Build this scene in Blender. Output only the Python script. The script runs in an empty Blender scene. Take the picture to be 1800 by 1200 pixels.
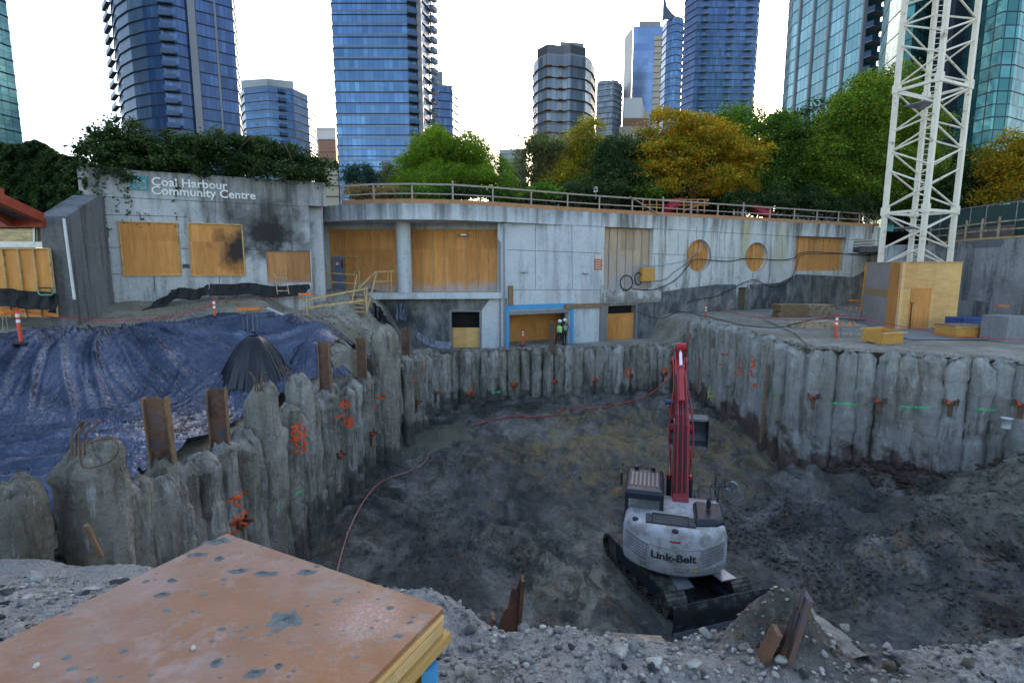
import bpy, bmesh, math, random
import numpy as np
from mathutils import Vector, Matrix
from mathutils.bvhtree import BVHTree
PI = math.pi
random.seed(7); rng = np.random.default_rng(11)
C = bpy.context.scene.collection
# ------------------------------------------------------------------ camera
F = 935.0; PITCH = math.atan2(130, F); CP, SP = math.cos(PITCH), math.sin(PITCH)
def ray(px, py):
    X = (px-900)/F; Y = (600-py)/F
    return Vector((X, Y*SP+CP, Y*CP-SP))
def at_y(px, py, y): r = ray(px, py); return r*(y/r.y)
def at_z(px, py, z): r = ray(px, py); return r*(z/r.z)
def at_t(px, py, t): return ray(px, py)*t
cam = bpy.data.objects.new('camera', bpy.data.cameras.new('camera')); C.objects.link(cam)
cam.data.sensor_width = 36; cam.data.lens = 36*F/1800; cam.data.clip_start = .05; cam.data.clip_end = 9000
cam.rotation_euler = (PI/2-PITCH, 0, 0); bpy.context.scene.camera = cam
# ------------------------------------------------------------------ noise (numpy)
def _h(ix, iy, iz):
    n = (ix*374761393 + iy*668265263 + iz*2147483647*31 + 1274126177).astype(np.int64)
    n = (n ^ (n >> 13))*1274126177 & 0x7fffffff
    n = (n ^ (n >> 16))*668265263 & 0x7fffffff
    return (n & 0xffff)/65535.0
def vn(x, y, z=0.0):
    x, y, z = np.broadcast_arrays(np.asarray(x, float), np.asarray(y, float), np.asarray(z, float))
    ix, iy, iz = np.floor(x).astype(np.int64), np.floor(y).astype(np.int64), np.floor(z).astype(np.int64)
    fx, fy, fz = x-ix, y-iy, z-iz
    fx, fy, fz = fx*fx*(3-2*fx), fy*fy*(3-2*fy), fz*fz*(3-2*fz)
    r = 0
    for a in (0, 1):
        for b in (0, 1):
            for c in (0, 1):
                w = (fx if a else 1-fx)*(fy if b else 1-fy)*(fz if c else 1-fz)
                r = r + w*_h(ix+a, iy+b, iz+c)
    return r*2-1
def fbm(x, y, z=0.0, o=4, g=.5):
    r = 0; a = 1; s = 0
    for i in range(o):
        r = r + a*vn(np.asarray(x)*2**i+i*17.3, np.asarray(y)*2**i+i*9.1, np.asarray(z)*2**i); s += a; a *= g
    return r/s
def sm(a, b, x):
    t = np.clip((np.asarray(x, float)-a)/(b-a), 0, 1); return t*t*(3-2*t)
# ------------------------------------------------------------------ objects
def props(o, label=None, cat=None, group=None, kind=None):
    if label: o['label'] = label
    if cat: o['category'] = cat
    if group: o['group'] = group
    if kind: o['kind'] = kind
    return o
def thing(name, label, cat, loc=(0, 0, 0), rotz=0, group=None):
    o = bpy.data.objects.new(name, None); C.objects.link(o); o.empty_display_size = .3
    o.location = loc; o.rotation_euler = (0, 0, rotz)
    return props(o, label, cat, group)
def origin_of(o):
    L = Vector((0, 0, 0))
    while o is not None: L = L+Vector(o.location); o = o.parent
    return L
def link(name, me, parent=None):
    o = bpy.data.objects.new(name, me); C.objects.link(o)
    if parent is not None: o.parent = parent
    return o
def dup(root, loc=None, rotz=None, label=None, group=None, scale=None):
    r = root.copy(); C.objects.link(r)
    if loc is not None: r.location = loc
    if rotz is not None: r.rotation_euler = (r.rotation_euler[0], r.rotation_euler[1], rotz)
    if scale is not None: r.scale = (scale,)*3
    if label: r['label'] = label
    if group: r['group'] = group
    def rec(a, b):
        for ch in list(a.children):
            c = ch.copy(); C.objects.link(c); c.parent = b; rec(ch, c)
    rec(root, r)
    return r
def fast_mesh(name, V, Fq, mat=None, smooth=False, uv=None):
    V = np.asarray(V, np.float32); Fq = np.asarray(Fq, np.int32); k = Fq.shape[1]
    me = bpy.data.meshes.new(name); me.vertices.add(len(V)); me.vertices.foreach_set('co', V.ravel())
    me.loops.add(Fq.size); me.loops.foreach_set('vertex_index', Fq.ravel())
    me.polygons.add(len(Fq)); me.polygons.foreach_set('loop_start', np.arange(0, Fq.size, k, dtype=np.int32))
    me.polygons.foreach_set('loop_total', np.full(len(Fq), k, np.int32))
    if smooth: me.polygons.foreach_set('use_smooth', np.ones(len(Fq), bool))
    if uv is not None:
        l = me.uv_layers.new(name='uv'); l.data.foreach_set('uv', np.asarray(uv, np.float32).ravel())
    me.update(calc_edges=True); me.validate()
    if mat: me.materials.append(mat)
    return me
def place_mesh(name, V, Fq, mat, parent=None, smooth=False, base=None):
    """world-space vertices -> object with its origin at its base"""
    V = np.asarray(V, float)
    if parent is None:
        L = Vector(base) if base is not None else Vector(((V[:, 0].min()+V[:, 0].max())/2, (V[:, 1].min()+V[:, 1].max())/2, V[:, 2].min()))
        o = link(name, fast_mesh(name, V-np.array(L), Fq, mat, smooth)); o.location = L
    else:
        o = link(name, fast_mesh(name, V-np.array(origin_of(parent)), Fq, mat, smooth), parent)
    return o
def grid_faces(nu, nv):
    i = np.arange(nu-1)[:, None]; j = np.arange(nv-1)[None, :]
    a = i*nv+j
    return np.stack([a, a+nv, a+nv+1, a+1], -1).reshape(-1, 4)
def axes(d):
    d = Vector(d).normalized(); u = Vector((0, 0, 1)) if abs(d.z) < .95 else Vector((1, 0, 0))
    s = d.cross(u).normalized(); return s, s.cross(d).normalized(), d
class MB:
    def __init__(s): s.v = []; s.f = []; s.sm = []
    def add(s, vs, fs, smooth=False):
        n = len(s.v); s.v += [Vector(p) for p in vs]; s.f += [tuple(i+n for i in f) for f in fs]; s.sm += [smooth]*len(fs); return s
    def box(s, c, d, rz=0, M=None):
        x, y, z = d[0]/2, d[1]/2, d[2]/2; R = Matrix.Rotation(rz, 3, 'Z') if M is None else M
        vs = [R @ Vector(p)+Vector(c) for p in ((-x,-y,-z),(x,-y,-z),(x,y,-z),(-x,y,-z),(-x,-y,z),(x,-y,z),(x,y,z),(-x,y,z))]
        return s.add(vs, ((0,3,2,1),(4,5,6,7),(0,1,5,4),(1,2,6,5),(2,3,7,6),(3,0,4,7)))
    def bar(s, p, q, w, h=None, up=None):
        h = h or w; p, q = Vector(p), Vector(q); d = (q-p)
        a, b, _ = axes(d)
        if up is not None:
            b = Vector(up).normalized(); a = d.normalized().cross(b).normalized(); b = a.cross(d.normalized())
        a, b = a*w/2, b*h/2
        vs = [p-a-b, p+a-b, p+a+b, p-a+b, q-a-b, q+a-b, q+a+b, q-a+b]
        return s.add(vs, ((0,3,2,1),(4,5,6,7),(0,1,5,4),(1,2,6,5),(2,3,7,6),(3,0,4,7)))
    def cyl(s, p, q, r, r2=None, n=12, cap=True):
        r2 = r if r2 is None else r2; p, q = Vector(p), Vector(q); a, b, _ = axes(q-p)
        vs = [c+(a*math.cos(2*PI*i/n)+b*math.sin(2*PI*i/n))*rr for c, rr in ((p, r), (q, r2)) for i in range(n)]
        s.add(vs, [(i, (i+1) % n, n+(i+1) % n, n+i) for i in range(n)], True)
        if cap: s.add(vs[:n], [tuple(range(n))[::-1]]); s.add(vs[n:], [tuple(range(n))])
        return s
    def tube(s, pts, r, n=7, rs=None):
        pts = [Vector(p) for p in pts]; vs = []; N = len(pts)
        for k, p in enumerate(pts):
            d = pts[min(k+1, N-1)]-pts[max(k-1, 0)]; a, b, _ = axes(d); rr = rs[k] if rs else r
            vs += [p+(a*math.cos(2*PI*i/n)+b*math.sin(2*PI*i/n))*rr for i in range(n)]
        fs = [(k*n+i, k*n+(i+1) % n, (k+1)*n+(i+1) % n, (k+1)*n+i) for k in range(N-1) for i in range(n)]
        s.add(vs, fs, True); s.add(vs[:n], [tuple(range(n))[::-1]]); s.add(vs[-n:], [tuple(range(n))]); return s
    def poly(s, pts, off):
        """closed planar polygon thickened by vector off"""
        n = len(pts); off = Vector(off); vs = [Vector(p) for p in pts]+[Vector(p)+off for p in pts]
        return s.add(vs, [tuple(range(n))[::-1], tuple(range(n, 2*n))]+[(i, (i+1) % n, n+(i+1) % n, n+i) for i in range(n)])
    def prism(s, pts, z0, z1): return s.poly([(p[0], p[1], z0) for p in pts], (0, 0, z1-z0))
    def loft(s, rings, smooth=True, cap=True):
        n = len(rings[0]); vs = [p for r in rings for p in r]
        s.add(vs, [(k*n+i, k*n+(i+1) % n, (k+1)*n+(i+1) % n, (k+1)*n+i) for k in range(len(rings)-1) for i in range(n)], smooth)
        if cap: s.add(rings[0], [tuple(range(n))[::-1]]); s.add(rings[-1], [tuple(range(n))])
        return s
    def lathe(s, prof, c=(0, 0, 0), n=16):
        c = Vector(c)
        return s.loft([[c+Vector((r*math.cos(2*PI*i/n), r*math.sin(2*PI*i/n), z)) for i in range(n)] for r, z in prof])
    def build(s, name, mat, parent=None, local=False, bevel=0, base=None):
        me = bpy.data.meshes.new(name); L = Vector((0, 0, 0))
        if not local:
            if parent is not None: L = origin_of(parent)
            elif base is not None: L = Vector(base)
            else:
                xs = [p.x for p in s.v]; ys = [p.y for p in s.v]; L = Vector(((min(xs)+max(xs))/2, (min(ys)+max(ys))/2, min(p.z for p in s.v)))
        me.from_pydata([p-L for p in s.v], [], s.f); me.polygons.foreach_set('use_smooth', s.sm)
        bm = bmesh.new(); bm.from_mesh(me); bmesh.ops.recalc_face_normals(bm, faces=bm.faces); bm.to_mesh(me); bm.free()
        me.materials.append(mat); o = link(name, me, parent)
        if parent is None and not local: o.location = L
        if bevel:
            b = o.modifiers.new('b', 'BEVEL'); b.width = bevel; b.segments = 2; b.limit_method = 'ANGLE'
        return o
def smooth_pts(pts, k=6):
    P = [Vector(p) for p in pts]; out = []
    for i in range(len(P)-1):
        a, b, c, d = P[max(i-1, 0)], P[i], P[i+1], P[min(i+2, len(P)-1)]
        for j in range(k):
            t = j/k
            out.append(.5*((2*b)+(c-a)*t+(2*a-5*b+4*c-d)*t*t+(3*b-a-3*c+d)*t**3))
    return out+[P[-1]]
# ------------------------------------------------------------------ materials
class N:
    def __init__(s, name, rough=.8, metal=0, spec=.5):
        s.m = bpy.data.materials.new(name); s.m.use_nodes = True; s.t = s.m.node_tree; s.b = s.t.nodes['Principled BSDF']
        s.b.inputs['Roughness'].default_value = rough; s.b.inputs['Metallic'].default_value = metal
        s.b.inputs['Specular IOR Level'].default_value = spec
        s.tc = s.t.nodes.new('ShaderNodeTexCoord'); s.obj = s.tc.outputs['Object']; s.uv = s.tc.outputs['UV']
        g = s.t.nodes.new('ShaderNodeNewGeometry'); s.pos = g.outputs['Position']; s.isl = g.outputs['Random Per Island']
    def lk(s, a, b):
        if isinstance(a, (int, float)): b.default_value = a
        elif isinstance(a, tuple): b.default_value = a if len(a) == len(b.default_value) else tuple(a)+(1,)
        else: s.t.links.new(a, b)
    def map(s, v, sc=(1, 1, 1), loc=(0, 0, 0), rot=(0, 0, 0)):
        n = s.t.nodes.new('ShaderNodeMapping'); s.lk(v, n.inputs[0]); n.inputs['Scale'].default_value = sc; n.inputs['Location'].default_value = loc; n.inputs['Rotation'].default_value = rot
        return n.outputs[0]
    def noise(s, sc, v=None, d=5, r=.55, dist=0, col=False):
        n = s.t.nodes.new('ShaderNodeTexNoise'); s.lk(v or s.pos, n.inputs['Vector']); n.inputs['Scale'].default_value = sc
        n.inputs['Detail'].default_value = d; n.inputs['Roughness'].default_value = r; n.inputs['Distortion'].default_value = dist
        return n.outputs[1] if col else s.math('MULTIPLY_ADD', n.outputs[0], 1.6, -.3, clamp=True)
    def vor(s, sc, v=None, out=0, rnd=1, feat='F1'):
        n = s.t.nodes.new('ShaderNodeTexVoronoi'); n.feature = feat; s.lk(v or s.pos, n.inputs['Vector']); n.inputs['Scale'].default_value = sc; n.inputs['Randomness'].default_value = rnd
        return n.outputs[out]
    def ramp(s, f, *st):
        n = s.t.nodes.new('ShaderNodeValToRGB'); s.lk(f, n.inputs[0]); e = n.color_ramp.elements
        while len(e) < len(st): e.new(.5)
        for k, (p, c) in enumerate(st): e[k].position = p; e[k].color = (c, c, c, 1) if isinstance(c, (int, float)) else tuple(c)+(1,)
        return n.outputs[0]
    def mix(s, f, a, b, mode='MIX'):
        n = s.t.nodes.new('ShaderNodeMix'); n.data_type = 'RGBA'; n.blend_type = mode
        s.lk(f, n.inputs[0]); s.lk(a, n.inputs[6]); s.lk(b, n.inputs[7]); return n.outputs[2]
    def math(s, op, a, b=0.0, c=0.0, clamp=False):
        n = s.t.nodes.new('ShaderNodeMath'); n.operation = op; n.use_clamp = clamp
        s.lk(a, n.inputs[0]); s.lk(b, n.inputs[1]); s.lk(c, n.inputs[2]); return n.outputs[0]
    def sep(s, v):
        n = s.t.nodes.new('ShaderNodeSeparateXYZ'); s.lk(v, n.inputs[0]); return n.outputs
    def comb(s, x, y, z):
        n = s.t.nodes.new('ShaderNodeCombineXYZ'); s.lk(x, n.inputs[0]); s.lk(y, n.inputs[1]); s.lk(z, n.inputs[2]); return n.outputs[0]
    def near(s, c, r, soft=1.0):
        """1 inside a blob round world point c with radii r, ragged by noise"""
        v = s.map(s.pos, sc=tuple(1/k for k in r), loc=tuple(-a/k for a, k in zip(c, r)))
        n = s.t.nodes.new('ShaderNodeVectorMath'); n.operation = 'LENGTH'; s.lk(v, n.inputs[0])
        d = s.math('ADD', n.outputs['Value'], s.math('MULTIPLY', s.math('SUBTRACT', s.noise(1.3, d=6, r=.6), .5), .9))
        return s.ramp(d, (max(0, 1-soft), 1), (1, 0))
    def bump(s, h, dist=.02, st=1.0):
        n = s.t.nodes.new('ShaderNodeBump'); n.inputs['Distance'].default_value = dist; n.inputs['Strength'].default_value = st
        s.lk(h, n.inputs['Height'])
        if s.b.inputs['Normal'].links: s.t.links.new(s.b.inputs['Normal'].links[0].from_socket, n.inputs['Normal'])
        s.t.links.new(n.outputs[0], s.b.inputs['Normal']); return s
    def col(s, c): s.lk(c, s.b.inputs['Base Color']); return s
    def rough(s, c): s.lk(c, s.b.inputs['Roughness']); return s
def flat(name, c, rough=.6, metal=0, var=.25, sc=3, bump=.0, dirt=None, dirtamt=.45):
    n = N(name, rough, metal); a = n.noise(sc, d=6, r=.6)
    cc = n.mix(a, tuple(k*(1-var) for k in c), tuple(min(1, k*(1+var)) for k in c))
    if dirt: cc = n.mix(n.ramp(n.noise(sc*.7+1.3, d=8, r=.68), (dirtamt, 0), (dirtamt+.18, .85)), cc, dirt)
    n.col(cc)
    if bump: n.bump(n.noise(sc*8, d=5), bump)
    return n.m
# ------------------------------------------------------------------ material library
def mk_concrete(name, a, b, stain, streak=.5, low=None, soot=False, yellow=False):
    n = N(name, .85)
    big = n.noise(.45, d=6, r=.6); c = n.mix(big, a, b)
    st = n.noise(1.0, n.map(n.pos, sc=(1.6, 1.6, .16)), d=7, r=.65)
    c = n.mix(n.math('MULTIPLY', n.ramp(st, (.5, 0), (.72, 1)), streak), c, stain)
    c = n.mix(n.math('MULTIPLY', n.ramp(n.noise(2.2, d=8, r=.7), (.55, 0), (.75, 1)), .45), c, tuple(k*.62 for k in a))
    c = n.mix(n.math('MULTIPLY', n.ramp(n.noise(9, d=6, r=.7), (.45, 0), (.8, 1)), .3), c, tuple(min(1, k*1.5) for k in b))
    if low:   # dark run-off from the parapet
        z = n.sep(n.pos)[2]; g = n.math('ADD', n.math('MULTIPLY', n.math('SUBTRACT', z, low[0]), 1/low[1]), n.math('MULTIPLY', n.math('SUBTRACT', st, .5), 1.6))
        c = n.mix(n.math('MULTIPLY', n.ramp(g, (.0, 0), (1, 1)), .75), c, (.055, .055, .05))
    if soot:
        c = n.mix(n.math('MULTIPLY', n.near((-12.1, 27.2, 1.5), (2.15, 2.2, 1.9), .7), .97), c, (.012, .011, .011))
        c = n.mix(n.math('MULTIPLY', n.near((-12.8, 27.2, 2.6), (3.3, 3.2, 2.3), .85), .6), c, (.03, .028, .026))
    if yellow:
        g3 = n.math('ADD', n.math('MULTIPLY', n.math('SUBTRACT', -.9, n.sep(n.pos)[2]), .45), n.math('MULTIPLY', n.math('SUBTRACT', n.noise(1.1, d=8, r=.7), .5), 1.5)); c = n.mix(n.ramp(g3, (.15, 0), (.7, .8)), c, (.11, .105, .095))
        for p, r in (((19.0, 44, 2.6), (.75, 3, 3.0)), ((22.9, 46, 1.5), (1.0, 3, 3.0)), ((27, 47, -1.4), (1.1, 3, 2.2))):
            c = n.mix(n.math('MULTIPLY', n.near(p, r, .8), .6), c, (.42, .38, .16))  # warm reflected sunlight painted on the wall as yellow patches
    n.col(c); n.bump(n.noise(14, d=6, r=.7), .012); n.bump(n.noise(1.5, d=4), .03)
    return n.m
M_conc_wall = mk_concrete('board_marked_concrete', (.45, .50, .53), (.56, .60, .63), (.22, .23, .23), .5, low=(2.7, 1.7))
M_conc_left = mk_concrete('weathered_concrete', (.38, .40, .41), (.54, .56, .57), (.13, .13, .12), .8, low=(1.7, 3.6), soot=True)
M_conc_right = mk_concrete('stained_glow_concrete', (.46, .48, .48), (.60, .61, .59), (.20, .19, .165), .85, low=(2.5, 2.0), yellow=True)
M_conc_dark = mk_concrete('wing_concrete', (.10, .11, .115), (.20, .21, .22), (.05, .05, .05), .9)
M_shot = mk_concrete('shotcrete', (.13, .14, .14), (.42, .44, .45), (.05, .05, .05), .9)
M_block = mk_concrete('block_concrete', (.15, .16, .17), (.24, .25, .26), (.1, .1, .1), .3)
def mk_membrane():
    n = N('dark_membrane', .55); a = n.noise(.8, n.map(n.pos, sc=(1, 1, .6)), d=8, r=.68)
    c = n.ramp(a, (.15, (.02, .025, .033)), (.42, (.06, .072, .085)), (.62, (.17, .18, .18)), (.85, (.36, .36, .33)))
    c = n.mix(n.ramp(n.noise(1.7, n.map(n.pos, sc=(1.6, 1.6, .25)), d=6), (.56, 0), (.75, .8)), c, (.16, .17, .16))
    n.col(c); n.bump(n.noise(6, d=5), .02); return n.m
M_memb = mk_membrane()
def mk_plywood(name, a, b, over=None, soot=False, knots=True, sheet=None):
    n = N(name, .7); v = n.map(n.pos, sc=(1.0, 1.0, 5.5) if sheet != 'v' else (5, 5, .8))
    g = n.noise(1.2, v, d=8, r=.6, dist=.6); c = n.mix(n.ramp(g, (.3, 0), (.7, 1)), a, b)
    c = n.mix(n.math('MULTIPLY', n.noise(.55, d=3), .5), c, tuple(k*.62 for k in a))
    cell = n.vor(.82, n.map(n.pos, sc=(1, .35, .5)), out=1, rnd=0)   # one tone per sheet
    c = n.mix(.28, c, n.mix(n.sep(cell)[0], tuple(k*.55 for k in a), tuple(min(1, k*1.35) for k in b)))
    if knots:
        k = n.vor(3.1, n.map(n.pos, sc=(1, .5, 2.2))); c = n.mix(n.ramp(k, (.05, .8), (.11, 0)), c, (.10, .035, .008))
    if over:  # grey sprayed-cement overspray on the lower part
        z = n.sep(n.pos)[2]; g2 = n.math('ADD', n.math('MULTIPLY', n.math('SUBTRACT', over[0], z), 1/over[1]), n.math('MULTIPLY', n.math('SUBTRACT', n.noise(.9, d=6, r=.6), .5), 1.5))
        c = n.mix(n.ramp(g2, (0, 0), (1, .85)), c, (.36, .38, .42))
    if soot: c = n.mix(n.math('MULTIPLY', n.near((-13.25, 26.7, 1.0), (1.55, 1.8, 1.55), .65), .98), c, (.015, .01, .008))
    n.col(c); n.bump(g, .004); return n.m
M_ply = mk_plywood('plywood', (.58, .205, .042), (.78, .345, .095), sheet='v')
M_ply_soot = mk_plywood('sooty_plywood', (.58, .205, .042), (.78, .345, .095), soot=True, sheet='v')
M_ply_over = mk_plywood('oversprayed_plywood', (.60, .22, .05), (.77, .35, .11), over=(-.75, .8), sheet='v', knots=False)
M_ply_pale = mk_plywood('pale_plywood', (.70, .36, .12), (.86, .52, .21))
M_ply_low = mk_plywood('stained_plywood', (.40, .15, .05), (.55, .27, .10), over=(-.35, .9), sheet='v')
M_ply_grey = mk_plywood('greyed_plywood', (.30, .27, .25), (.46, .37, .28), knots=False, sheet='v')
M_ply_wash = mk_plywood('whitewashed_plywood', (.42, .27, .16), (.52, .40, .28), over=(1.2, 3.0), sheet='v', knots=False)
M_stud = flat('lumber', (.55, .36, .16), .7, var=.3, sc=4, bump=.003, dirt=(.22, .17, .12), dirtamt=.55)
M_stud_grey = flat('grey_lumber', (.46, .35, .23), .8, var=.3, sc=4, bump=.003, dirt=(.15, .13, .11))
M_rail = flat('railing_lumber', (.36, .29, .25), .8, var=.3, sc=3)
M_timber = flat('brown_timber', (.24, .15, .085), .8, var=.45, sc=5, bump=.006)
M_formply = flat('form_plywood', (.56, .27, .06), .5, var=.15, sc=3, dirt=(.3, .2, .1), dirtamt=.6)
def mk_rust(name='rusty_steel', a=(.075, .045, .035), b=(.17, .08, .045), c2=(.085, .085, .115)):
    n = N(name, .75, .15); x = n.noise(2.5, d=8, r=.7); c = n.ramp(x, (.3, a), (.52, b), (.75, c2))
    c = n.mix(n.ramp(n.noise(7, d=6, r=.7), (.5, 0), (.85, .6)), c, (.26, .15, .075)); n.col(c); n.bump(n.noise(30, d=5), .004); return n.m
M_rust = mk_rust(); M_rust_light = mk_rust('rust_flange', (.13, .08, .05), (.25, .145, .075), (.12, .09, .07))
M_rebar = flat('rebar', (.13, .08, .05), .7, .2)
def mk_pile():
    n = N('secant_pile_concrete', .82)
    info = n.t.nodes.new('ShaderNodeObjectInfo').outputs['Random']
    x = n.noise(.9, n.map(n.pos, sc=(1.3, 1.3, .45)), d=8, r=.66)
    c = n.ramp(x, (.20, (.13, .12, .095)), (.42, (.33, .315, .275)), (.58, (.54, .525, .485)), (.8, (.74, .73, .70)))
    c = n.mix(n.math('MULTIPLY', info, .5), c, (.30, .255, .17))
    c = n.mix(n.ramp(n.noise(1.6, n.map(n.pos, sc=(2.2, 2.2, .22)), d=7, r=.7), (.52, 0), (.72, .75)), c, (.10, .10, .085))
    c = n.mix(n.ramp(n.noise(2.9, n.map(n.pos, sc=(3, 3, .5), loc=(4, 2, 1)), d=7, r=.72), (.62, 0), (.74, .8)), c, (.66, .68, .67))
    c = n.mix(n.ramp(n.noise(3.5, d=8, r=.75), (.55, 0), (.7, .5)), c, (.20, .155, .09))
    c = n.mix(n.math('MULTIPLY', n.math('GREATER_THAN', n.sep(n.pos)[0], 12.0), n.ramp(n.noise(.7, d=6), (.3, .15), (.7, .6))), c, (.56, .585, .58))
    # damp soil still stuck to the foot of the wall
    z = n.sep(n.pos)[2]; px = n.sep(n.pos)[0]
    lvl = n.math('ADD', n.math('MULTIPLY', n.math('SUBTRACT', n.noise(.8, d=6, r=.65), .5), 3.2), -7.75)
    right = n.math('GREATER_THAN', px, 12.0); lvl = n.math('ADD', lvl, n.math('MULTIPLY', right, .35))
    m = n.ramp(n.math('SUBTRACT', lvl, z), (0, 0), (.5, 1))
    soil = n.mix(right, (.10, .10, .085), n.ramp(n.noise(1.4, d=7, r=.7), (.25, (.05, .028, .02)), (.6, (.15, .085, .06)), (.85, (.26, .21, .18))))
    c = n.mix(n.math('MULTIPLY', m, .85), c, soil); n.col(c)
    n.rough(n.mix(m, (.85,)*3, (.55,)*3))
    n.bump(n.noise(4, d=8, r=.75), .16); n.bump(n.vor(9, feat='F1'), .03); n.bump(n.noise(28, d=4, r=.7), .02); return n.m
M_pile = mk_pile()
def mk_dirt():
    n = N('dirt', .9); x = n.noise(.5, d=9, r=.68)
    c = n.ramp(x, (.2, (.17, .16, .13)), (.5, (.36, .34, .29)), (.8, (.54, .52, .46)))
    c = n.mix(n.ramp(n.noise(.23, n.map(n.pos, sc=(1, 2.4, 1)), d=6), (.5, 0), (.66, .7)), c, (.28, .235, .15))
    c = n.mix(n.ramp(n.noise(7, d=8, r=.75), (.52, 0), (.72, .8)), c, (.07, .07, .06))
    c = n.mix(n.ramp(n.vor(9), (.0, .7), (.22, 0)), c, (.42, .43, .42))
    n.col(c); n.bump(n.noise(3, d=8, r=.7), .10); n.bump(n.noise(22, d=5, r=.7), .03); return n.m
M_dirt = mk_dirt()
def mk_mud():
    n = N('wet_mud', .6); v = n.map(n.pos, sc=(1, .62, 1), rot=(0, 0, .5))
    x = n.noise(.42, v, d=9, r=.68, dist=1.3)
    c = n.ramp(x, (.22, (.017, .019, .021)), (.43, (.080, .085, .082)), (.62, (.20, .20, .185)), (.88, (.44, .44, .40)))
    # ochre seams left of and behind the digger, rust tint under the right wall
    oc = n.math('MULTIPLY', n.near((6.5, 26, -8.6), (8.5, 6.5, 4), .5), n.ramp(n.noise(.75, v, d=8, r=.7, dist=1.5), (.36, 0), (.66, 1)))
    c = n.mix(n.math('MULTIPLY', oc, .8), c, (.42, .29, .12))
    c = n.mix(n.math('MULTIPLY', n.ramp(n.noise(1.1, v, d=8, r=.7, dist=1.2), (.55, 0), (.8, 1)), .75), c, (.24, .165, .085))
    gr = n.math('MULTIPLY', n.near((2.2, 15.5, -9), (3.0, 4.5, 4), .8), n.ramp(n.noise(.9, v, d=8, r=.72, dist=1.8), (.46, 0), (.60, 1)))
    c = n.mix(n.math('MULTIPLY', gr, .75), c, (.48, .47, .36))
    br = n.near((18, 20.6, -8), (6.0, 2.6, 3.5), .5); c = n.mix(n.math('MULTIPLY', br, .85), c, n.ramp(n.noise(1.6, d=8, r=.75), (.25, (.03, .017, .012)), (.55, (.10, .052, .034)), (.8, (.22, .12, .08))))
    mo = n.near((18.5, 16.2, -7), (7.0, 3.4, 5), .5); c = n.mix(n.math('MULTIPLY', mo, .8), c, n.ramp(n.noise(1.2, n.map(n.pos, sc=(1, 2.5, 1)), d=7), (.25, (.13, .12, .095)), (.8, (.36, .34, .27))))
    n.col(c)
    n.rough(n.ramp(n.noise(.6, v, d=6), (.35, .10), (.75, .62)))
    n.bump(n.noise(1.6, v, d=9, r=.72, dist=.6), .16); n.bump(n.noise(11, d=7, r=.75), .06); n.bump(n.vor(7), .03); return n.m
M_mud = mk_mud()
def mk_gravel():
    n = N('gravel', .92); x = n.noise(34, d=8, r=.8)
    c = n.ramp(x, (.15, (.14, .135, .125)), (.5, (.38, .375, .355)), (.8, (.64, .64, .61)))
    c = n.mix(n.ramp(n.noise(.9, d=8, r=.7), (.45, 0), (.65, .6)), c, (.42, .405, .37))
    c = n.mix(n.ramp(n.noise(1.6, d=7, r=.7), (.58, 0), (.7, .7)), c, (.07, .075, .08))
    c = n.mix(n.math('MULTIPLY', n.near((1.72, 3.0, -1.9), (.85, .7, .9), .6), .95), c, n.ramp(n.noise(12, d=8), (.2, (.035, .032, .03)), (.6, (.12, .10, .085)), (.95, (.30, .28, .25))))
    n.col(c); n.bump(n.vor(40), .012); n.bump(n.noise(9, d=8, r=.75), .05); n.bump(n.noise(60, d=4), .006); return n.m
M_gravel = mk_gravel()
def mk_rock(name, a, b):
    n = N(name, .85); c = n.ramp(n.noise(3, n.obj, d=8, r=.7), (.35, a), (.7, b)); c = n.mix(n.isl, n.mix(1.0, c, (.4, .4, .42), 'MULTIPLY'), n.mix(1.0, c, (1.2, 1.17, 1.1), 'MULTIPLY')); n.col(c); n.bump(n.noise(16, n.obj, d=6, r=.7), .02); return n.m
M_rock = mk_rock('rock', (.24, .24, .23), (.60, .595, .58)); M_rockd = mk_rock('dark_rock', (.02, .022, .025), (.07, .075, .08)); M_rockb = mk_rock('brown_clod', (.05, .04, .03), (.15, .115, .075))
def mk_tarp():
    n = N('black_plastic_sheet', .25, .85, 1.0); x = n.noise(.8, n.map(n.pos, sc=(1, 1, .6)), d=6)
    n.col(n.ramp(x, (.2, (.035, .050, .088)), (.8, (.12, .15, .215))))
    n.rough(n.ramp(n.noise(1.1, d=6), (.35, .12), (.7, .26)))
    n.bump(n.noise(2.6, n.map(n.pos, sc=(1.7, .55, 1), rot=(0, 0, .5)), d=3, r=.5, dist=2.2), .035); n.bump(n.noise(10, n.map(n.pos, sc=(1.5, .6, 1), rot=(0, 0, -.4)), d=3, dist=1.4), .012); return n.m
M_tarp = mk_tarp(); M_black = flat('black_fabric', (.012, .013, .016), .75, var=.4, sc=3)
M_blacktarp = flat('black_plastic', (.008, .010, .016), .35, var=.3)
M_red = flat('red_paint', (.42, .012, .02), .38, var=.18, sc=2, dirt=(.16, .05, .045), dirtamt=.52); M_cwhite = flat('white_paint', (.52, .54, .57), .42, var=.06, sc=1.2, dirt=(.30, .29, .26), dirtamt=.44)
M_cwline = flat('grey_paint', (.30, .31, .33), .5); M_dk = flat('dark_paint', (.016, .023, .038), .4, var=.3); M_track = flat('track_steel', (.05, .05, .048), .6, .4, var=.5, sc=6, bump=.01, dirt=(.17, .16, .135), dirtamt=.40)
M_bladem = flat('muddy_blade', (.022, .025, .03), .55, .2, var=.5, sc=3, bump=.01, dirt=(.13, .14, .13), dirtamt=.56)
M_chrome = flat('chrome', (.75, .8, .85), .15, 1, var=.03); M_rub = flat('rubber', (.012, .012, .013), .55)
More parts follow.
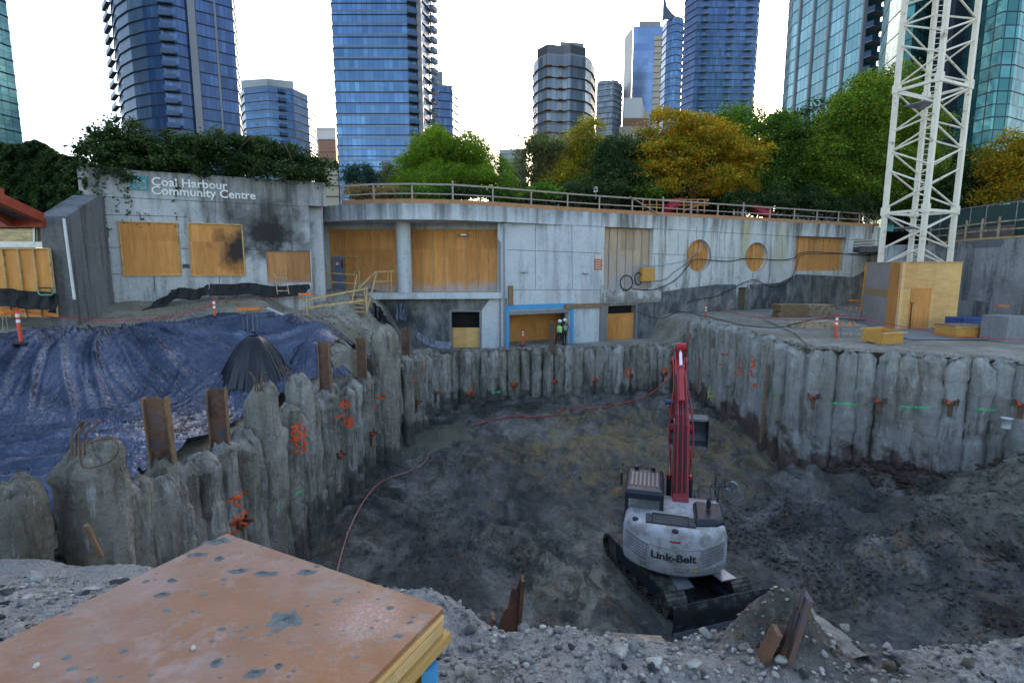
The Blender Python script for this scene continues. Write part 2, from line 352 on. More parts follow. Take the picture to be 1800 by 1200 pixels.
M_orange = flat('orange_plastic', (.75, .17, .02), .5, var=.15); M_orred = flat('red_orange_plastic', (.72, .06, .02), .5, var=.12); M_whiteb = flat('reflective_white', (.75, .76, .78), .4)
M_spray = flat('orange_spray_paint', (.85, .09, .015), .7, var=.15, sc=9); M_sprayg = flat('green_spray_paint', (.03, .55, .22), .7); M_sprayp = flat('pink_spray_paint', (.75, .06, .25), .7)
M_rope = flat('red_hose', (.38, .035, .03), .5, var=.25, dirt=(.28, .2, .17), dirtamt=.5); M_tape = flat('red_barrier_tape', (.5, .015, .025), .45)
M_blue = flat('blue_paint', (.03, .30, .58), .5, var=.15, sc=4); M_bin = flat('blue_bin_paint', (.02, .06, .22), .5); M_yel = flat('yellow_fibreglass', (.62, .66, .06), .45)
M_crane = flat('crane_paint', (.78, .72, .60), .5, var=.12, sc=1.5, dirt=(.24, .13, .06), dirtamt=.62); M_galv = flat('galvanised_steel', (.45, .47, .5), .4, .7)
M_steel = flat('grey_steel', (.22, .24, .27), .5, .5); M_redroof = flat('canopy_red_steel', (.35, .045, .018), .5, var=.2)
M_slide = flat('slide_plastic', (.35, .012, .03), .35); M_cable = flat('black_cable', (.012, .013, .015), .5); M_bark = flat('bark', (.10, .075, .05), .9, var=.4, sc=8, bump=.02)
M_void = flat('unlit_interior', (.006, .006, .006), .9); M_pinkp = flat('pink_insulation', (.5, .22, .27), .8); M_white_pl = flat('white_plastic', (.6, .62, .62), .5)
M_door = flat('blue_door', (.14, .20, .32), .5); M_sign = flat('sign_teal', (.02, .25, .30), .5, var=.5, sc=6); M_hivis = flat('hi_vis', (.25, .75, .10), .7); M_cloth = flat('dark_clothing', (.02, .022, .03), .85)
M_skin = flat('skin', (.42, .24, .16), .6); M_hatm = flat('helmet_white', (.7, .72, .72), .35); M_hatg = flat('helmet_mint', (.30, .62, .52), .35); M_brick = flat('brown_stone', (.30, .15, .10), .85)
M_pale = flat('pale_facade', (.5, .5, .5), .8, var=.1, sc=.05); M_tcon = flat('tower_concrete', (.22, .235, .27), .8, var=.15, sc=.1); M_tan = flat('tan_facade', (.40, .35, .28), .8, var=.1, sc=.05)
def mk_pane(name, c, rough=.08, alpha=.55):
    n = N(name, rough, 0, .8); n.col(c); n.b.inputs['Transmission Weight'].default_value = alpha; n.b.inputs['IOR'].default_value = 1.1; return n.m
M_glass = mk_pane('tinted_glass', (.18, .26, .30)); M_glasscl = mk_pane('clear_glass', (.7, .75, .7), .02, .9)
def mk_leaf(name, a, b, tr=.45):
    n = N(name, .65, 0, .25); x = n.noise(.35, d=5, r=.7); g = n.noise(2.5, d=3)
    c = n.mix(n.ramp(n.math('MULTIPLY', n.math('ADD', x, g), .5), (.38, 0), (.62, 1)), a, b); c = n.mix(n.isl, n.mix(1.0, c, (.55, .6, .55), 'MULTIPLY'), n.mix(1.0, c, (1.5, 1.4, 1.3), 'MULTIPLY')); n.col(c)
    t = n.t.nodes.new('ShaderNodeBsdfTranslucent'); n.lk(n.mix(1.0, c, (1.0, .95, .45), 'MULTIPLY'), t.inputs['Color'])
    m = n.t.nodes.new('ShaderNodeMixShader'); m.inputs[0].default_value = tr+.12
    n.t.links.new(n.b.outputs[0], m.inputs[1]); n.t.links.new(t.outputs[0], m.inputs[2])
    n.t.links.new(m.outputs[0], n.t.nodes['Material Output'].inputs['Surface']); return n.m
M_lgreen = mk_leaf('green_leaves', (0.0814, 0.198, 0.0418), (0.209, 0.396, 0.0698)); M_ldark = mk_leaf('dark_leaves', (0.0234, 0.0683, 0.0312), (0.078, 0.146, 0.0585), .3)
M_lyellow = mk_leaf('yellow_leaves', (0.317, 0.278, 0.0372), (0.632, 0.391, 0.0558)); M_lorange = mk_leaf('orange_leaves', (0.392, 0.232, 0.0267), (0.8, 0.375, 0.0535), .5)
M_lyg = mk_leaf('yellow_green_leaves', (0.188, 0.273, 0.0419), (0.46, 0.46, 0.0628)); M_lolive = mk_leaf('olive_leaves', (0.112, 0.149, 0.0836), (0.242, 0.278, 0.149)); M_livy = mk_leaf('ivy_leaves', (0.0175, 0.0527, 0.0211), (0.0702, 0.132, 0.0491), .25)
M_lbam = mk_leaf('bamboo_leaves', (0.116, 0.253, 0.0387), (0.271, 0.446, 0.0679), .5); M_lblue = mk_leaf('blue_green_needles', (0.0278, 0.0836, 0.0836), (0.0558, 0.149, 0.139), .2); M_dead = mk_leaf('dry_stems', (0.223, 0.167, 0.093), (0.409, 0.298, 0.149), .3)
# ------------------------------------------------------------------ ground
PIT = [(-3.2, 6.2), (-6.2, 6.6), (-6.5, 9), (-6.9, 14), (-6.8, 18), (-6.1, 24), (-5.2, 30), (-4.7, 33.2), (4, 34.9), (12.3, 36.5), (12.45, 30), (12.5, 23.1), (18.7, 19.2), (32, 10.8), (32, 3.2), (3, 3.0), (1.6, 3.1), (0, 3.2), (-1.2, 4.0)]
def seg_d(x, y, a, b):
    ax, ay = a; bx, by = b; dx, dy = bx-ax, by-ay
    t = np.clip(((x-ax)*dx+(y-ay)*dy)/(dx*dx+dy*dy), 0, 1); return np.hypot(x-ax-t*dx, y-ay-t*dy)
def sdf(x, y, P):
    x = np.asarray(x, float); y = np.asarray(y, float); d = np.full(np.broadcast(x, y).shape, 1e9); ins = np.zeros(d.shape, bool); n = len(P)
    for i in range(n):
        a, b = P[i], P[(i+1) % n]; d = np.minimum(d, seg_d(x, y, a, b))
        if a[1] != b[1]:
            cr = ((a[1] > y) != (b[1] > y)) & (x < (b[0]-a[0])*(y-a[1])/(b[1]-a[1])+a[0]); ins ^= cr
    return np.where(ins, -d, d)
EDGE = [(-60, -6), (-24, 10.5), (-16.4, 16.9), (-13.5, 20.8), (-11.9, 22.3), (-9.5, 22.8), (-8.0, 22.9), (-6.6, 26)]
def edge_d(x, y):
    d = np.full(np.broadcast(x, y).shape, 1e9)
    for a, b in zip(EDGE, EDGE[1:]): d = np.minimum(d, seg_d(x, y, a, b))
    return d
def edge_side(x, y):   # >0 beyond the crest of the bank (away from the pit)
    xs = [p[0] for p in EDGE]; ys = [p[1] for p in EDGE]
    return y-np.interp(x, xs, ys)
def top_z(x, y, noise=True):
    x = np.asarray(x, float); y = np.asarray(y, float)
    kx = sm(-12.8, -10.8, x); left = -2.4+.95*(sm(20, 27.5, y)*(1-kx)+sm(27.2, 30, y)*kx)+.25*sm(-12, -20, x)*sm(20, 26, y)
    d = edge_d(x, y)*np.where(edge_side(x, y) < 0, 1, 0)
    left = left-1.9*sm(0, 5.0, d)-.45*sm(.5, 3, d)*sm(7.5, 4.5, d)
    left = left-.5*sm(7.5, 4, y)*sm(-10, -6, x)+1.6*sm(5, 2, y)*sm(-6, -9, x)
    bank = sm(-9.4, -6.3, x)*sm(20.5, 25, y)
    leftb = left*(1-bank)+(-4.6)*bank+(-.7)*bank*sm(29, 33, y)
    back = -5.3+.35*vn(x*.35, y*.5, 3)*sm(36, 30, y)*0
    r = sm(-6.2, -4.6, x)
    z = leftb*(1-r)+back*r
    rr = sm(11.2, 12.6, x+.10*(y-30)*sm(36.5, 41, y)); right = -3.5+.0*x
    z = z*(1-rr)+right*rr
    near = sm(7.5, 6.2, y)*sm(-9, -6.5, x)
    nz = -2.2-.25*sm(2.4, 3.4, y)*sm(-1, 1, x)-.75*sm(2.3, 4.6, y)*sm(0, -2, x)-.3*sm(4.5, 6, y)-.55*sm(3.8, 6.8, y)
    z = z*(1-near)+nz*near
    if noise:
        k = 1-.75*np.clip(rr+sm(-4, -3, x)*sm(34, 35, y), 0, 1)
        z = z+k*(.12*fbm(x*.8, y*.8, 1, 4)+.04*fbm(x*4, y*4, 2, 3))
    return z
def floor_z(x, y, noise=True):
    x = np.asarray(x, float); y = np.asarray(y, float)
    z = -9.5+1.0*sm(20, 31, y)+.45*sm(-1.5, -6.5, x)*sm(23, 17, y)
    z = z+1.6*sm(8, 14, x)*sm(15, 9, y)+1.1*sm(10, 6, y)
    ridge = np.exp(-(((x-19.5)/5.4)**2+((y-16.6)/2.5)**2))*3.5
    m2 = np.exp(-(((x-12.0)/2.5)**2+((y-14.2)/2.0)**2))*1.0
    z = z+ridge+m2+.5*np.exp(-(((x-16)/5)**2+((y-20.5)/1.3)**2))
    z = z+.9*np.exp(-(((x-14.5)/3.0)**2+((y-10)/2.0)**2))+1.0*np.exp(-(((x-16)/5.0)**2+((y-21.2)/2.0)**2))+.35*sm(7, 11, x)*np.abs(fbm(x*.9, y*.9, 21, 3))*2
    z = z+.35*np.exp(-((x+5.2)/1.2)**2)*sm(26, 22, y)
    pud = np.exp(-(((x+3.4)/2.6)**2+((y-28.6)/2.6)**2)); z = z-.55*pud
    if noise:
        exc = 1-.85*np.exp(-(((x-4.9)/2.6)**2+((y-15)/2.6)**2)**2)
        z = z+exc*(1-.6*pud)*(.30*fbm(x*.45, y*.45, 5, 4)+.20*fbm(x*1.8, y*1.8, 6, 4)+.09*np.abs(fbm(x*6, y*6, 7, 2)))
        rut = np.sin((x*.5+y*.9)*3.2+2.2*vn(x*.3, y*.3, 9)); z = z+.05*rut*exc
        for cx_, cy_, r_ in ((-9, 8, 11.5), (-9, 8, 13.7), (16, 34, 10.5), (16, 34, 12.7), (3, 2, 19.5), (3, 2, 21.6)):
            dd = np.abs(np.hypot(x-cx_, y-cy_)-r_); z = z-(.13*sm(.34, .2, dd)-.07*np.exp(-((dd-.44)/.12)**2))*(1-.8*pud)*exc*sm(13, 9, x)
    return z
def sheet(name, x0, x1, y0, y1, step, zf, keep, mat):
    xs = np.arange(x0, x1+step/2, step); ys = np.arange(y0, y1+step/2, step); X, Y = np.meshgrid(xs, ys, indexing='ij'); Z = zf(X, Y)
    Fq = grid_faces(len(xs), len(ys)); K = keep(X, Y).ravel(); Fq = Fq[K[Fq].all(1)]
    V = np.stack([X.ravel(), Y.ravel(), Z.ravel()], -1); used = np.unique(Fq); mp = np.zeros(len(V), int); mp[used] = np.arange(len(used))
    o = link(name, fast_mesh(name, V[used], mp[Fq], mat, True)); return props(o, kind='structure')
HOLE = lambda X, Y: (np.abs(X-(Y*.03))>1e9)
pit = sheet('pit_floor', -7.6, 33, 4.0, 37.6, .09, floor_z, lambda X, Y: sdf(X, Y, PIT) < .75, M_mud)
def gz(X, Y):
    s = sdf(X, Y, PIT); z = top_z(X, Y); fz = np.minimum(floor_z(X, Y, False)-1.2, z-1)
    return np.where(s < .34, fz, z)
ground = sheet('ground', -34, 44, 2.4, 53, .16, gz, lambda X, Y: (sdf(X, Y, PIT) > -.05) & ~((X > -6.9) & (X < 33) & (Y < np.where(X < 0, 6.7, 5.6))), M_dirt)
def bank_z(X, Y):
    b = top_z(X, Y, False); k = sm(4.0, 2.9, Y)
    n1 = fbm(X*1.4, Y*1.4, 3, 5)*.13; n2 = np.abs(fbm(X*7, Y*7, 4, 3))*.05; n3 = np.abs(vn(X*22, Y*22, 4))*.018
    s = sdf(X, Y, PIT); drop = sm(.10, -.9, s)*3.5
    hump = (.30+.20*fbm(X*4, Y*4, 12, 4))*np.exp(-np.abs((X-1.66)/.33)**1.6-np.abs((Y-3.05)/.30)**2)+.12*np.exp(-(((X-3.0)/.6)**2+((Y-2.9)/.5)**2))+.06*np.exp(-(((X-.35)/.4)**2+((Y-3.0)/.4)**2))
    return b+n1+n2+n3+hump-drop
bank = sheet('gravel_bank', -7.0, 9.5, .6, 6.9, .032, bank_z, lambda X, Y: sdf(X, Y, PIT) > -1.3, M_gravel)
# coarse sheets: the lot behind and beside the camera, the park on top of the building, the city beyond
def plain(name, pts, z, mat):
    o = MB().add([(p[0], p[1], z) for p in pts], [tuple(range(len(pts)))]).build(name, mat, local=True); return props(o, kind='structure')
plain('lot', [(-400, -300), (400, -300), (400, 2.7), (33, 2.7), (33, .8), (-6.8, .8), (-6.8, 2.7), (-400, 2.7)], -2.3, M_dirt)
plain('lot_left', [(-400, 2.5), (-33.5, 2.5), (-33.5, 52), (-400, 52)], -2.0, M_dirt)
plain('lot_right', [(43.5, 2.5), (400, 2.5), (400, 52), (43.5, 52)], -3.6, M_dirt)
plain('subsoil', [(-60, 0), (60, 0), (60, 60), (-60, 60)], -12.5, M_dirt)
M_city = flat('city_ground', (.10, .11, .10), .9, var=.3, sc=.02)
plain('city_ground', [(-3000, 52), (3000, 52), (3000, 6000), (-3000, 6000)], -3.2, M_city)
M_soil = flat('park_soil', (.05, .06, .03), .9, var=.5, sc=.8)
props(MB().add([(-26, 30, 3.75), (-13, 30, 3.75), (-11.5, 36.3, 3.5), (-3, 36.1, 3.5), (0, 36.2, 3.5), (8, 39.9, 3.5), (36, 52.9, 3.5), (75, 62, 3.5), (75, 130, 3.5), (-60, 130, 3.5), (-60, 30, 3.75)], [tuple(range(11))]).build('park_ground', M_soil, local=True), kind='structure')
# puddle
pw = N('puddle_water', .03, 0, .6); pw.col((.16, .16, .115)); pw.bump(pw.noise(3), .002)
props(MB().add([(-5.9, 24, -9.04), (-.4, 24, -9.04), (-.4, 32.6, -9.04), (-5.9, 32.6, -9.04)], [(0, 1, 2, 3)]).build('puddle', pw.m, local=True), kind='structure')
def bvh(o):
    me = o.data; L = o.location; return BVHTree.FromPolygons([v.co+L for v in me.vertices], [tuple(p.vertices) for p in me.polygons])
B_pit, B_ground, B_bank = bvh(pit), bvh(ground), bvh(bank)
def hit(px, py, trees=None):
    best = None
    for t in (trees or (B_pit, B_ground, B_bank)):
        h = t.ray_cast(Vector((0, 0, 0)), ray(px, py).normalized())
        if h[0] is not None and (best is None or h[3] < best[3]): best = h
    return best[0] if best else None
def drop(x, y, z=20):
    best = -99
    for t in (B_pit, B_ground, B_bank):
        h = t.ray_cast(Vector((x, y, z)), Vector((0, 0, -1)))
        if h[0] is not None: best = max(best, h[0].z)
    return best
# ------------------------------------------------------------------ planes of the building
class Plane:
    """vertical wall plane; pixel corners of the photographed openings are brought back to metres on the wall itself"""
    def __init__(s, O, d): s.O = Vector((O[0], O[1], 0)); s.d = Vector((d[0], d[1], 0)).normalized(); s.n = Vector((s.d.y, -s.d.x, 0))
    def uz(s, px, py, off=0):
        r = ray(px, py); t = (s.O.dot(s.n)+off)/r.dot(s.n); p = r*t; return ((p-s.O).dot(s.d), p.z)
    def P(s, u, z, off=0): return s.O+s.d*u+s.n*off+Vector((0, 0, z))
    def at(s, px, py, off=0): u, z = s.uz(px, py, off); return s.P(u, z, off)
    def rect(s, x0, y0, x1, y1, off=0):
        xm, ym = (x0+x1)/2, (y0+y1)/2
        return s.uz(x0, ym, off)[0], s.uz(xm, y1, off)[1], s.uz(x1, ym, off)[0], s.uz(xm, y0, off)[1]
WL = Plane((-16.9, 25), (2.06, 1)); W = Plane((-.45, 35.0), (1, .465)); WP = Plane((0, 35.8), (1, 0)); WLow = Plane((0, 35.0), (1, .0))
def holed(name, pl, outer, holes, th, mat, parent, off=0):
    """wall slab with real openings"""
    bm = bmesh.new()
    for loop in [outer]+holes:
        vs = [bm.verts.new(pl.P(u, z, off)) for u, z in loop]
        for i in range(len(vs)): bm.edges.new((vs[i], vs[(i+1) % len(vs)]))
    bmesh.ops.triangle_fill(bm, use_beauty=True, use_dissolve=False, edges=bm.edges[:], normal=pl.n)
    ret = bmesh.ops.extrude_face_region(bm, geom=bm.faces[:])
    bmesh.ops.translate(bm, vec=-pl.n*th, verts=[g for g in ret['geom'] if isinstance(g, bmesh.types.BMVert)])
    bmesh.ops.recalc_face_normals(bm, faces=bm.faces)
    L = origin_of(parent); bmesh.ops.translate(bm, vec=-L, verts=bm.verts)
    me = bpy.data.meshes.new(name); bm.to_mesh(me); bm.free(); me.materials.append(mat); return link(name, me, parent)
def R4(u0, z0, u1, z1): return [(u0, z0), (u1, z0), (u1, z1), (u0, z1)]
def slab(mb, pl, u0, z0, u1, z1, o0, o1): # box on the wall between offsets
    pts = [pl.P(u0, z0, o0), pl.P(u1, z0, o0), pl.P(u1, z1, o0), pl.P(u0, z1, o0)]; return mb.poly(pts, pl.n*(o1-o0))
def line(mb, pl, px0, py0, px1, py1, w=.025, o=.004):
    a, b = pl.at(px0, py0, 0), pl.at(px1, py1, 0); return mb.bar(a+pl.n*0, b+pl.n*0, .008, w, up=None) if False else mb.bar(a, b, w, .008, up=pl.n)
M_joint = flat('joint_shadow_gap', (.05, .055, .06), .9)
# ---------------- left building
LB = thing('community_centre', 'weathered concrete community centre wall with lettering, soot stain and boarded windows', 'building', (-14.5, 26.2, -1.6))
u0 = WL.uz(148, 420)[0]; u1 = WL.uz(547, 450)[0]; uT = WL.uz(573, 340)[0]
boards = [(213, 391, 315, 484), (334, 394, 428, 484), (469, 442, 546, 497)]
holes = [R4(*WL.rect(*b)) for b in boards]
zT = 4.35; zs = WL.uz(560, 362)[1]
holed('wall', WL, [(u0, -3.0), (u1, -3.0), (u1, zs), (uT, zs), (uT, zT), (u0, zT)], holes, .5, M_conc_left, LB)
for i, b in enumerate(boards):
    q = WL.rect(*b); m = MB(); slab(m, WL, q[0]-.02, q[1]-.02, q[2]+.02, q[3]+.02, -.20, -.06 if i == 2 else .03)
    o = m.build('window_board', M_ply_soot if i == 1 else (M_ply_low if i == 2 else M_ply), LB)
    o['label'] = ['clean plywood board over the window', 'plywood board blackened by soot', 'overspray stained low plywood board'][i]
    if i < 2:
        m = MB()
        for a, c2 in (((q[0]-.03, q[1]), (q[2]+.03, q[1])), ((q[0], q[1]), (q[0], q[3])), ((q[2], q[1]), (q[2], q[3])), ((q[0], q[3]), (q[2], q[3]))):
            m.bar(WL.P(*a, .05), WL.P(*c2, .05), .07, .05)
        m.build('board_frame', M_stud, LB)
m = MB(); P0 = (148, 343.5)
for a in ((149, 344, 537, 363), (155, 377, 330, 381), (156, 434, 213, 435), (315, 437, 334, 437), (428, 439, 545, 441), (271, 484, 272, 512), (378, 345, 378, 394), (385, 484, 386, 500), (230, 385, 231, 391), (160, 480, 213, 482)): line(m, WL, *a)
m.build('joint_lines', M_joint, LB)
# rear body of the building so that it is no thin card
m = MB(); a, b = WL.P(u0+.15, 0, -.55), WL.P(uT-.2, 0, -.55)
m.prism([(a.x, a.y), (b.x, b.y), (b.x-3, b.y+9), (a.x-9, a.y+8)], -3, 4.2); m.build('rear_block', M_conc_left, LB)
m = MB(); slab(m, WL, *[WL.rect(321, 464, 333, 471)[k] for k in (0, 1, 2, 3)], 0, .03); m.build('plaque', M_dk, LB)
m = MB(); m.cyl(WL.at(160, 492)+WL.n*.12, WL.at(160, 515)+WL.n*.12, .05); m.build('wall_pipe', M_dk, LB)
def textobj(body, size, name, mat, ext=.01, bold=0):
    cu = bpy.data.curves.new('lettering', 'FONT'); cu.body = body; cu.size = size; cu.extrude = ext; cu.offset = bold; cu.space_line = .85; cu.resolution_u = 3
    o = bpy.data.objects.new('lettering', cu); C.objects.link(o); dg = bpy.context.evaluated_depsgraph_get()
    me = bpy.data.meshes.new_from_object(o.evaluated_get(dg)); bpy.data.objects.remove(o, do_unlink=True); me.materials.clear(); me.materials.append(mat); me.name = name; return me
def wall_text(body, pl, px0, py0, px1, name, mat, parent, off=.03, bold=.008, vscale=None, hgt=None):
    """letters fixed on the wall, baseline start at a point and running to a second one"""
    me = textobj(body, 1, name, mat, .02, bold); co = np.zeros(len(me.vertices)*3); me.vertices.foreach_get('co', co); co = co.reshape(-1, 3)
    ua, za = pl.uz(px0, py0); ub, _ = pl.uz(px1, py0); wdt = co[:, 0].max()-co[:, 0].min(); s = (ub-ua)/wdt; sv = hgt/.70 if hgt else s
    L = np.array(origin_of(parent)); out = np.array([np.array(pl.P(ua+(x-co[:, 0].min())*s, za+y*sv, off+z)) for x, y, z in co])-L
    me.vertices.foreach_set('co', out.ravel()); me.update(); return link(name, me, parent)
M_let = flat('letters', (.66, .68, .68), .5, .2)
wall_text('Coal Harbour', WL, 267, 326, 400, 'lettering', M_let, LB, hgt=.37, bold=.022); wall_text('Community Centre', WL, 267, 341.5, 449, 'lettering', M_let, LB, hgt=.37, bold=.022)
q = WL.rect(229, 309, 260, 334); m = MB(); slab(m, WL, *q, 0, .05); lg = m.build('emblem', M_sign, LB)
m = MB(); uc = (q[0]+q[2])/2; dz = q[3]-q[1]
for k in range(5):   # waves, sails and peaks of the emblem
    zz = q[1]+dz*(.12+.09*k); m.tube([WL.P(q[0]+.05+(q[2]-q[0]-.1)*j/12, zz+.03*math.sin(j*1.3+k), .06) for j in range(13)], .012, 4)
for ua, h_ in ((.25, .34), (.45, .5), (.62, .42), (.8, .3)):
    ux = q[0]+(q[2]-q[0])*ua; m.poly([WL.P(ux-.07, q[1]+dz*.52, .055), WL.P(ux+.07, q[1]+dz*.52, .055), WL.P(ux, q[1]+dz*(.52+h_*.8), .055)], WL.n*.015)
m.build('emblem_relief', flat('emblem_mint', (.35, .62, .60), .5), lg)
# wing wall left of it: the sloping concrete fin
A = WL.P(u0, 0, 0); Bp = at_y(80, 480, 20.8); Bp = Vector((Bp.x, Bp.y, 0))
def fin():
    m = MB(); d = (Bp-A); nn = Vector((d.y, -d.x, 0)).normalized()
    zt = at_y(104, 362, Bp.y).z
    a0, b0 = A, Bp
    prof = [(a0, -3), (b0, -3), (b0, at_y(80, 380, Bp.y).z), (a0+(b0-a0)*.18, 3.05), (a0, 3.15)]
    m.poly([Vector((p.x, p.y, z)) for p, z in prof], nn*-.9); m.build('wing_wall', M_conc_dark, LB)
fin()
pp = at_y(112, 384, 20.3); qq = at_y(131, 526, 20.3); m = MB(); m.cyl(pp, qq, .05); m.build('downpipe', M_white_pl, LB)
# ---------------- main building
MBd = thing('concrete_hall', 'long blue-grey concrete hall with curved roof edge, round openings and boarded bays', 'building', (8, 38, -5.4))
ztop = 3.8
Wu0 = W.uz(889, 500)[0]; Wu1 = W.uz(1556, 430)[0]
def ell(x0, y0, x1, y1, n=40):
    a = W.rect(x0, y0, x1, y1); cu, cz, ru, rz = (a[0]+a[2])/2, (a[1]+a[3])/2, (a[2]-a[0])/2, (a[3]-a[1])/2
    return [(cu+ru*math.cos(2*PI*i/n), cz+rz*math.sin(2*PI*i/n)) for i in range(n)]
win1 = W.rect(1062, 400, 1147, 508); win2 = W.rect(1398, 416, 1485, 476); c1, c2 = ell(1207, 421, 1250, 478), ell(1310, 426, 1349, 478)
gar = W.rect(895, 545, 1000, 608); lw = W.rect(1068, 537, 1117, 601); dr = W.rect(1297, 505, 1315, 553); ven = W.rect(1500, 420, 1538, 444)
gar = (gar[0], -5.4, gar[2], gar[3])
M_hallwall = M_conc_right
uS = W.uz(1056, 440)[0]
zj = .55
holed('wall', W, [(uS, -6), (Wu1, -6), (Wu1, ztop), (uS, ztop)], [R4(*win1), R4(*win2), c1, c2, R4(*lw), R4(*dr), R4(*ven)], .6, M_conc_right, MBd)
holed('panelled_wall', W, [(Wu0, -6), (gar[0], -6), (gar[0], gar[3]), (gar[2], gar[3]), (gar[2], -6), (uS, -6), (uS, ztop), (Wu0, ztop)], [], .6, M_conc_wall, MBd)
m = MB()
for a in ((1000, 395, 1062, 399), (1147, 402, 1545, 424), (892, 439, 1056, 445), (1147, 446, 1207, 449), (1250, 452, 1310, 454), (1349, 456, 1398, 458), (893, 509, 1056, 510), (941, 394, 941, 439), (1005, 397, 1006, 508), (941, 441, 941, 508), (1192, 408, 1192, 447), (1265, 410, 1265, 452), (1058, 376, 1058, 399), (1150, 450, 1150, 500), (1375, 418, 1375, 455), (1224, 398, 1225, 421)): line(m, W, *a, w=.03)
m.build('joint_lines', M_joint, MBd)
def ply_bay(pl, rect, mat, parent, n, off=-.45, name='boarded_bay', kn=None, stud=M_stud, so=.09):
    o = MB(); slab(o, pl, rect[0]-.1, rect[1]-.1, rect[2]+.1, rect[3]+.1, off-.03, off); b = o.build(name, mat, parent)
    m = MB()
    for k in range(n+1):
        u = rect[0]+(rect[2]-rect[0])*(k+(.0 if k in (0, n) else random.uniform(-.06, .06)))/n; u = min(max(u, rect[0]+.03), rect[2]-.03)
        slab(m, pl, u-.022, rect[1]+.04, u+.022, rect[3]-.04, off+.002, off+so)
    slab(m, pl, rect[0], rect[3]-.042, rect[2], rect[3]-.002, off+.002, off+so+.005); slab(m, pl, rect[0], rect[1]+.002, rect[2], rect[1]+.042, off+.002, off+so+.005)
    m.build('studs', stud, b); return b
ply_bay(W, win1, M_ply_wash, MBd, 6, stud=M_rail); ply_bay(W, win2, M_ply_over, MBd, 8)
for c in (c1, c2):
    us = [p[0] for p in c]; zs_ = [p[1] for p in c]; r = (min(us), min(zs_), max(us), max(zs_))
    b = ply_bay(W, (r[0]-.1, r[1]-.1, r[2]+.1, r[3]+.1), M_ply_over, MBd, 5, off=-.38)
    m = MB(); n = len(c)   # concrete rim round the opening
    cu, cz = sum(us)/n, sum(zs_)/n
    for k in range(n):
        p, q = c[k], c[(k+1) % n]; f = 1.05
        vs = [W.P(*p, .02), W.P(*q, .02), W.P(cu+(q[0]-cu)*f, cz+(q[1]-cz)*f, .02), W.P(cu+(p[0]-cu)*f, cz+(p[1]-cz)*f, .02)]; m.poly(vs, -W.n*.1)
    m.build('opening_rim', M_conc_right, MBd)
# lower window: board with a dark gap above, pale frame
o = MB(); slab(o, W, lw[0], lw[1], lw[2], lw[1]+(lw[3]-lw[1])*.78, -.3, -.26); o.build('window_board', M_ply, MBd)
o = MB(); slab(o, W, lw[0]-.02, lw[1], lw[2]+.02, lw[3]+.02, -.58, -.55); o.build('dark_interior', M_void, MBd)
o = MB()
for a in ((lw[0]-.12, lw[1]-.1, lw[0], lw[3]), (lw[2], lw[1]-.1, lw[2]+.12, lw[3]), (lw[0], lw[1]-.16, lw[2], lw[1]-.02)): slab(o, W, *a, -.1, .03)
o.build('window_frame', M_block, MBd)
o = MB(); slab(o, W, dr[0]-.02, dr[1], dr[2]+.02, dr[3]+.02, -.4, -.36); o.build('doorway_board', flat('door_shade', (.13, .10, .06), .8), MBd)
o = MB(); slab(o, W, dr[2], dr[1]-.05, dr[2]+.25, dr[3]-.2, -.05, .05); o.build('door_panel', M_block, MBd)
m = MB()
for k in range(9): z = ven[1]+(ven[3]-ven[1])*(k+.5)/9; m.box(W.P((ven[0]+ven[2])/2, z, -.05), (.01, .01, .01)); slab(m, W, ven[0], z-.025, ven[2], z+.03, -.10, .012)
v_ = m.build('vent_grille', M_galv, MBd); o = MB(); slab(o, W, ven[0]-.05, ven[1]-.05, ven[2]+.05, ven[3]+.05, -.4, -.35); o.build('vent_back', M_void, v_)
# dark band at the foot of the wall: old waterproof membrane
m = MB(); pts = [(1119, 603), (1119, 540), (1060, 535), (1062, 515), (1120, 512), (1175, 503), (1230, 500), (1300, 497), (1370, 497), (1430, 490), (1480, 478), (1548, 466), (1556, 560), (1300, 575)]
m.poly([W.at(*p) for p in [(1119, 606), (1119, 537), (1147, 516), (1200, 507), (1260, 500), (1294, 500), (1294, 580), (1200, 590)]]+[], W.n*.006); m.build('waterproof_membrane', M_memb, MBd)
m = MB(); m.poly([W.at(*p) for p in [(1318, 575), (1318, 500), (1370, 497), (1400, 482), (1450, 484), (1500, 487), (1554, 458), (1556, 560)]], W.n*.006); m.build('waterproof_membrane', M_memb, MBd)
m = MB(); slab(m, W, W.uz(1060, 520)[0], W.uz(1060, 534)[1], W.uz(1160, 520)[0], W.uz(1060, 513)[1], 0, .12); m.build('ledge', M_conc_right, MBd)
# garage opening
g0 = WP
gd = MB(); slab(gd, W, gar[0]-.8, -5.4, gar[2]+.8, gar[3], -2.6, -2.55); gd.build('inner_board', M_ply, MBd)
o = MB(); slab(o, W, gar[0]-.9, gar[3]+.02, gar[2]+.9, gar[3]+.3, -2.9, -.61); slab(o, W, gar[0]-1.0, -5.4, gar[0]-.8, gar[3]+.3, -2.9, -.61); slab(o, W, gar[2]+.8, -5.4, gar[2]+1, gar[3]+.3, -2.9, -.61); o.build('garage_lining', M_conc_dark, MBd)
bf = MB(); z1 = W.uz(940, 535)[1]
slab(bf, W, gar[0]-.30, z1-.30, gar[2]+.32, z1+.02, .002, .10); slab(bf, W, gar[0]-.30, -5.4, gar[0]-.04, z1-.31, .002, .10); slab(bf, W, gar[2]+.06, -5.4, gar[2]+.32, z1-.31, .002, .10); bf.build('garage_frame', M_blue, MBd)
o = MB(); slab(o, W, gar[0]-.02, gar[3]-.25, gar[2]+.02, gar[3], -.3, .0); o.build('steel_lintel', M_steel, MBd)
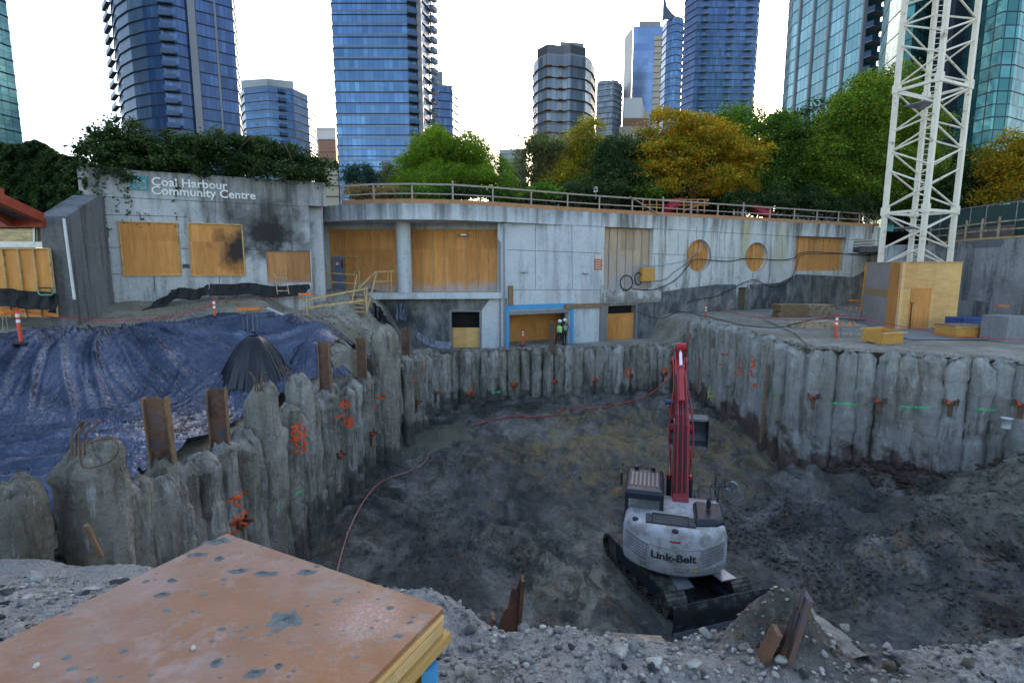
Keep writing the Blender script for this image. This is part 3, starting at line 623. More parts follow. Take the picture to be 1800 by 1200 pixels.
o = MB(); slab(o, W, gar[2]+.02-.5, W.uz(1000, 542)[1], W.uz(1056, 500)[0], W.uz(1000, 534)[1], .11, .2); o.build('timber_plank', M_timber, MBd)
o = MB(); q = W.rect(892, 502, 900, 536); slab(o, W, *q, .11, .2); o.build('timber_plank', M_timber, MBd)
# recess with stud walls, column, slab edge
FP = []
for px, py in ((548, 365), (575, 362), (610, 359.5), (650, 357.8), (700, 357), (750, 357.3), (800, 358.5), (850, 361), (885, 363), (930, 366), (975, 369), (1012, 371.5)):
    r = ray(px, py); t = ztop/r.z; FP.append((px, r*t))
def fy(px):
    return Vector((np.interp(px, [a for a, _ in FP], [p.x for _, p in FP]), np.interp(px, [a for a, _ in FP], [p.y for _, p in FP]), 0))
FP[-1] = (1012, W.P(W.uz(1012, 380)[0], ztop, .03))
rim = [(p.x, p.y) for _, p in FP]; back = [(W.P(Wu0+3, 0, -.7).x, W.P(Wu0+3, 0, -.7).y), (-1, 37.5), (-13, 37.5), (rim[0][0]-.6, rim[0][1]+1)]
mm = MB(); mm.prism(rim+back, 2.85, ztop); mm.build('roof_slab', M_conc_wall, MBd)
# stud walls
bayA = WP.rect(580, 390, 697, 514); bayB = WP.rect(722, 390, 879, 516)
o = MB(); 
for a in ((-14.5, -1.6, bayA[0], 3.2), (bayA[2], -1.6, bayB[0], 3.2), (bayB[2], -1.6, bayB[2]+1.5, 3.2)): slab(o, WP, *a, -.3, .0)
slab(o, WP, -14.5, 2.5, 1.5, 2.84, -.31, .004); o.build('recessed_wall', M_conc_wall, MBd)
ba = ply_bay(WP, (bayA[0], -1.6, bayA[2], 2.5), M_ply_over, MBd, 8, off=-.1); bb = ply_bay(WP, (bayB[0], -1.6, bayB[2], 2.5), M_ply_over, MBd, 8, off=-.1)
o = MB(); q = WP.rect(586, 451, 605, 510); slab(o, WP, q[0], -1.58, q[2], q[3], -.09, .03); dd = o.build('door', M_door, MBd); o = MB(); q2 = WP.rect(601, 457, 603, 470); slab(o, WP, *q2, .031, .08); o.build('handle', M_dk, dd)
o = MB(); q2 = WP.rect(589, 459, 598, 468); slab(o, WP, *q2, .031, .045); sg = o.build('notice', flat('notice_red', (.35, .02, .08), .6), dd); o = MB(); slab(o, WP, q2[0]+.06, q2[1]+.06, q2[2]-.06, q2[3]-.06, .046, .05); o.build('notice_paper', M_white_pl, sg)
o = MB(); slab(o, WP, bayA[0], 1.02-.35, WP.uz(640, 440)[0], 1.10-.35, -.08, .02); o.build('door_header', M_stud, MBd)
c0 = at_y(710.5, 450, 34.35); o = MB(); o.cyl((c0.x, c0.y, -1.6), (c0.x, c0.y, 2.86), .455, n=40, cap=False); o.build('column', M_conc_wall, MBd)
# floor slab edge and the lower dark wall
fe = [at_z(px, py, -1.6) for px, py in ()]
pts = [(-9.3, 33.4), (-8.0, 33.9), (-4, 34.25), (-.9, 34.4), (-.5, 34.9), (-.5, 36.4), (-9.3, 36.4), (-14, 36.4), (-14, 33.4)]
m = MB(); m.prism(pts, -2.0, -1.595); m.build('floor_slab', M_conc_wall, MBd)
lowop = WLow.rect(794, 548, 843, 611); ls = WLow.uz(700, 560)[0]; le = WLow.uz(888, 560)[0]
holed('lower_wall', WLow, [(ls-3.2, -5.8), (lowop[0], -5.8), (lowop[0], lowop[3]), (lowop[2], lowop[3]), (lowop[2], -5.8), (le+.1, -5.8), (le+.1, -2.0), (ls-3.2, -2.0)], [], .4, M_memb, MBd)
o = MB(); slab(o, WLow, lowop[0], -5.4, lowop[2], lowop[1]+(lowop[3]-lowop[1])*.55, -.3, -.26); o.build('door_board', M_ply_pale, MBd)
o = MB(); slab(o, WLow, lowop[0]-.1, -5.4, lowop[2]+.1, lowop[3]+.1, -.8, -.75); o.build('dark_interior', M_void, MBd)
o = MB()
for a in ((lowop[0]-.14, -5.4, lowop[0], lowop[3]), (lowop[2], -5.4, lowop[2]+.14, lowop[3]), (lowop[0]-.14, lowop[3], lowop[2]+.14, lowop[3]+.12)): slab(o, WLow, *a, -.1, .04)
o.build('door_frame', M_block, MBd)
m = MB(); m.poly([WLow.at(*p) for p in [(843+4, 612), (847, 545), (860, 527), (888, 524), (888, 612)]], WLow.n*.05); m.build('patched_concrete', M_conc_wall, MBd)
o = MB(); a = WP.P(0, 0); cxr = at_y(886, 450, 34.7)
o.cyl((cxr.x, cxr.y, -5.2), (cxr.x, cxr.y, 2.84), .045); o.cyl((cxr.x-.28, cxr.y+.02, -5.2), (cxr.x-.28, cxr.y+.02, 1.6), .04)
o.build('downpipe', M_steel, MBd)
o = MB(); p1 = Vector((cxr.x+.35, 34.85, 2.84)); o.poly([p1, p1+Vector((-.75, 0, 0)), p1+Vector((-.75, 0, -1.0)), p1+Vector((-.55, 0, -1.3))], (0, .5, 0)); o.build('concrete_corbel', M_conc_wall, MBd)
o = MB(); slab(o, W, Wu0-.35, -6, Wu0+.02, 2.84, -.6, -.003); o.build('pier', M_conc_wall, MBd)
# small fittings on the wall
def lamp(px, py, pl, nm='wall_lamp', s=1):
    o = MB(); p = pl.at(px, py); o.cyl(p, p+pl.n*.18*s, .05*s); o.cyl(p+pl.n*.16*s-pl.d*.22*s, p+pl.n*.20*s+pl.d*.14*s, .07*s, .05*s); o.build(nm, M_galv, MBd)
lamp(921, 478, W); lamp(1028, 480, W, s=1.2)
o = MB(); p = WP.at(815, 413, .1)
o.box(p+Vector((0, -.1, 0)), (.55, .12, .08)); o.cyl(p+Vector((-.25, -.15, 0)), p+Vector((-.33, -.3, -.05)), .08); o.cyl(p+Vector((.25, -.15, 0)), p+Vector((.33, -.3, -.05)), .08); o.build('flood_light', M_galv, MBd)
q = W.rect(1045, 449, 1058, 474); o = MB(); slab(o, W, *q, .004, .03); sg = o.build('safety_sign', flat('sign_orange', (.45, .12, .06), .6), MBd); o = MB()
slab(o, W, q[0], q[3]-.22, q[2], q[3], .031, .036)
for k in range(5): slab(o, W, q[0]+.06, q[1]+.10+.16*k, q[2]-.06-.05*(k % 2), q[1]+.16+.16*k, .031, .035)
o.build('sign_print', flat('sign_print', (.6, .5, .45), .7), sg)
# electric box with cables
EB = thing('electrical_box', 'brown junction box with coiled black cables hung on the whitewashed bay', 'electrical box', W.at(1136, 483, .15))
o = MB(); q = W.rect(1125, 470, 1147, 494); slab(o, W, *q, .03, .3); o.build('box', M_formply, EB, bevel=.01)
for (px, py, r1, r2) in ((1101, 497, .52, .50), (1122, 490, .3, .42)):
    o = MB()
    for dr_ in (0, .05): 
        cc = W.at(px, py, .12); o.tube([cc+W.d*((r1+dr_)*math.cos(a))+Vector((0, 0, (r2+dr_)*math.sin(a)))+W.n*(.03*dr_) for a in np.linspace(0, 2*PI, 28)], .025, 5)
    o.build('cable_coil', M_cable, EB)
def cable(name, pts, r, mat, label, cat, group=None, pl=None, off=.08, n=6):
    P = [pl.at(px, py)+pl.n*off for px, py in pts] if pl else pts
    o = MB().tube(smooth_pts(P, n), r, 5).build(name, mat); return props(o, label, cat, group)
cable('power_cable', [(1110, 508), (1142, 509), (1165, 503), (1190, 488), (1207, 468), (1216, 458), (1230, 456), (1255, 458), (1280, 459), (1305, 455), (1330, 455), (1370, 457), (1395, 453), (1405, 445), (1425, 443), (1470, 445), (1520, 449), (1545, 444)], .035, M_cable, 'thick black cable running across both round openings', 'cable', pl=W, off=.12)
cable('power_cable', [(1545, 442), (1500, 446), (1420, 446), (1404, 450), (1397, 470), (1385, 493), (1368, 503), (1350, 503), (1325, 492), (1305, 497), (1280, 510), (1255, 521), (1230, 525), (1205, 532)], .03, M_cable, 'black cable sagging below the round openings down to the dark membrane', 'cable', pl=W, off=.14)
cable('power_cable', [(1148, 494), (1168, 491), (1185, 477), (1207, 462), (1224, 445)], .022, M_cable, 'thin grey cable rising from the electrical box to the first round opening', 'cable', pl=W, off=.10)
cable('blue_cable', [(1112, 470), (1126, 466), (1150, 467), (1180, 463), (1206, 455), (1226, 436), (1236, 412), (1243, 378)], .02, M_blue, 'blue air line draped from the roof edge to the electrical box', 'cable', pl=W, off=.16)
# ---------------- roof edge railing
posts_px = [600, 655, 723, 795, 866, 934, 998, 1058, 1116, 1170, 1220, 1267, 1312, 1359, 1402, 1442, 1480, 1517, 1548]
def edge_pt(px, back=.35):
    if px < 1012: p = fy(px); r = Vector((p.x, p.y, 0)).normalized(); return Vector((p.x, p.y+back, ztop))
    u = W.uz(px, 385)[0]; return W.P(u, ztop, -back)
RL = thing('guard_rail', 'weathered timber guard rail curving along the roof edge', 'railing', (0, 35, ztop))
ep = [edge_pt(p) for p in posts_px]
for i, p in enumerate(ep):
    m = MB(); h = 1.22 if posts_px[i] not in (795, 1170, 1312) else 1.42; m.bar(p, p+Vector((0, 0, h)), .09, .09); m.bar(p+Vector((0, .5, 0)), p+Vector((0, 0, .55)), .04, .09); m.build('post', M_rail, RL)
def run(name, z, w, h, mat, pts, par, back=0):
    m = MB()
    for a, b in zip(pts, pts[1:]): m.bar(a+Vector((0, back, z)), b+Vector((0, back, z)), w, h, up=(0, 0, 1))
    m.build(name, mat, par)
run('top_rail', 1.16, .05, .10, M_rail, ep, RL, -.07); run('mid_rail', .62, .04, .07, M_rail, ep, RL, .07)
run('toe_board', .15, .03, .28, flat('toe_board', (.42, .20, .09), .7), ep, RL, -.07)
m = MB(); m.bar(edge_pt(1109, .2)+Vector((0, 0, 1.25)), edge_pt(1163, .2)+Vector((0, 0, .05)), .08, .05); m.build('brace', M_rail, RL); m = MB(); m.bar(edge_pt(1513, .2)+Vector((0, 0, 1.2)), edge_pt(1548, .2)+Vector((0, 0, .1)), .08, .05); m.build('brace', M_rail, RL)
# ---------------- right retaining wall, its deck and rails
RW = thing('retaining_wall', 'rough grey sprayed concrete retaining wall behind the plywood hoarding', 'retaining wall', (31, 40, -3.6))
a = Vector((33.2, 49.5, 0)); pts = [at_y(1555, 480, 46), at_y(1640, 480, 44), at_y(1700, 480, 39), at_y(1760, 480, 36), at_y(1900, 480, 31), at_y(2000, 480, 28)]
top = [426, 426, 425, 424, 424]
nv = 40; V = []; nu = 90
path = smooth_pts([Vector((p.x, p.y, 0)) for p in pts], 18); nu = len(path)
for p in path:
    zt = 1.9
    for j in range(nv):
        z = -3.8+(zt+3.8)*j/(nv-1); k = .22*float(fbm(p.x*.5, z*.6, p.y*.5, 4)); V.append((p.x-k*.5, p.y-k+.25*math.sin(z*1.3+1)*.2+(z+3.8)*.06, z))
place_mesh('wall_face', V, grid_faces(nu, nv), M_shot, RW, True)
m = MB(); m.prism([(p.x, p.y+.35) for p in path[::6]]+[(60, 40), (60, 70), (33, 60)], 1.35, 1.88); m.build('deck', M_conc_dark, RW)
for i, (px, py, t) in enumerate(((1742, 470, 0), (1720, 505, 0), (1760, 455, 0))): pass
GR = thing('timber_guard_rail', 'timber guard rail with plywood panels on top of the sprayed concrete wall', 'railing', (34, 38, 1.9))
rp = [Vector((p.x, p.y+.2, 1.9)) for p in path[16::9]]
for p in rp:
    m = MB(); m.bar(p, p+Vector((0, 0, 1.5)), .10, .10); m.build('post', M_stud_grey, GR)
run('top_rail', 1.15, .05, .1, M_stud_grey, rp, GR, -.08); run('mid_rail', .62, .05, .1, M_stud_grey, rp, GR, -.08); run('toe_board', .08, .1, .12, M_stud, rp, GR, -.08)
SC = thing('screen_fence', 'dark mesh screen fence on posts behind the timber guard rail', 'fence', (36, 42, 1.9))
sp = [p+Vector((.8, 2.0, 0)) for p in rp]; m = MB()
for a, b in zip(sp, sp[1:]): m.bar(a+Vector((0, 0, 1.2)), b+Vector((0, 0, 1.2)), .02, 2.3, up=(0, 0, 1))
m.build('mesh_screen', flat('green_mesh', (.02, .06, .055), .8), SC); run('top_rail', 2.45, .08, .08, M_steel, sp, SC)
m = MB()
for a, b in list(zip(sp, sp[1:]))[2:5]: m.bar(a+Vector((-.1, -.15, .5)), b+Vector((-.1, -.15, .5)), .03, .9, up=(0, 0, 1))
m.build('grey_panel', flat('grey_panel', (.16, .13, .12), .8), SC)
for p in sp: m = MB(); m.cyl(p, p+Vector((0, 0, 2.5)), .04); m.build('post', M_steel, SC)
# ---------------- left edge: red canopy, glazing strip, hoarding, hedge wall
CN = thing('entrance_canopy', 'red steel and glass canopy at the left edge above the glazed strip', 'canopy', (-21, 20, -1))
def pin(px, py, y): return at_y(px, py, y)
m = MB(); m.bar(pin(-60, 322, 17), pin(72, 383, 20.5), .22, .34); m.bar(pin(-60, 340, 19), pin(0, 340, 17), .2, .3); m.bar(pin(-60, 392, 20.8), pin(78, 392, 20.8), .25, .32); m.bar(pin(-40, 352, 18.5), pin(20, 392, 20.6), .2, .25); m.build('beam', M_redroof, CN)
m = MB(); m.poly([pin(-60, 330, 17.2), pin(72, 386, 20.6), pin(-60, 388, 21)], (0, 0, .05)); m.build('glass_panel', M_glass, CN)
GZ = thing('glazed_strip', 'curved reflective glazing above the plywood hoarding at the left edge', 'window', pin(30, 430, 21.2))
m = MB(); m.bar(pin(-260, 415, 21.2), pin(80, 415, 21.2), .04, .62, up=(0, 0, 1))
ng = N('amber_reflective_glass', .15, .3, .8); xx = ng.noise(1.6, ng.map(ng.pos, sc=(.5, 1, 3)), d=2, dist=3.5); ng.col(ng.ramp(xx, (.42, (.10, .09, .06)), (.47, (.35, .28, .14)), (.5, (.15, .15, .13)), (.56, (.4, .33, .17)), (.6, (.12, .12, .10)))); m.build('glass', ng.m, GZ)
m = MB(); m.bar(pin(-260, 430, 21.1), pin(80, 430, 21.1), .1, .22, up=(0, 0, 1)); m.bar(pin(-260, 397, 21.1), pin(80, 397, 21.1), .1, .10, up=(0, 0, 1)); m.bar(pin(61, 397, 21.08), pin(61, 430, 21.08), .08); m.build('frame', M_galv, GZ)
HD = thing('plywood_hoarding', 'orange plywood hoarding with studs left of the concrete wing wall', 'hoarding', pin(45, 515, 20.6))
m = MB(); a, b = pin(-260, 470, 20.6), pin(92, 470, 20.6); zt, zb = pin(50, 437, 20.6).z, -1.9
m.poly([Vector((a.x, a.y, zb)), Vector((b.x, b.y, zb)), Vector((b.x, b.y, zt)), Vector((a.x, a.y, zt))], (0, .04, 0)); m.build('panel', M_ply, HD)
m = MB()
for k in range(14): x = a.x+(b.x-a.x)*k/13; m.box((x, a.y-.05, (zb+zt)/2), (.05, .1, zt-zb))
m.box(((a.x+b.x)/2, a.y-.05, zt), (b.x-a.x, .12, .05)); m.build('studs', M_stud, HD)
# ------------------------------------------------------------------ towers
def mk_tglass(name, c1, c2, pw=1.5, fh=2.9, mort=(.05, .06, .08), metal=.42, rough=.22, msz=.05, spandrel=.0, sp_col=None, wav=.05):
    n = N(name, rough, metal, .5); v = n.map(n.uv, sc=(1, 1, 1))
    br = n.t.nodes.new('ShaderNodeTexBrick'); br.offset = 0; br.squash = 1; n.lk(v, br.inputs['Vector']); br.inputs['Scale'].default_value = 1
    br.inputs['Brick Width'].default_value = pw; br.inputs['Row Height'].default_value = fh; br.inputs['Mortar Size'].default_value = msz; br.inputs['Mortar Smooth'].default_value = 0
    br.inputs['Color1'].default_value = (0, 0, 0, 1); br.inputs['Color2'].default_value = (1, 1, 1, 1); br.inputs['Mortar'].default_value = (.5, .5, .5, 1); br.inputs['Bias'].default_value = -.25
    c = n.mix(br.outputs['Color'], c1, c2)
    b2 = n.t.nodes.new('ShaderNodeTexBrick'); b2.offset = .5; n.lk(v, b2.inputs['Vector']); b2.inputs['Scale'].default_value = 1; b2.inputs['Brick Width'].default_value = pw*4; b2.inputs['Row Height'].default_value = fh
    b2.inputs['Mortar Size'].default_value = 0; b2.inputs['Color1'].default_value = (.8, .8, .8, 1); b2.inputs['Color2'].default_value = (1.1, 1.1, 1.1, 1); b2.inputs['Bias'].default_value = 0
    c = n.mix(.8, c, b2.outputs['Color'], 'MULTIPLY')
    c = n.mix(n.math('MULTIPLY', n.ramp(n.noise(.05, d=4, r=.6, dist=1), (.4, 0), (.62, 1)), .35), c, tuple(k*.45 for k in c1))
    if sp_col:
        vv = n.math('FRACT', n.math('MULTIPLY', n.sep(v)[1], 1/fh)); c = n.mix(n.math('LESS_THAN', vv, spandrel), c, sp_col)
    c = n.mix(br.outputs['Fac'], c, mort); n.col(c)
    n.b.inputs['Metallic'].default_value = metal
    n.bump(n.noise(.25, d=2), wav); n.bump(br.outputs['Color'], .003)
    return n.m
T_blue = mk_tglass('dark_blue_glass', (.04, .10, .25), (.09, .19, .40), 1.1, 2.9, (.04, .06, .10), metal=.25, rough=.3)
T_blue2 = mk_tglass('steel_blue_glass', (.05, .15, .31), (.12, .27, .46), 1.3, 2.9, (.05, .07, .1), spandrel=.16, sp_col=(.10, .14, .19))
T_grey = mk_tglass('grey_glass', (.13, .17, .23), (.28, .34, .40), 1.5, 2.9, (.09, .09, .10), spandrel=.14, sp_col=(.12, .12, .12), metal=.2, rough=.3)
T_teal = mk_tglass('teal_glass', (.12, .32, .36), (.25, .46, .48), 1.5, 3.0, (.04, .12, .14), msz=.06)
T_green = mk_tglass('green_glass', (.02, .17, .18), (.10, .42, .42), 1.5, 1.75, (.010, .03, .035), msz=.09, wav=.14)
T_plain = mk_tglass('smooth_blue_glass', (.14, .24, .44), (.20, .32, .52), 3, 4.0, (.10, .17, .3), msz=.04)
M_slab_e = flat('slab_edge', (.045, .058, .08), .8, var=.15, sc=.3); M_bal = mk_pane('balcony_glass', (.10, .18, .30), .1, .3)
def tower(name, label, fp, z1, fh, glass, out=.28, slabmat=None, loc_z=-3.2, every=1, sth=.15, first=None, extra_roof=True):
    cx = sum(p[0] for p in fp)/len(fp); cy = sum(p[1] for p in fp)/len(fp)
    t = thing(name, label, 'building', (cx, cy, loc_z)); n = len(fp); V = []; Q = []; UV = []; u = 0
    for i in range(n):
        a, b = fp[i], fp[(i+1) % n]; L = math.hypot(b[0]-a[0], b[1]-a[1]); k = len(V)
        V += [(a[0]-cx, a[1]-cy, 0), (b[0]-cx, b[1]-cy, 0), (b[0]-cx, b[1]-cy, z1-loc_z), (a[0]-cx, a[1]-cy, z1-loc_z)]; Q.append((k, k+1, k+2, k+3))
        UV += [(u, 0), (u+L, 0), (u+L, z1-loc_z), (u, z1-loc_z)]; u += L
    me = fast_mesh('curtain_wall', V, Q, glass, uv=UV); link('curtain_wall', me, t)
    if slabmat is None: slabmat = M_slab_e
    def off(o): return [(cx+(p[0]-cx)*(1+o/max(1, math.hypot(p[0]-cx, p[1]-cy)))-cx, cy+(p[1]-cy)*(1+o/max(1, math.hypot(p[0]-cx, p[1]-cy)))-cy) for p in fp]
    nfl = int((z1-loc_z)/fh); proto = None
    if every:
        for k in range(nfl, max(0, nfl-95), -every):
            z = k*fh
            if first is not None and z+loc_z < first: break
            if proto is None:
                m = MB(); m.prism(off(out), 0, sth); proto = m.build('floor_slab', slabmat, t, local=True); proto.location = (0, 0, z)
            else: o = proto.copy(); C.objects.link(o); o.location = (0, 0, z)
    if extra_roof: m = MB(); m.prism(off(-.1), z1-loc_z, z1-loc_z+.5); m.build('roof', M_tcon, t, local=True)
    return t
def cpt(px, py, y): p = at_y(px, py, y); return (p.x, p.y)
def ztop_at(py, y): return at_y(900, py, y).z
def balconies(t, p, d, z0, z1, fh, L, depth, mat=None, rail=True):
    """one balcony per storey starting from point p along direction d (plan)"""
    org = origin_of(t); d = Vector((d[0], d[1], 0)).normalized(); nn = Vector((d.y, -d.x, 0)); P = Vector((p[0], p[1], 0)); proto = None
    k = math.ceil((z0-org.z)/fh)
    while k*fh+org.z < z1:
        if proto is None:
            m = MB(); a = P-Vector((org.x, org.y, 0)); m.poly([a, a+d*L, a+d*L+nn*depth, a+nn*depth], (0, 0, .2)); proto = m.build('balcony', mat or M_slab_e, t, local=True); proto.location = (0, 0, k*fh)
            if rail:
                m = MB(); m.poly([a+nn*depth, a+d*L+nn*depth, a+d*L+nn*(depth-.06), a+nn*(depth-.06)], (0, 0, 1.05)); m.poly([a, a+nn*depth, a+nn*depth+d*.05, a+d*.05], (0, 0, 1.05)); r = m.build('glass_rail', M_bal, proto, local=True)
                r.location = (0, 0, .2)
        else:
            o = proto.copy(); C.objects.link(o); o.location = (0, 0, k*fh)
            for ch in proto.children: c = ch.copy(); C.objects.link(c); c.parent = o
        k += 1
def mass(t, name, fp, z0, z1, mat):
    m = MB(); m.prism(fp, z0, z1); return m.build(name, mat, t)
# T0 teal tower at the left edge
fp = [cpt(34, 200, 120), cpt(-90, 200, 108), cpt(-130, 200, 150), cpt(16, 200, 150)]
tower('glass_tower', 'teal glass tower cropped by the left edge of the picture', fp, 90, 2.9, T_teal, out=.3, first=8)
# T1
arc = [(196, 158), (199, 152), (206, 147.5), (225, 143.5), (252, 141), (280, 140), (308, 140.5), (325, 142)]
fp = [cpt(a, 30, b) for a, b in arc]+[cpt(330, 30, 142.8), cpt(344, 30, 143), cpt(410, 30, 148.5), cpt(413, 30, 156), cpt(330, 30, 190), cpt(215, 30, 180)]
T1 = tower('glass_tower', 'dark blue curved glass tower rising behind the community centre lettering', fp, 92, 2.9, T_blue, out=.3, first=12)
a = cpt(330, 30, 142.3); b = cpt(343, 30, 142.6); mass(T1, 'concrete_fin', [a, (a[0], a[1]+3), (b[0], b[1]+3), b], -3.2, 100, M_tcon)
a = cpt(376, 30, 145.4); b = cpt(380, 30, 145.7); mass(T1, 'concrete_fin', [a, (a[0], a[1]+3), (b[0], b[1]+3), b], -3.2, 98, M_tcon)
q0, q1 = cpt(280, 30, 139.6), cpt(304, 30, 140.2); balconies(T1, q0, (q1[0]-q0[0], q1[1]-q0[1]), 10, 92, 2.9, math.dist(q0, q1), 1.1)
q0, q1 = cpt(188, 30, 157), cpt(197, 30, 152); balconies(T1, q0, (q1[0]-q0[0], q1[1]-q0[1]), 10, 92, 2.9, math.dist(q0, q1), 1.0)
# T2
zt = ztop_at(160, 215); fp = [cpt(418, 150, 222), cpt(428, 150, 213), cpt(470, 150, 210), cpt(515, 150, 214), cpt(540, 150, 222), cpt(552, 150, 232), cpt(550, 150, 250), cpt(420, 150, 250)]
T2 = tower('glass_tower', 'low blue glass tower with a pale glazed crown, right of the curved blue tower', fp, zt, 3.1, T_blue2, out=.45, first=20, slabmat=flat('pale_slab', (.30, .28, .25), .8))
fp = [cpt(424, 150, 216), cpt(470, 150, 214), cpt(516, 150, 217), cpt(512, 150, 235), cpt(430, 150, 235)]; m = MB(); m.prism(fp, zt+.5, ztop_at(140, 215)); m.build('crown', mk_tglass('crown_glass', (.35, .34, .28), (.55, .52, .42), 2, 2.5, (.3, .3, .28), metal=.3), T2)
m = MB(); fp = [cpt(521, 150, 219), cpt(534, 150, 226), cpt(530, 150, 240), cpt(519, 150, 240)]; m.prism(fp, zt+.5, ztop_at(152, 215)); m.build('crown', M_tcon, T2)
q0, q1 = cpt(487, 150, 211), cpt(500, 150, 212.6); balconies(T2, q0, (q1[0]-q0[0], q1[1]-q0[1]), 22, zt, 3.1, math.dist(q0, q1), 1.2)
# T3 pale blocks
fp = [cpt(549, 240, 330), cpt(590, 240, 330), cpt(600, 240, 350), cpt(549, 240, 350)]; tower('pale_block', 'pale sunlit apartment block in the gap between the two left towers', fp, ztop_at(226, 330), 3, M_pale, every=2, out=.5, slabmat=M_pale)
fp = [cpt(560, 250, 290), cpt(590, 250, 290), cpt(598, 250, 305), cpt(560, 250, 305)]; tower('brick_block', 'salmon brick block below the pale block between the two left towers', fp, ztop_at(246, 290), 3, M_brick, every=2, out=.3)
fp = [cpt(572, 300, 150), cpt(594, 300, 150), cpt(598, 300, 160), cpt(570, 300, 160)]; tower('low_building', 'small tan building with slab edges at the foot of the central dark tower', fp, ztop_at(286, 150), 2.8, M_tan, out=.5)
# T4
fp = [cpt(584, 30, 150), cpt(715, 30, 150), cpt(731, 30, 151), cpt(755, 30, 160), cpt(757, 30, 175), cpt(600, 30, 178), cpt(588, 30, 172)]
T4 = tower('glass_tower', 'broad blue glass tower with thin slab edges and balconies on its right edge', fp, 92, 2.75, T_blue2, out=.3, first=8)
q0, q1 = cpt(716, 30, 149.5), cpt(732, 30, 150.3); m = MB()
q2 = cpt(731, 30, 150.2); mass(T4, 'concrete_fin', [q1, (q1[0]+.1, q1[1]+1.5), (q1[0]+1.2, q1[1]+1.6), (q1[0]+1.2, q1[1]+.2)], -3.2, 96, M_tcon)
balconies(T4, q0, (q1[0]-q0[0], q1[1]-q0[1]), 10, 92, 2.75, math.dist(q0, q1), .9)
q0, q1 = cpt(754, 30, 159.5), cpt(762, 30, 163); balconies(T4, q0, (q1[0]-q0[0]+.4, q1[1]-q0[1]), 32, 92, 2.75, 2.6, 1.3, mat=M_tcon)
fp = [cpt(758, 130, 205), cpt(795, 130, 207), cpt(804, 130, 214), cpt(802, 130, 235), cpt(758, 130, 230)]
T4b = tower('glass_tower', 'shorter blue glass tower tucked behind the right edge of the broad tower', fp, ztop_at(150, 205), 2.9, T_blue, out=.4, first=15)
fp = [cpt(758, 130, 206), cpt(778, 130, 206), cpt(778, 130, 215), cpt(758, 130, 215)]; mass(T4b, 'penthouse', fp, ztop_at(150, 205)+.5, ztop_at(124, 205), M_tcon)
# T5
zt = ztop_at(82, 150)
fp = [cpt(938, 90, 154), cpt(946, 90, 150), cpt(962, 90, 147), cpt(990, 90, 148), cpt(1003, 90, 147), cpt(1030, 90, 149), cpt(1040, 90, 152), cpt(1047, 90, 158), cpt(1046, 90, 176), cpt(942, 90, 172)]
T5 = tower('apartment_tower', 'grey blue apartment tower with stepped roof and a mast, left of the low sun', fp, ztop_at(105, 150), 2.75, T_grey, out=.35, first=12)
fp = [cpt(944, 80, 152), cpt(962, 80, 148.5), cpt(990, 80, 149.5), cpt(1003, 80, 148.5), cpt(1030, 80, 151), cpt(1030, 80, 170), cpt(946, 80, 170)]; m = MB(); m.prism(fp, ztop_at(105, 150)+.5, zt); m.build('upper_storeys', T_grey, T5)
fp = [cpt(985, 70, 152), cpt(1027, 70, 153), cpt(1027, 70, 166), cpt(985, 70, 166)]; mass(T5, 'penthouse', fp, zt, ztop_at(68, 150), M_tcon)
m = MB(); p = at_y(1029, 68, 153); m.cyl(p, p+Vector((0, 0, 3.3)), .12, n=6); m.build('mast', M_galv, T5)
for x0, x1, yy in ((958, 970, 147), (982, 990, 147.5)):
    q0, q1 = cpt(x0, 90, yy), cpt(x1, 90, yy); balconies(T5, q0, (q1[0]-q0[0], q1[1]-q0[1]), 14, ztop_at(105, 150)-2, 2.75, math.dist(q0, q1), 1.0, mat=M_brick, rail=False)
# T6
fp = [cpt(1050, 150, 330), cpt(1078, 150, 326), cpt(1094, 150, 334), cpt(1092, 150, 350), cpt(1050, 150, 350)]
T6 = tower('apartment_tower', 'small distant grey tower between the stepped tower and the slanted blue tower', fp, ztop_at(146, 330), 3.2, T_grey, out=.5, first=30)
fp = [cpt(1054, 150, 332), cpt(1088, 150, 332), cpt(1088, 150, 345), cpt(1054, 150, 345)]; mass(T6, 'penthouse', fp, ztop_at(146, 330)+.5, ztop_at(139, 330), M_galv)
# T7 slanted blue slab tower with pale side
fp = [cpt(1112, 100, 330), cpt(1166, 100, 330), cpt(1166, 100, 360), cpt(1116, 100, 360)]
T7 = tower('office_tower', 'smooth blue office tower with a pale angled side face beside the sun', fp, ztop_at(48, 330), 4, T_plain, every=0)
fp = [cpt(1097, 100, 345), cpt(1111.6, 100, 329.6), cpt(1111.6, 100, 345), cpt(1099, 100, 360)]; mass(T7, 'side_face', fp, -3.2, ztop_at(47, 330), M_pale)
fp = [cpt(1122, 100, 333), cpt(1160, 100, 333), cpt(1160, 100, 350), cpt(1122, 100, 350)]; mass(T7, 'plant_room', fp, ztop_at(48, 330), ztop_at(33, 330), M_tcon)
fp = [cpt(1097, 180, 300), cpt(1128, 180, 300), cpt(1140, 180, 304), cpt(1138, 180, 320), cpt(1099, 180, 320)]; t = thing('pale_block', 'white low block in front of the smooth blue office tower', 'building', (fp[0][0]+4, 308, -3.2))
m = MB(); zz = ztop_at(172, 300); n = len(fp); vs = [(p[0], p[1], -3.2) for p in fp]+[(p[0], p[1], zz+(-12 if i in (2, 3) else 0)) for i, p in enumerate(fp)]
m.add(vs, [tuple(range(n, 2*n))]+[(i, (i+1) % n, n+(i+1) % n, n+i) for i in range(n)]); m.build('wall', M_pale, t)
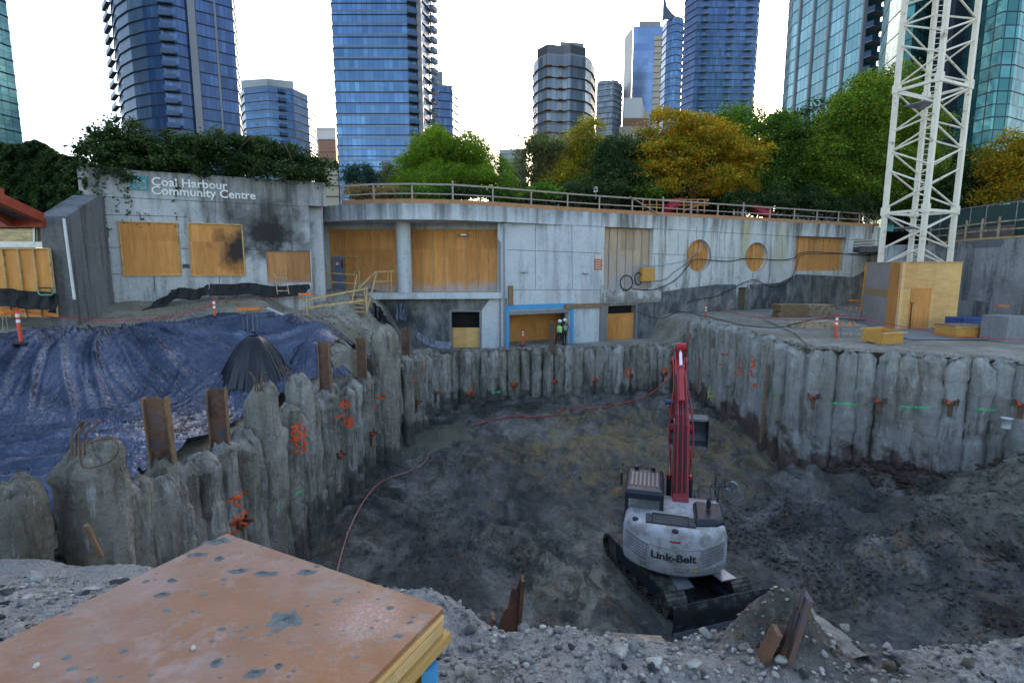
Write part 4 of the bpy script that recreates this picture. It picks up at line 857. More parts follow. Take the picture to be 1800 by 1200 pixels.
# T8, T9
fp = [cpt(1149, 110, 300), cpt(1164, 110, 299), cpt(1164, 110, 312), cpt(1150, 110, 312)]
tower('narrow_tower', 'narrow beige tower just left of the curved glass tower', fp, ztop_at(64, 300), 3.2, M_tan, out=.35, first=30)
fp = [cpt(1163, 100, 268), cpt(1170, 100, 262), cpt(1180, 100, 259), cpt(1190, 100, 258), cpt(1199, 100, 260), cpt(1199, 100, 280), cpt(1165, 100, 280)]
T9 = tower('curved_tower', 'slim curved glass tower with a sail-like top next to the sun', fp, ztop_at(38, 262), 3.3, T_blue2, out=.3, first=25)
m = MB(); pr = [cpt(1165, 30, 261), cpt(1172, 30, 260), cpt(1182, 30, 259), cpt(1192, 30, 259)]; zz = [ztop_at(k, 260) for k in (-20, 12, 26, 34)]; zb = ztop_at(38, 262)
for i in range(3):
    a, b = pr[i], pr[i+1]; m.add([(a[0], a[1], zb), (b[0], b[1], zb), (b[0], b[1], zz[i+1]), (a[0], a[1], zz[i]), (a[0], a[1]+.6, zb), (b[0], b[1]+.6, zb), (b[0], b[1]+.6, zz[i+1]), (a[0], a[1]+.6, zz[i])], [(0, 1, 2, 3), (4, 5, 6, 7), (3, 2, 6, 7), (0, 3, 7, 4), (1, 2, 6, 5)])
m.build('sail', T_blue2, T9)
# T10
fp = [cpt(1200, 100, 226), cpt(1222, 100, 219), cpt(1226, 100, 219), cpt(1328, 100, 219), cpt(1330, 100, 232), cpt(1204, 100, 240)]
T10 = tower('apartment_tower', 'tall blue apartment tower with balcony columns just right of the sun', fp, 145, 2.6, T_blue, out=.3, first=18)
for x0, x1 in ((1232, 1242), (1276, 1286), (1308, 1320)):
    q0, q1 = cpt(x0, 100, 218.6), cpt(x1, 100, 218.6); balconies(T10, q0, (1, 0), 25, 125, 2.6, math.dist(q0, q1), 1.1, mat=M_tcon, rail=False)
# low brown roof, pale far block
fp = [cpt(1088, 220, 170), cpt(1135, 220, 170), cpt(1140, 220, 185), cpt(1090, 220, 185)]; z = ztop_at(222, 170); t = thing('low_building', 'tan low building with a stepped roof behind the yellow trees', 'building', (fp[0][0]+5, 177, -3.2)); mass(t, 'wall', fp, -3.2, z, M_tan)
fp = [cpt(1096, 220, 171), cpt(1140, 220, 171), cpt(1140, 220, 182), cpt(1096, 220, 182)]; mass(t, 'upper_storey', fp, z, ztop_at(206, 170), M_brick)
fp = [cpt(878, 270, 300), cpt(925, 270, 300), cpt(925, 270, 315), cpt(878, 270, 315)]; tower('pale_block', 'pale green-grey low block seen through the gap in the centre trees', fp, ztop_at(264, 300), 3.2, flat('green_grey', (.32, .38, .37), .6, var=.1, sc=.05), out=.3)
# T11
fp = [cpt(1383, 60, 158), cpt(1392, 60, 150), cpt(1517, 60, 124), cpt(1545, 60, 128), cpt(1560, 60, 160), cpt(1420, 60, 175)]
T11 = tower('glass_tower', 'pale teal glass tower with balconies on its right corner, left of the crane', fp, 110, 3.0, T_teal, out=.08, sth=.16, first=8)
for f in (.12, .34, .56, .78, 1.0):
    a = Vector(cpt(1392, 60, 150)+(0,)); b = Vector(cpt(1517, 60, 124)+(0,)); p = a+(b-a)*f; mass(T11, 'concrete_fin', [(p.x-.35, p.y-.25), (p.x+.35, p.y-.35), (p.x+.4, p.y+.4), (p.x-.3, p.y+.4)], -3.2, 112, M_tcon)
q0, q1 = cpt(1521, 60, 122.6), cpt(1543, 60, 124.5); balconies(T11, q0, (q1[0]-q0[0], q1[1]-q0[1]), 12, 108, 3.0, math.dist(q0, q1), 1.6, mat=M_tcon)
# T12 green curved tower
fp = [cpt(1549, 60, 108)]+[cpt(1560+k*22, 60, 100-7.0*math.sin(PI*min(k, 3.4)/3.4*.9)) for k in range(0, 5)]
fp += [cpt(1655, 60, 94), cpt(1690, 60, 90)]+[cpt(1700+k*30, 60, 86-6.5*math.sin(PI*k/5)) for k in range(1, 6)]+[cpt(1960, 60, 90), cpt(1960, 60, 130), cpt(1580, 60, 135)]
T12 = tower('glass_tower', 'curved dark green glass tower behind the crane mast', fp, 95, 3.5, T_green, out=.06, sth=.10, first=5)
p = cpt(1684, 60, 89); mass(T12, 'dark_fin', [(p[0]-1, p[1]-.2), (p[0]+1, p[1]-.2), (p[0]+1, p[1]+4), (p[0]-1, p[1]+4)], -3.2, 96, M_dk)
# distant crane
DC = thing('distant_crane', 'tiny faint tower crane in the sky gap left of the stepped tower', 'crane', at_y(934, 235, 400))
m = MB(); a = at_y(934, 240, 400); m.bar(a, at_y(934, 205, 400), .8); m.build('mast', M_galv, DC); m = MB(); m.bar(at_y(935, 212, 400), at_y(925, 170, 400), .6); m.build('jib', M_galv, DC)
# ------------------------------------------------------------------ vegetation
def leaf_mesh(name, centers, size, mat, flatness=.6, parent=None, elong=1.0):
    n = len(centers); c = np.asarray(centers, float); s = size*rng.uniform(.6, 1.4, n)[:, None]
    nr = rng.normal(size=(n, 3)); nr[:, 2] = np.abs(nr[:, 2])+flatness; nr /= np.linalg.norm(nr, axis=1)[:, None]
    t = rng.normal(size=(n, 3)); a = np.cross(nr, t); a /= np.linalg.norm(a, axis=1)[:, None]; b = np.cross(nr, a)
    a = a*s*.5*elong; b = b*s*.5/elong
    V = np.stack([c-a, c-b*.9-a*.1+nr*s*.12, c+a, c+b*.9-a*.1+nr*s*.12], 1).reshape(-1, 3); Q = np.arange(n*4).reshape(-1, 4)
    L = np.array(origin_of(parent)); return link(name, fast_mesh(name, V-L, Q, mat), parent)
def crown_pts(blobs, nclump, per, csz, droop=0.0, fl=.55):
    out = []; tot = sum(r[0]*r[1]*r[2] for _, r in blobs)
    tips = []
    for c, r in blobs:
        k = max(3, int(nclump*r[0]*r[1]*r[2]/tot)); d = rng.normal(size=(k, 3)); d /= np.linalg.norm(d, axis=1)[:, None]
        rad = rng.uniform(.15, 1, k)**(1/2.4); rad = rad*(1+.22*rng.normal(size=k)*.6); p = np.array(c)+d*rad[:, None]*np.array(r); tips.append(p)
    tips = np.concatenate(tips)
    m = rng.integers(int(per*.5), int(per*1.5), len(tips)); idx = np.repeat(np.arange(len(tips)), m)
    g = rng.normal(size=(len(idx), 3))*np.array([csz, csz, csz*fl]); g[:, 2] -= droop*np.hypot(g[:, 0], g[:, 1])
    return tips[idx]+g, tips
def tree(name, label, base, blobs, mat, nclump=120, per=90, csz=.5, leaf=.22, trunk_r=.18, cat='tree', group=None, droop=.3, mat2=None, f2=.0, elong=1.0, fl=.5, limbs=14):
    t = thing(name, label, cat, base, group=group); pts, tips = crown_pts(blobs, nclump, per, csz, droop, fl)
    pts = pts[pts[:, 2] > base[2]+.05]
    if mat2 is not None:
        k = rng.random(len(pts)) < f2; leaf_mesh('crown', pts[~k], leaf, mat, parent=t, elong=elong); leaf_mesh('second_foliage', pts[k], leaf, mat2, parent=t, elong=elong)  # random share of the leaves in the second leaf colour
    else: leaf_mesh('crown', pts, leaf, mat, parent=t, elong=elong)
    m = MB(); B = Vector(base); top = Vector(np.mean([b[0] for b in blobs], axis=0)); mid = B+(top-B)*.45+Vector((.1, 0, 0))
    m.tube([B-Vector((0, 0, .3)), B+(mid-B)*.5, mid, B+(top-B)*.8], trunk_r, 8, rs=[trunk_r*1.3, trunk_r, trunk_r*.75, trunk_r*.35])
    for i in rng.choice(len(tips), min(limbs, len(tips)), replace=False):
        q = Vector(tips[i]); s = B+(top-B)*random.uniform(.25, .6); h = s+(q-s)*.5+Vector((0, 0, .25)); m.tube([s, h, q], .04, 5, rs=[trunk_r*.45, trunk_r*.25, .015])
    m.build('trunk', M_bark, t); return t
def bl(px, py, y, wpx, hpx, dy=None):
    """crown lobe centred on a pixel at depth y with pixel half sizes"""
    p = at_y(px, py, y); s = y/F; rx = wpx*s; return (tuple(p), (rx, dy or rx*.8, hpx*s))
zpk = 3.5
def base_at(px, y): p = at_y(px, 340, y); return (p.x, p.y, zpk)
tree('bamboo_tree', 'bushy bright green willow-like tree right of the broad blue tower', base_at(790, 46), [bl(790, 270, 46, 78, 42), bl(770, 240, 46, 34, 22), bl(735, 290, 46, 38, 40), bl(850, 290, 46, 38, 42), bl(800, 315, 44, 95, 26)], M_lbam, 360, 162, .42, .15, elong=2.2, droop=.7)
tree('dark_conifer', 'small blue-green conifer at the left end of the guard rail', base_at(634, 44), [bl(634, 306, 44, 28, 16), bl(640, 318, 44, 30, 14), bl(622, 315, 44, 20, 16)], M_lblue, 135, 75, .22, .12, .1, droop=.2)
tree('grey_shrub', 'grey-green twiggy shrub between the conifer and the bright green tree', base_at(685, 46), [bl(684, 312, 47, 22, 22), bl(700, 322, 46, 18, 14)], M_lolive, 90, 75, .25, .12, .06, cat='shrub')
tree('olive_tree', 'sparse grey-green tree leaning over the centre of the roof garden', base_at(930, 52), [bl(935, 275, 52, 32, 38), bl(960, 255, 52, 34, 22), bl(915, 310, 50, 24, 24)], M_lolive, 180, 75, .45, .15, .1, limbs=26)
tree('yellow_green_tree', 'tall thin yellow-green tree with gaps in its crown in the centre', base_at(1020, 55), [bl(1030, 235, 55, 28, 34), bl(1000, 275, 55, 42, 32), bl(1040, 280, 55, 22, 40), bl(985, 310, 52, 42, 24)], M_lyg, 225, 93, .5, .17, .12, mat2=M_lyellow, f2=.35, limbs=30)
tree('dark_tree', 'dark green tree left of the orange one', base_at(1085, 50), [bl(1088, 275, 50, 42, 34), bl(1075, 310, 48, 42, 30), bl(1110, 320, 48, 36, 24)], M_ldark, 225, 137, .5, .17, droop=.35)
tree('orange_tree', 'broad layered maple-like tree turning orange and yellow', base_at(1215, 50), [bl(1180, 225, 50, 50, 32), bl(1235, 240, 50, 60, 34), bl(1290, 270, 50, 55, 38), bl(1175, 275, 49, 60, 34), bl(1265, 315, 49, 60, 22), bl(1150, 310, 48, 45, 25)], M_lyg, 345, 150, .55, .17, .2, droop=.25, mat2=M_lorange, f2=.45, fl=.3, limbs=30)
tree('green_tree', 'green tree crown showing behind the orange tree', base_at(1300, 64), [bl(1298, 215, 64, 38, 28), bl(1280, 255, 64, 40, 30)], M_lgreen, 165, 112, .6, .2)
tree('green_tree', 'mid green tree between the orange tree and the tallest tree', base_at(1385, 56), [bl(1372, 235, 56, 44, 38), bl(1390, 285, 56, 52, 45), bl(1350, 320, 54, 40, 35)], M_lgreen, 315, 150, .5, .18, .2, mat2=M_ldark, f2=.35)
tree('tall_tree', 'tallest green tree with yellowing top directly left of the crane', base_at(1500, 52), [bl(1530, 175, 52, 56, 36), bl(1570, 150, 53, 40, 30), bl(1500, 220, 52, 62, 45), bl(1470, 290, 52, 60, 50), bl(1540, 300, 52, 60, 55), bl(1600, 240, 54, 50, 60), bl(1620, 320, 54, 45, 45)], M_lgreen, 630, 162, .55, .18, .28, mat2=M_lyg, f2=.22, limbs=30)
tree('yellow_tree', 'yellow-orange tree at the right edge behind the screen fence', base_at(1790, 46), [bl(1790, 270, 46, 48, 40), bl(1770, 310, 46, 42, 36), bl(1840, 290, 46, 50, 60)], M_lyg, 225, 125, .5, .17, .18, mat2=M_lorange, f2=.45, limbs=24)
tree('green_tree', 'dark green tree filling the gap right of the crane mast', base_at(1712, 50), [bl(1718, 318, 50, 40, 34), bl(1690, 335, 50, 36, 28)], M_ldark, 165, 125, .45, .17)
for i, (px, y, w_, h_) in enumerate(((1075, 64, 46, 50), (1150, 66, 50, 55), (1235, 66, 55, 60), (1330, 66, 55, 60), (1420, 62, 55, 80), (1500, 62, 60, 100), (1590, 62, 55, 90), (1700, 60, 60, 45))):
    tree('dark_tree', 'dark green tree deep in the park wood behind the coloured trees', base_at(px, y), [bl(px, 345-h_, y, w_, h_), bl(px+20, 330, y-1, w_, 36), bl(px-25, 335, y-1, w_*.8, 34)], M_ldark, 190, 110, .6, .24, .2, group='dark trees deep in the park', limbs=8)
for px, y, w_, h_, mt in ((1360, 48, 42, 26, M_ldark), (1420, 49, 40, 28, M_ldark), (1480, 50, 40, 26, M_ldark), (1540, 51, 36, 26, M_ldark), (1300, 47, 30, 18, M_ldark), (1010, 46, 34, 14, M_ldark), (960, 45, 30, 12, M_lgreen), (1065, 46, 34, 16, M_ldark), (1140, 47, 32, 14, M_lgreen), (890, 44, 36, 10, M_lgreen), (740, 40, 40, 9, M_lgreen), (690, 40, 34, 10, M_dead), (640, 40, 30, 10, M_dead), (820, 41, 40, 9, M_ldark)):
    py = 352 if px > 1250 else (333 if px > 900 else 337); p = base_at(px, y)
    tree('shrub', ['low dark shrub under the trees behind the guard rail', 'low leafy plants behind the guard rail', 'dry brown grasses behind the left end of the guard rail'][0 if mt is M_ldark else (1 if mt is M_lgreen else 2)], p, [bl(px, py, y, w_, h_)], mt, 40, 60, .3, .15, .05, cat='shrub', group='shrubs behind the guard rail', limbs=5, elong=1.8 if mt is M_dead else 1)
def at_arr(px, py, y):
    X = (px-900)/F; Yc = (600-py)/F; dy = Yc*SP+CP; k = y/dy; return np.stack([X*k, y+0*k, (Yc*CP-SP)*k], -1)
n_ = 30000; px = rng.uniform(860, 1640, n_); y = rng.uniform(66, 72, n_); py = 352-(30+14*vn(px*.03, 1, 2)+8*vn(px*.11, 5, 2))*rng.random(n_)**.8+48*rng.random(n_)**2; pts = at_arr(px, py, y)
o = leaf_mesh('park_undergrowth', pts, .42, M_ldark); props(o, 'dense dark undergrowth closing the park behind the trees', 'undergrowth', kind='stuff')
# ivy over the left building
def ivy(name, label, lobes, nclump, per, cs, leaf, base, mat=M_livy, droop=.3):
    t = thing(name, label, 'ivy', base); pts, tips = crown_pts(lobes, nclump, per, cs, droop, .6); leaf_mesh('foliage', pts, leaf, mat, parent=t); return t, tips
t, _ = ivy('ivy_mass', 'dark evergreen ivy and shrubs spilling over the top of the lettered wall', [bl(215, 240, 26, 45, 28, 1.0), bl(190, 275, 25.5, 40, 28, 1.2), bl(240, 262, 26, 40, 24, 1.2), bl(285, 283, 26.5, 60, 26, 1.3), bl(340, 258, 27, 50, 26, 1.3), bl(390, 262, 27.5, 60, 28, 1.3), bl(455, 268, 28.5, 55, 28, 1.3), bl(515, 285, 29, 45, 26, 1.2), bl(550, 300, 28.5, 30, 22, 1.0), bl(400, 296, 27, 120, 16, .7), bl(160, 300, 25, 34, 22, .8)]+[bl(px, (286 if 215 < px < 460 else 299)+4*math.sin(px), WL.at(px, 300).y-.1, 26, 13, .35) for px in range(150, 575, 30)], 520, 110, .20, .125, (-14.5, 27.5, 4.2))
for px, py in ((205, 300), (240, 305), (300, 300), (350, 300), (420, 300), (500, 310)): p = at_y(px, py, 27); m = MB(); m.tube([p, p+Vector((random.uniform(-.4, .4), 0, .8)), p+Vector((random.uniform(-.8, .8), 0, 1.6))], .04, 5); m.build('stem', M_bark, t)
for px, y0, y1 in ((152, 345, 450), (160, 345, 470), (178, 320, 440), (185, 330, 480), (190, 400, 475), (222, 330, 392), (228, 320, 380), (248, 370, 400), (262, 375, 395), (308, 320, 400), (205, 345, 372), (170, 310, 360), (212, 300, 340)):
    a, b = WL.at(px, y0), WL.at(px, y1); n = int((a.z-b.z)*26); ts = rng.random(n)**1.25; pts = [tuple(a+(b-a)*tt+WL.n*(.03+.04*rng.random())+WL.d*(.09*math.sin(tt*9+px)+.05*rng.normal())) for tt in ts]
    leaf_mesh('hanging_vine', pts, .085, M_livy, flatness=.1, parent=t)
HW = thing('ivy_hedge', 'tall ivy covered bank at the left edge behind the red canopy', 'hedge', (-24, 26, 0))
pts = []
fpx = np.linspace(-150, 150, 60)
hb = MB(); hb.poly([at_y(-640, 262, 28), at_y(60, 262, 25.5), at_y(150, 285, 24.5), at_y(150, 400, 24.5), at_y(-640, 400, 27)], (0, 2.5, 0)); hb.build('bank', M_soil, HW)
n_ = 110000; px = rng.uniform(-620, 152, n_); py = 250+np.maximum(0, px-60)*.35+4*np.sin(px*.07); py = py+(370-py)*rng.random(n_)**.9; pts = at_arr(px, py, 25.2-.004*(px-60)+.35*vn(px*.08, py*.1)-.9*(py-260)/110+rng.uniform(-.25, .1, n_))
leaf_mesh('foliage', pts, .13, M_livy, parent=HW)
# ------------------------------------------------------------------ secant pile walls
def pile_mesh(r, h, seed, dome=.25, n=26, taper=1.0, square=0.0):
    rows = max(8, int(h/.13)); th = np.arange(n)/n*2*PI; V = []
    so = seed*7.7; tx, ty = random.uniform(-.35, .35), random.uniform(-.35, .35)
    z = (h*np.arange(rows+1)/rows)[:, None]; ct, st = np.cos(th)[None, :], np.sin(th)[None, :]
    rr = r+.11*fbm(ct*1.3+so, st*1.3, z*.6, 3)+.07*fbm(ct*3.5+so, st*3.5, z*2.2, 4)+.05*np.abs(fbm(ct*2+so, st*2, z*5, 2))-.035+.05*np.round(vn(0*ct+so, 0*st, z*.9)*1.4)
    if square: rr = rr*(1+square*(.5-np.abs(np.sin(2*th))[None, :]**.6*.5))
    k = np.clip((h-z)/max(.05, dome*1.3), 0, 1); rr = rr*(.62+.38*np.sqrt(np.maximum(0, 1-(1-k)**2)))
    zz = z+(ct*tx+st*ty)*sm(h-.9, h, z)*r+(.14*fbm(ct*1.5+so, st*1.5, 0, 3)-.05+.05*fbm(ct*5+so, st*5, 2, 2))*np.where(k < 1, 1.6, 1)
    V.append(np.stack([rr*ct, rr*st, zz+0*rr], -1).reshape(-1, 3)); ct, st = ct[0], st[0]
    V.append(np.stack([.28*r*ct, .28*r*st, h+.06+.10*fbm(ct*2+so, st*2, 5, 3)], -1)); V.append(np.stack([.0*ct, .0*st, 0*ct+h+.03], -1))
    V = np.concatenate(V); nr = rows+3; i = np.arange(nr-1)[:, None]; j = np.arange(n)[None, :]
    Q = np.stack([i*n+j, i*n+(j+1) % n, (i+1)*n+(j+1) % n, (i+1)*n+j], -1).reshape(-1, 4)
    return fast_mesh('concrete_pile', V, Q, M_pile, True)
PILES = []; pid = 0
def add_pile(x, y, r, zt, label, group, dome=.07, zb=-10.2, square=0):
    global pid
    pid += 1
    o = link('concrete_pile', pile_mesh(r, zt-zb, pid, dome, square=square)); o.location = (x, y, zb); o.rotation_euler = (random.uniform(-.008, .008), random.uniform(-.008, .008), 0)
    props(o, label, 'concrete pile', group); PILES.append(o); return o
def walk(P, s0):
    out = []; s = s0; acc = 0
    for a, b in zip(P, P[1:]):
        L = math.dist(a, b)
        while s <= acc+L: t = (s-acc)/L; out.append((a[0]+(b[0]-a[0])*t, a[1]+(b[1]-a[1])*t)); s += random.uniform(.54, .80)
        acc += L
    return out
GL = 'piles of the left pit wall'; GB = 'piles of the back pit wall'; GS = 'piles of the right side pit wall'; GF = 'piles of the right front pit wall'
BIG = [(7.7, 155, 786, .46, 'big rough concrete pile with bent rebar on top, nearest the plywood stack'), (14.0, 460, 680, .50, 'tall rounded concrete pile with rebar stubs, right of the second rusty beam'), (16.9, 522, 662, .46, 'tall concrete pile with orange figures sprayed below its rounded head'), (23.6, 674, 573, .62, 'widest and tallest pale concrete pile beside the rusty beams'), (6.75, 8, 858, .42, 'broken topped concrete pile cut by the left edge of the picture')]
BEAMS = ((284, 694, 815, 10.0, .25, 'leaning rusty steel beam with a notched top, second tall pile from the left'), (388, 680, 786, 12.3, .30, 'rusty steel beam standing between the leaning beam and the rebar topped pile'), (573, 598, 690, 19.3, .05, 'rusty steel beam left of the bluish one in the middle of the left wall'), (637, 592, 668, 22.2, .15, 'bluish rusty steel beam touching the widest pale pile'), (713, 577, 628, 27.0, .3, 'short steel beam right of the widest pale pile'), (970, 564, 607, 34.6, .1, 'thin steel beam beside the two workers at the blue framed opening'))
bigy = [b[0] for b in BIG]
LP = [(-6.3, 6.3), (-6.5, 9), (-6.9, 14), (-6.8, 18), (-6.1, 24), (-5.2, 30), (-4.7, 33.2)]
for x, y in walk(LP, .1):
    if min(abs(y-b) for b in bigy) < .5 or min(abs(y-at_t(q[0], q[2], q[3]).y) for q in BEAMS[:5]) < .34: continue
    zt = float(np.interp(y, [6, 9, 12, 15, 20, 24, 30, 33.5], [-3.35, -3.9, -4.3, -4.35, -4.65, -4.5, -4.95, -5.2]))+random.uniform(-.28, .34)
    add_pile(x+random.uniform(-.14, .14), y, random.uniform(.31, .46), zt, 'rough grey concrete pile in the long left pit wall', GL, square=random.choice((0, 0, .12)))
bigo = []
for px, top, bot, tt, rz, lab in BEAMS[:5]:
    b = at_t(px, bot, tt); add_pile(b.x, b.y, .42, b.z+.06, 'broken concrete pile head wrapped round the foot of a rusty steel beam', 'piles holding the steel beams', dome=.1)
for y, px, py, r, lab in BIG:
    p = at_t(px, py, y/ray(px, py).y); bigo.append(add_pile(p.x, p.y, r, p.z, lab, None, dome=.35)); bigo[-1]['group'] = 'tall piles of the left pit wall'
BP = [(-4.3, 33.4), (4, 34.9), (12.0, 36.4)]
for x, y in walk(BP, .0): add_pile(x, y+random.uniform(-.18, .14), random.uniform(.31, .46), -5.25+random.uniform(-.16, .12), 'grey concrete pile in the back pit wall below the blue framed opening', GB, zb=-9.6, square=random.choice((0, .15, .2)))
SPn = [(12.35, 36.2), (12.45, 30), (12.5, 23.5)]
for x, y in walk(SPn, .0): add_pile(x+random.uniform(-.12, .14), y, random.uniform(.31, .44), -3.45+random.uniform(-.12, .12), 'bluish grey concrete pile in the right side wall of the pit', GS, zb=-9.8)
FPn = [(12.5, 23.1), (18.7, 19.2), (24, 15.75)]
for x, y in walk(FPn, .1): add_pile(x+random.uniform(-.05, .05), y+random.uniform(-.16, .16), random.uniform(.36, .50), -3.5+random.uniform(-.10, .08), 'whitish grey concrete pile in the right front pit wall facing the camera', GF, zb=-9.8, square=random.choice((0, .1, .18)))
bpy.context.view_layer.update()
_v, _f, _own = [], [], []
for o in PILES:
    Mw = o.matrix_world; n0 = len(_v); _v += [Mw @ v.co for v in o.data.vertices]
    for p in o.data.polygons: _f.append(tuple(i+n0 for i in p.vertices)); _own.append(o)
PBVH = BVHTree.FromPolygons(_v, _f)
def pile_hit(px, py):
    h = PBVH.ray_cast(Vector((0, 0, 0)), ray(px, py).normalized())
    return (h[0], _own[h[2]]) if h[0] is not None else (None, None)
def spray(strokes, mat, w=4, name='spray_mark'):
    """paint lying on the piles: short ribbons that follow the concrete"""
    by = {}
    for st in strokes:
        P = []
        for (x0, y0), (x1, y1) in zip(st, st[1:]):
            k = max(2, int(math.hypot(x1-x0, y1-y0)/2.5))
            for j in range(k): P.append((x0+(x1-x0)*j/k, y0+(y1-y0)*j/k))
        P.append(st[-1]); prev = None; piece = len(by)*1000
        for i, (x, y) in enumerate(P):
            a = P[max(0, i-1)]; b = P[min(len(P)-1, i+1)]; dx, dy = b[0]-a[0], b[1]-a[1]; L = math.hypot(dx, dy) or 1
            ww = w*random.uniform(.35, .62); h1, o1 = pile_hit(x-dy/L*ww, y+dx/L*ww); h2, o2 = pile_hit(x+dy/L*ww, y-dx/L*ww)
            if h1 is None or h2 is None or (h1-h2).length > .5: prev = None; piece += 1; continue
            h1 = h1*(1-.012/h1.length*1.2); h2 = h2*(1-.012/h2.length*1.2)
            if prev and (prev[0]-h1).length >= .5: piece += 1
            elif prev: by.setdefault((o1, piece), []).append((prev[0], prev[1], h2, h1))
            prev = (h1, h2)
    for (o, _), quads in by.items():
        Mi = o.matrix_world.inverted(); m = MB()
        for q in quads: m.add([Mi @ p for p in q], [(0, 1, 2, 3)])
        m.build(name, mat, o, local=True)
def ring(cx, cy, rx, ry): return [(cx+rx*math.cos(a), cy+ry*math.sin(a)) for a in np.linspace(0, 2*PI, 11)]
S = []
S += [[(396, 882), (437, 862)], ring(420, 881, 9, 7), [(400, 938), (408, 928)], [(412, 905), (414, 925)], [(420, 902), (421, 922)], ring(431, 905, 5, 8), [(403, 925), (438, 900)], [(402, 942), (438, 918)], [(430, 930), (433, 945)]]
S += [[(512, 752), (535, 740)], ring(527, 757, 10, 6), ring(520, 762, 8, 6), [(510, 775), (538, 764)], ring(528, 778, 9, 6), [(519, 795), (540, 778)], [(522, 790), (533, 796)], [(525, 800), (538, 788)]]
S += [[(590, 735), (606, 728)], ring(606, 711, 7, 6), [(600, 700), (606, 712)], ring(614, 742, 9, 8), ring(614, 742, 4, 4), [(660, 702), (678, 694)], [(658, 705), (660, 718)], [(651, 762), (660, 758)], [(594, 798), (602, 792)], [(653, 676), (655, 682)]]
S += [[(724, 644), (726, 656)], [(728, 650), (727, 676)], [(725, 668), (731, 672)], [(740, 637), (744, 637)], [(745, 653), (749, 655)], [(728, 703), (733, 706)], [(758, 690), (764, 686)]]
S += [[(1268, 622), (1280, 624)], [(1264, 640), (1275, 641)], ring(1299, 640, 5, 8), ring(1297, 655, 6, 3), ring(1321, 640, 4, 5), [(1320, 650), (1322, 662)], [(1316, 672), (1332, 680)], [(1212, 607), (1220, 609)]]
S += [ring(1105, 655, 4, 6), [(1102, 660), (1110, 668)], ring(1168, 655, 5, 8), [(1040, 665), (1050, 665)], [(972, 668), (980, 672)], [(897, 674), (912, 674)], [(818, 690), (834, 690)], [(828, 675), (829, 685)]]
spray(S, M_spray, 3.6)
spray([[(1461, 708), (1485, 709), (1508, 712)], [(1581, 713), (1600, 716), (1638, 716)], [(1715, 719), (1752, 721)], [(1350, 682), (1367, 690)], [(545, 862), (550, 860)], [(520, 868), (535, 860)], [(485, 890), (492, 892)], [(865, 690), (880, 688)]], M_sprayg, 3.2)
# tie-back anchor brackets
AB = []
def bracket(px, py, s=1.0, rz=0.0, lab='rusty anchor bracket with orange paint fixed to the pit wall', grp='anchor brackets on the pit walls'):
    h, o = pile_hit(px, py)
    if h is None: return
    h = h*(1-.10/h.length); t = thing('anchor_bracket', lab, 'bracket', h, rz, grp)
    m = MB(); m.box((0, -.02, 0), (.44*s, .14, .05)); m.box((-.2*s, .02, .09), (.06, .10, .2)); m.box((.2*s, .02, .09), (.06, .10, .2)); m.box((0, .06, -.25), (.16*s, .05, .5)); m.build('plate', M_rust, t, local=True)
    m = MB(); m.cyl((-.1*s, -.13, .06), (-.1*s, .1, .08), .05*s, n=8); m.build('anchor_head', M_spray, t, local=True)
    m = MB(); m.cyl((.12*s, -.2, .08), (.12*s, .1, .1), .05*s, n=8); m.build('strand', M_rust, t, local=True)
for i, (px, py) in enumerate(((1430, 699), (1547, 706), (1672, 710), (1796, 712))): bracket(px, py, 1.0, -.56, 'steel anchor bracket with orange head on the whitish right front pit wall', 'anchor brackets on the right front wall')
for px, py in ((826, 694), (904, 678), (975, 672), (1045, 670), (1107, 662), (1167, 658)): bracket(px, py, 1, .18, 'steel anchor bracket with orange head on the back pit wall', 'anchor brackets on the back wall')
for px, py in ((598, 802), (655, 764), (428, 922), (768, 692), (735, 708)): bracket(px, py, .8, 1.45, 'rusty anchor bracket on the left pit wall', 'anchor brackets on the left wall')
# ------------------------------------------------------------------ soldier beams
def hbeam(base, top, wdt, rz, label, group=None, fl=.20, torn=False, lean=(0, 0)):
    t = thing('steel_beam', label, 'steel beam', base, rz, group); h = top; tt = .028
    m = MB()
    lx, ly = lean
    def blk(x0, x1, y0, y1, za, zb, zt0=None, zt1=None):
        z0, z1 = (zb if zt0 is None else zt0), (zb if zt1 is None else zt1)
        vs = [(x0, y0, za), (x1, y0, za), (x1, y1, za), (x0, y1, za), (x0+lx, y0+ly, z0), (x1+lx, y0+ly, z1), (x1+lx, y1+ly, z1), (x0+lx, y1+ly, z0)]
        return vs, ((0, 3, 2, 1), (4, 5, 6, 7), (0, 1, 5, 4), (1, 2, 6, 5), (2, 3, 7, 6), (3, 0, 4, 7))
    N_ = 6
    for k in range(N_):
        x0, x1 = -wdt/2+tt+(wdt-2*tt)*k/N_, -wdt/2+tt+(wdt-2*tt)*(k+1)/N_
        f = (lambda u: h-(.5*(1-u)**1.3+.05*math.sin(u*17) if torn else .03*math.sin(u*9+h*7)))
        m.add(*blk(x0, x1, -tt/2, tt/2, 0, h, f(k/N_), f((k+1)/N_)))
    m.build('web', M_rust, t, local=True)
    for s in (-1, 1):
        m = MB(); x = s*(wdt/2-tt/2); hh = h if not (torn and s < 0) else h*.62
        m.add(*blk(x-tt/2, x+tt/2, -fl/2, fl/2, 0, hh, hh, hh)); m.build('flange', M_rust if torn else M_rust_light, t, local=True)
    return t
for px, top, bot, tt, rz, lab in BEAMS:
    p = at_t(px, top, tt); b = at_t(px+(6 if px < 300 else 0), bot, tt); z0 = b.z-.6
    hbeam((b.x, b.y, z0), p.z-z0, .40 if px < 900 else .34, rz, lab, 'steel beams of the pit wall', lean=(p.x-b.x, 0))
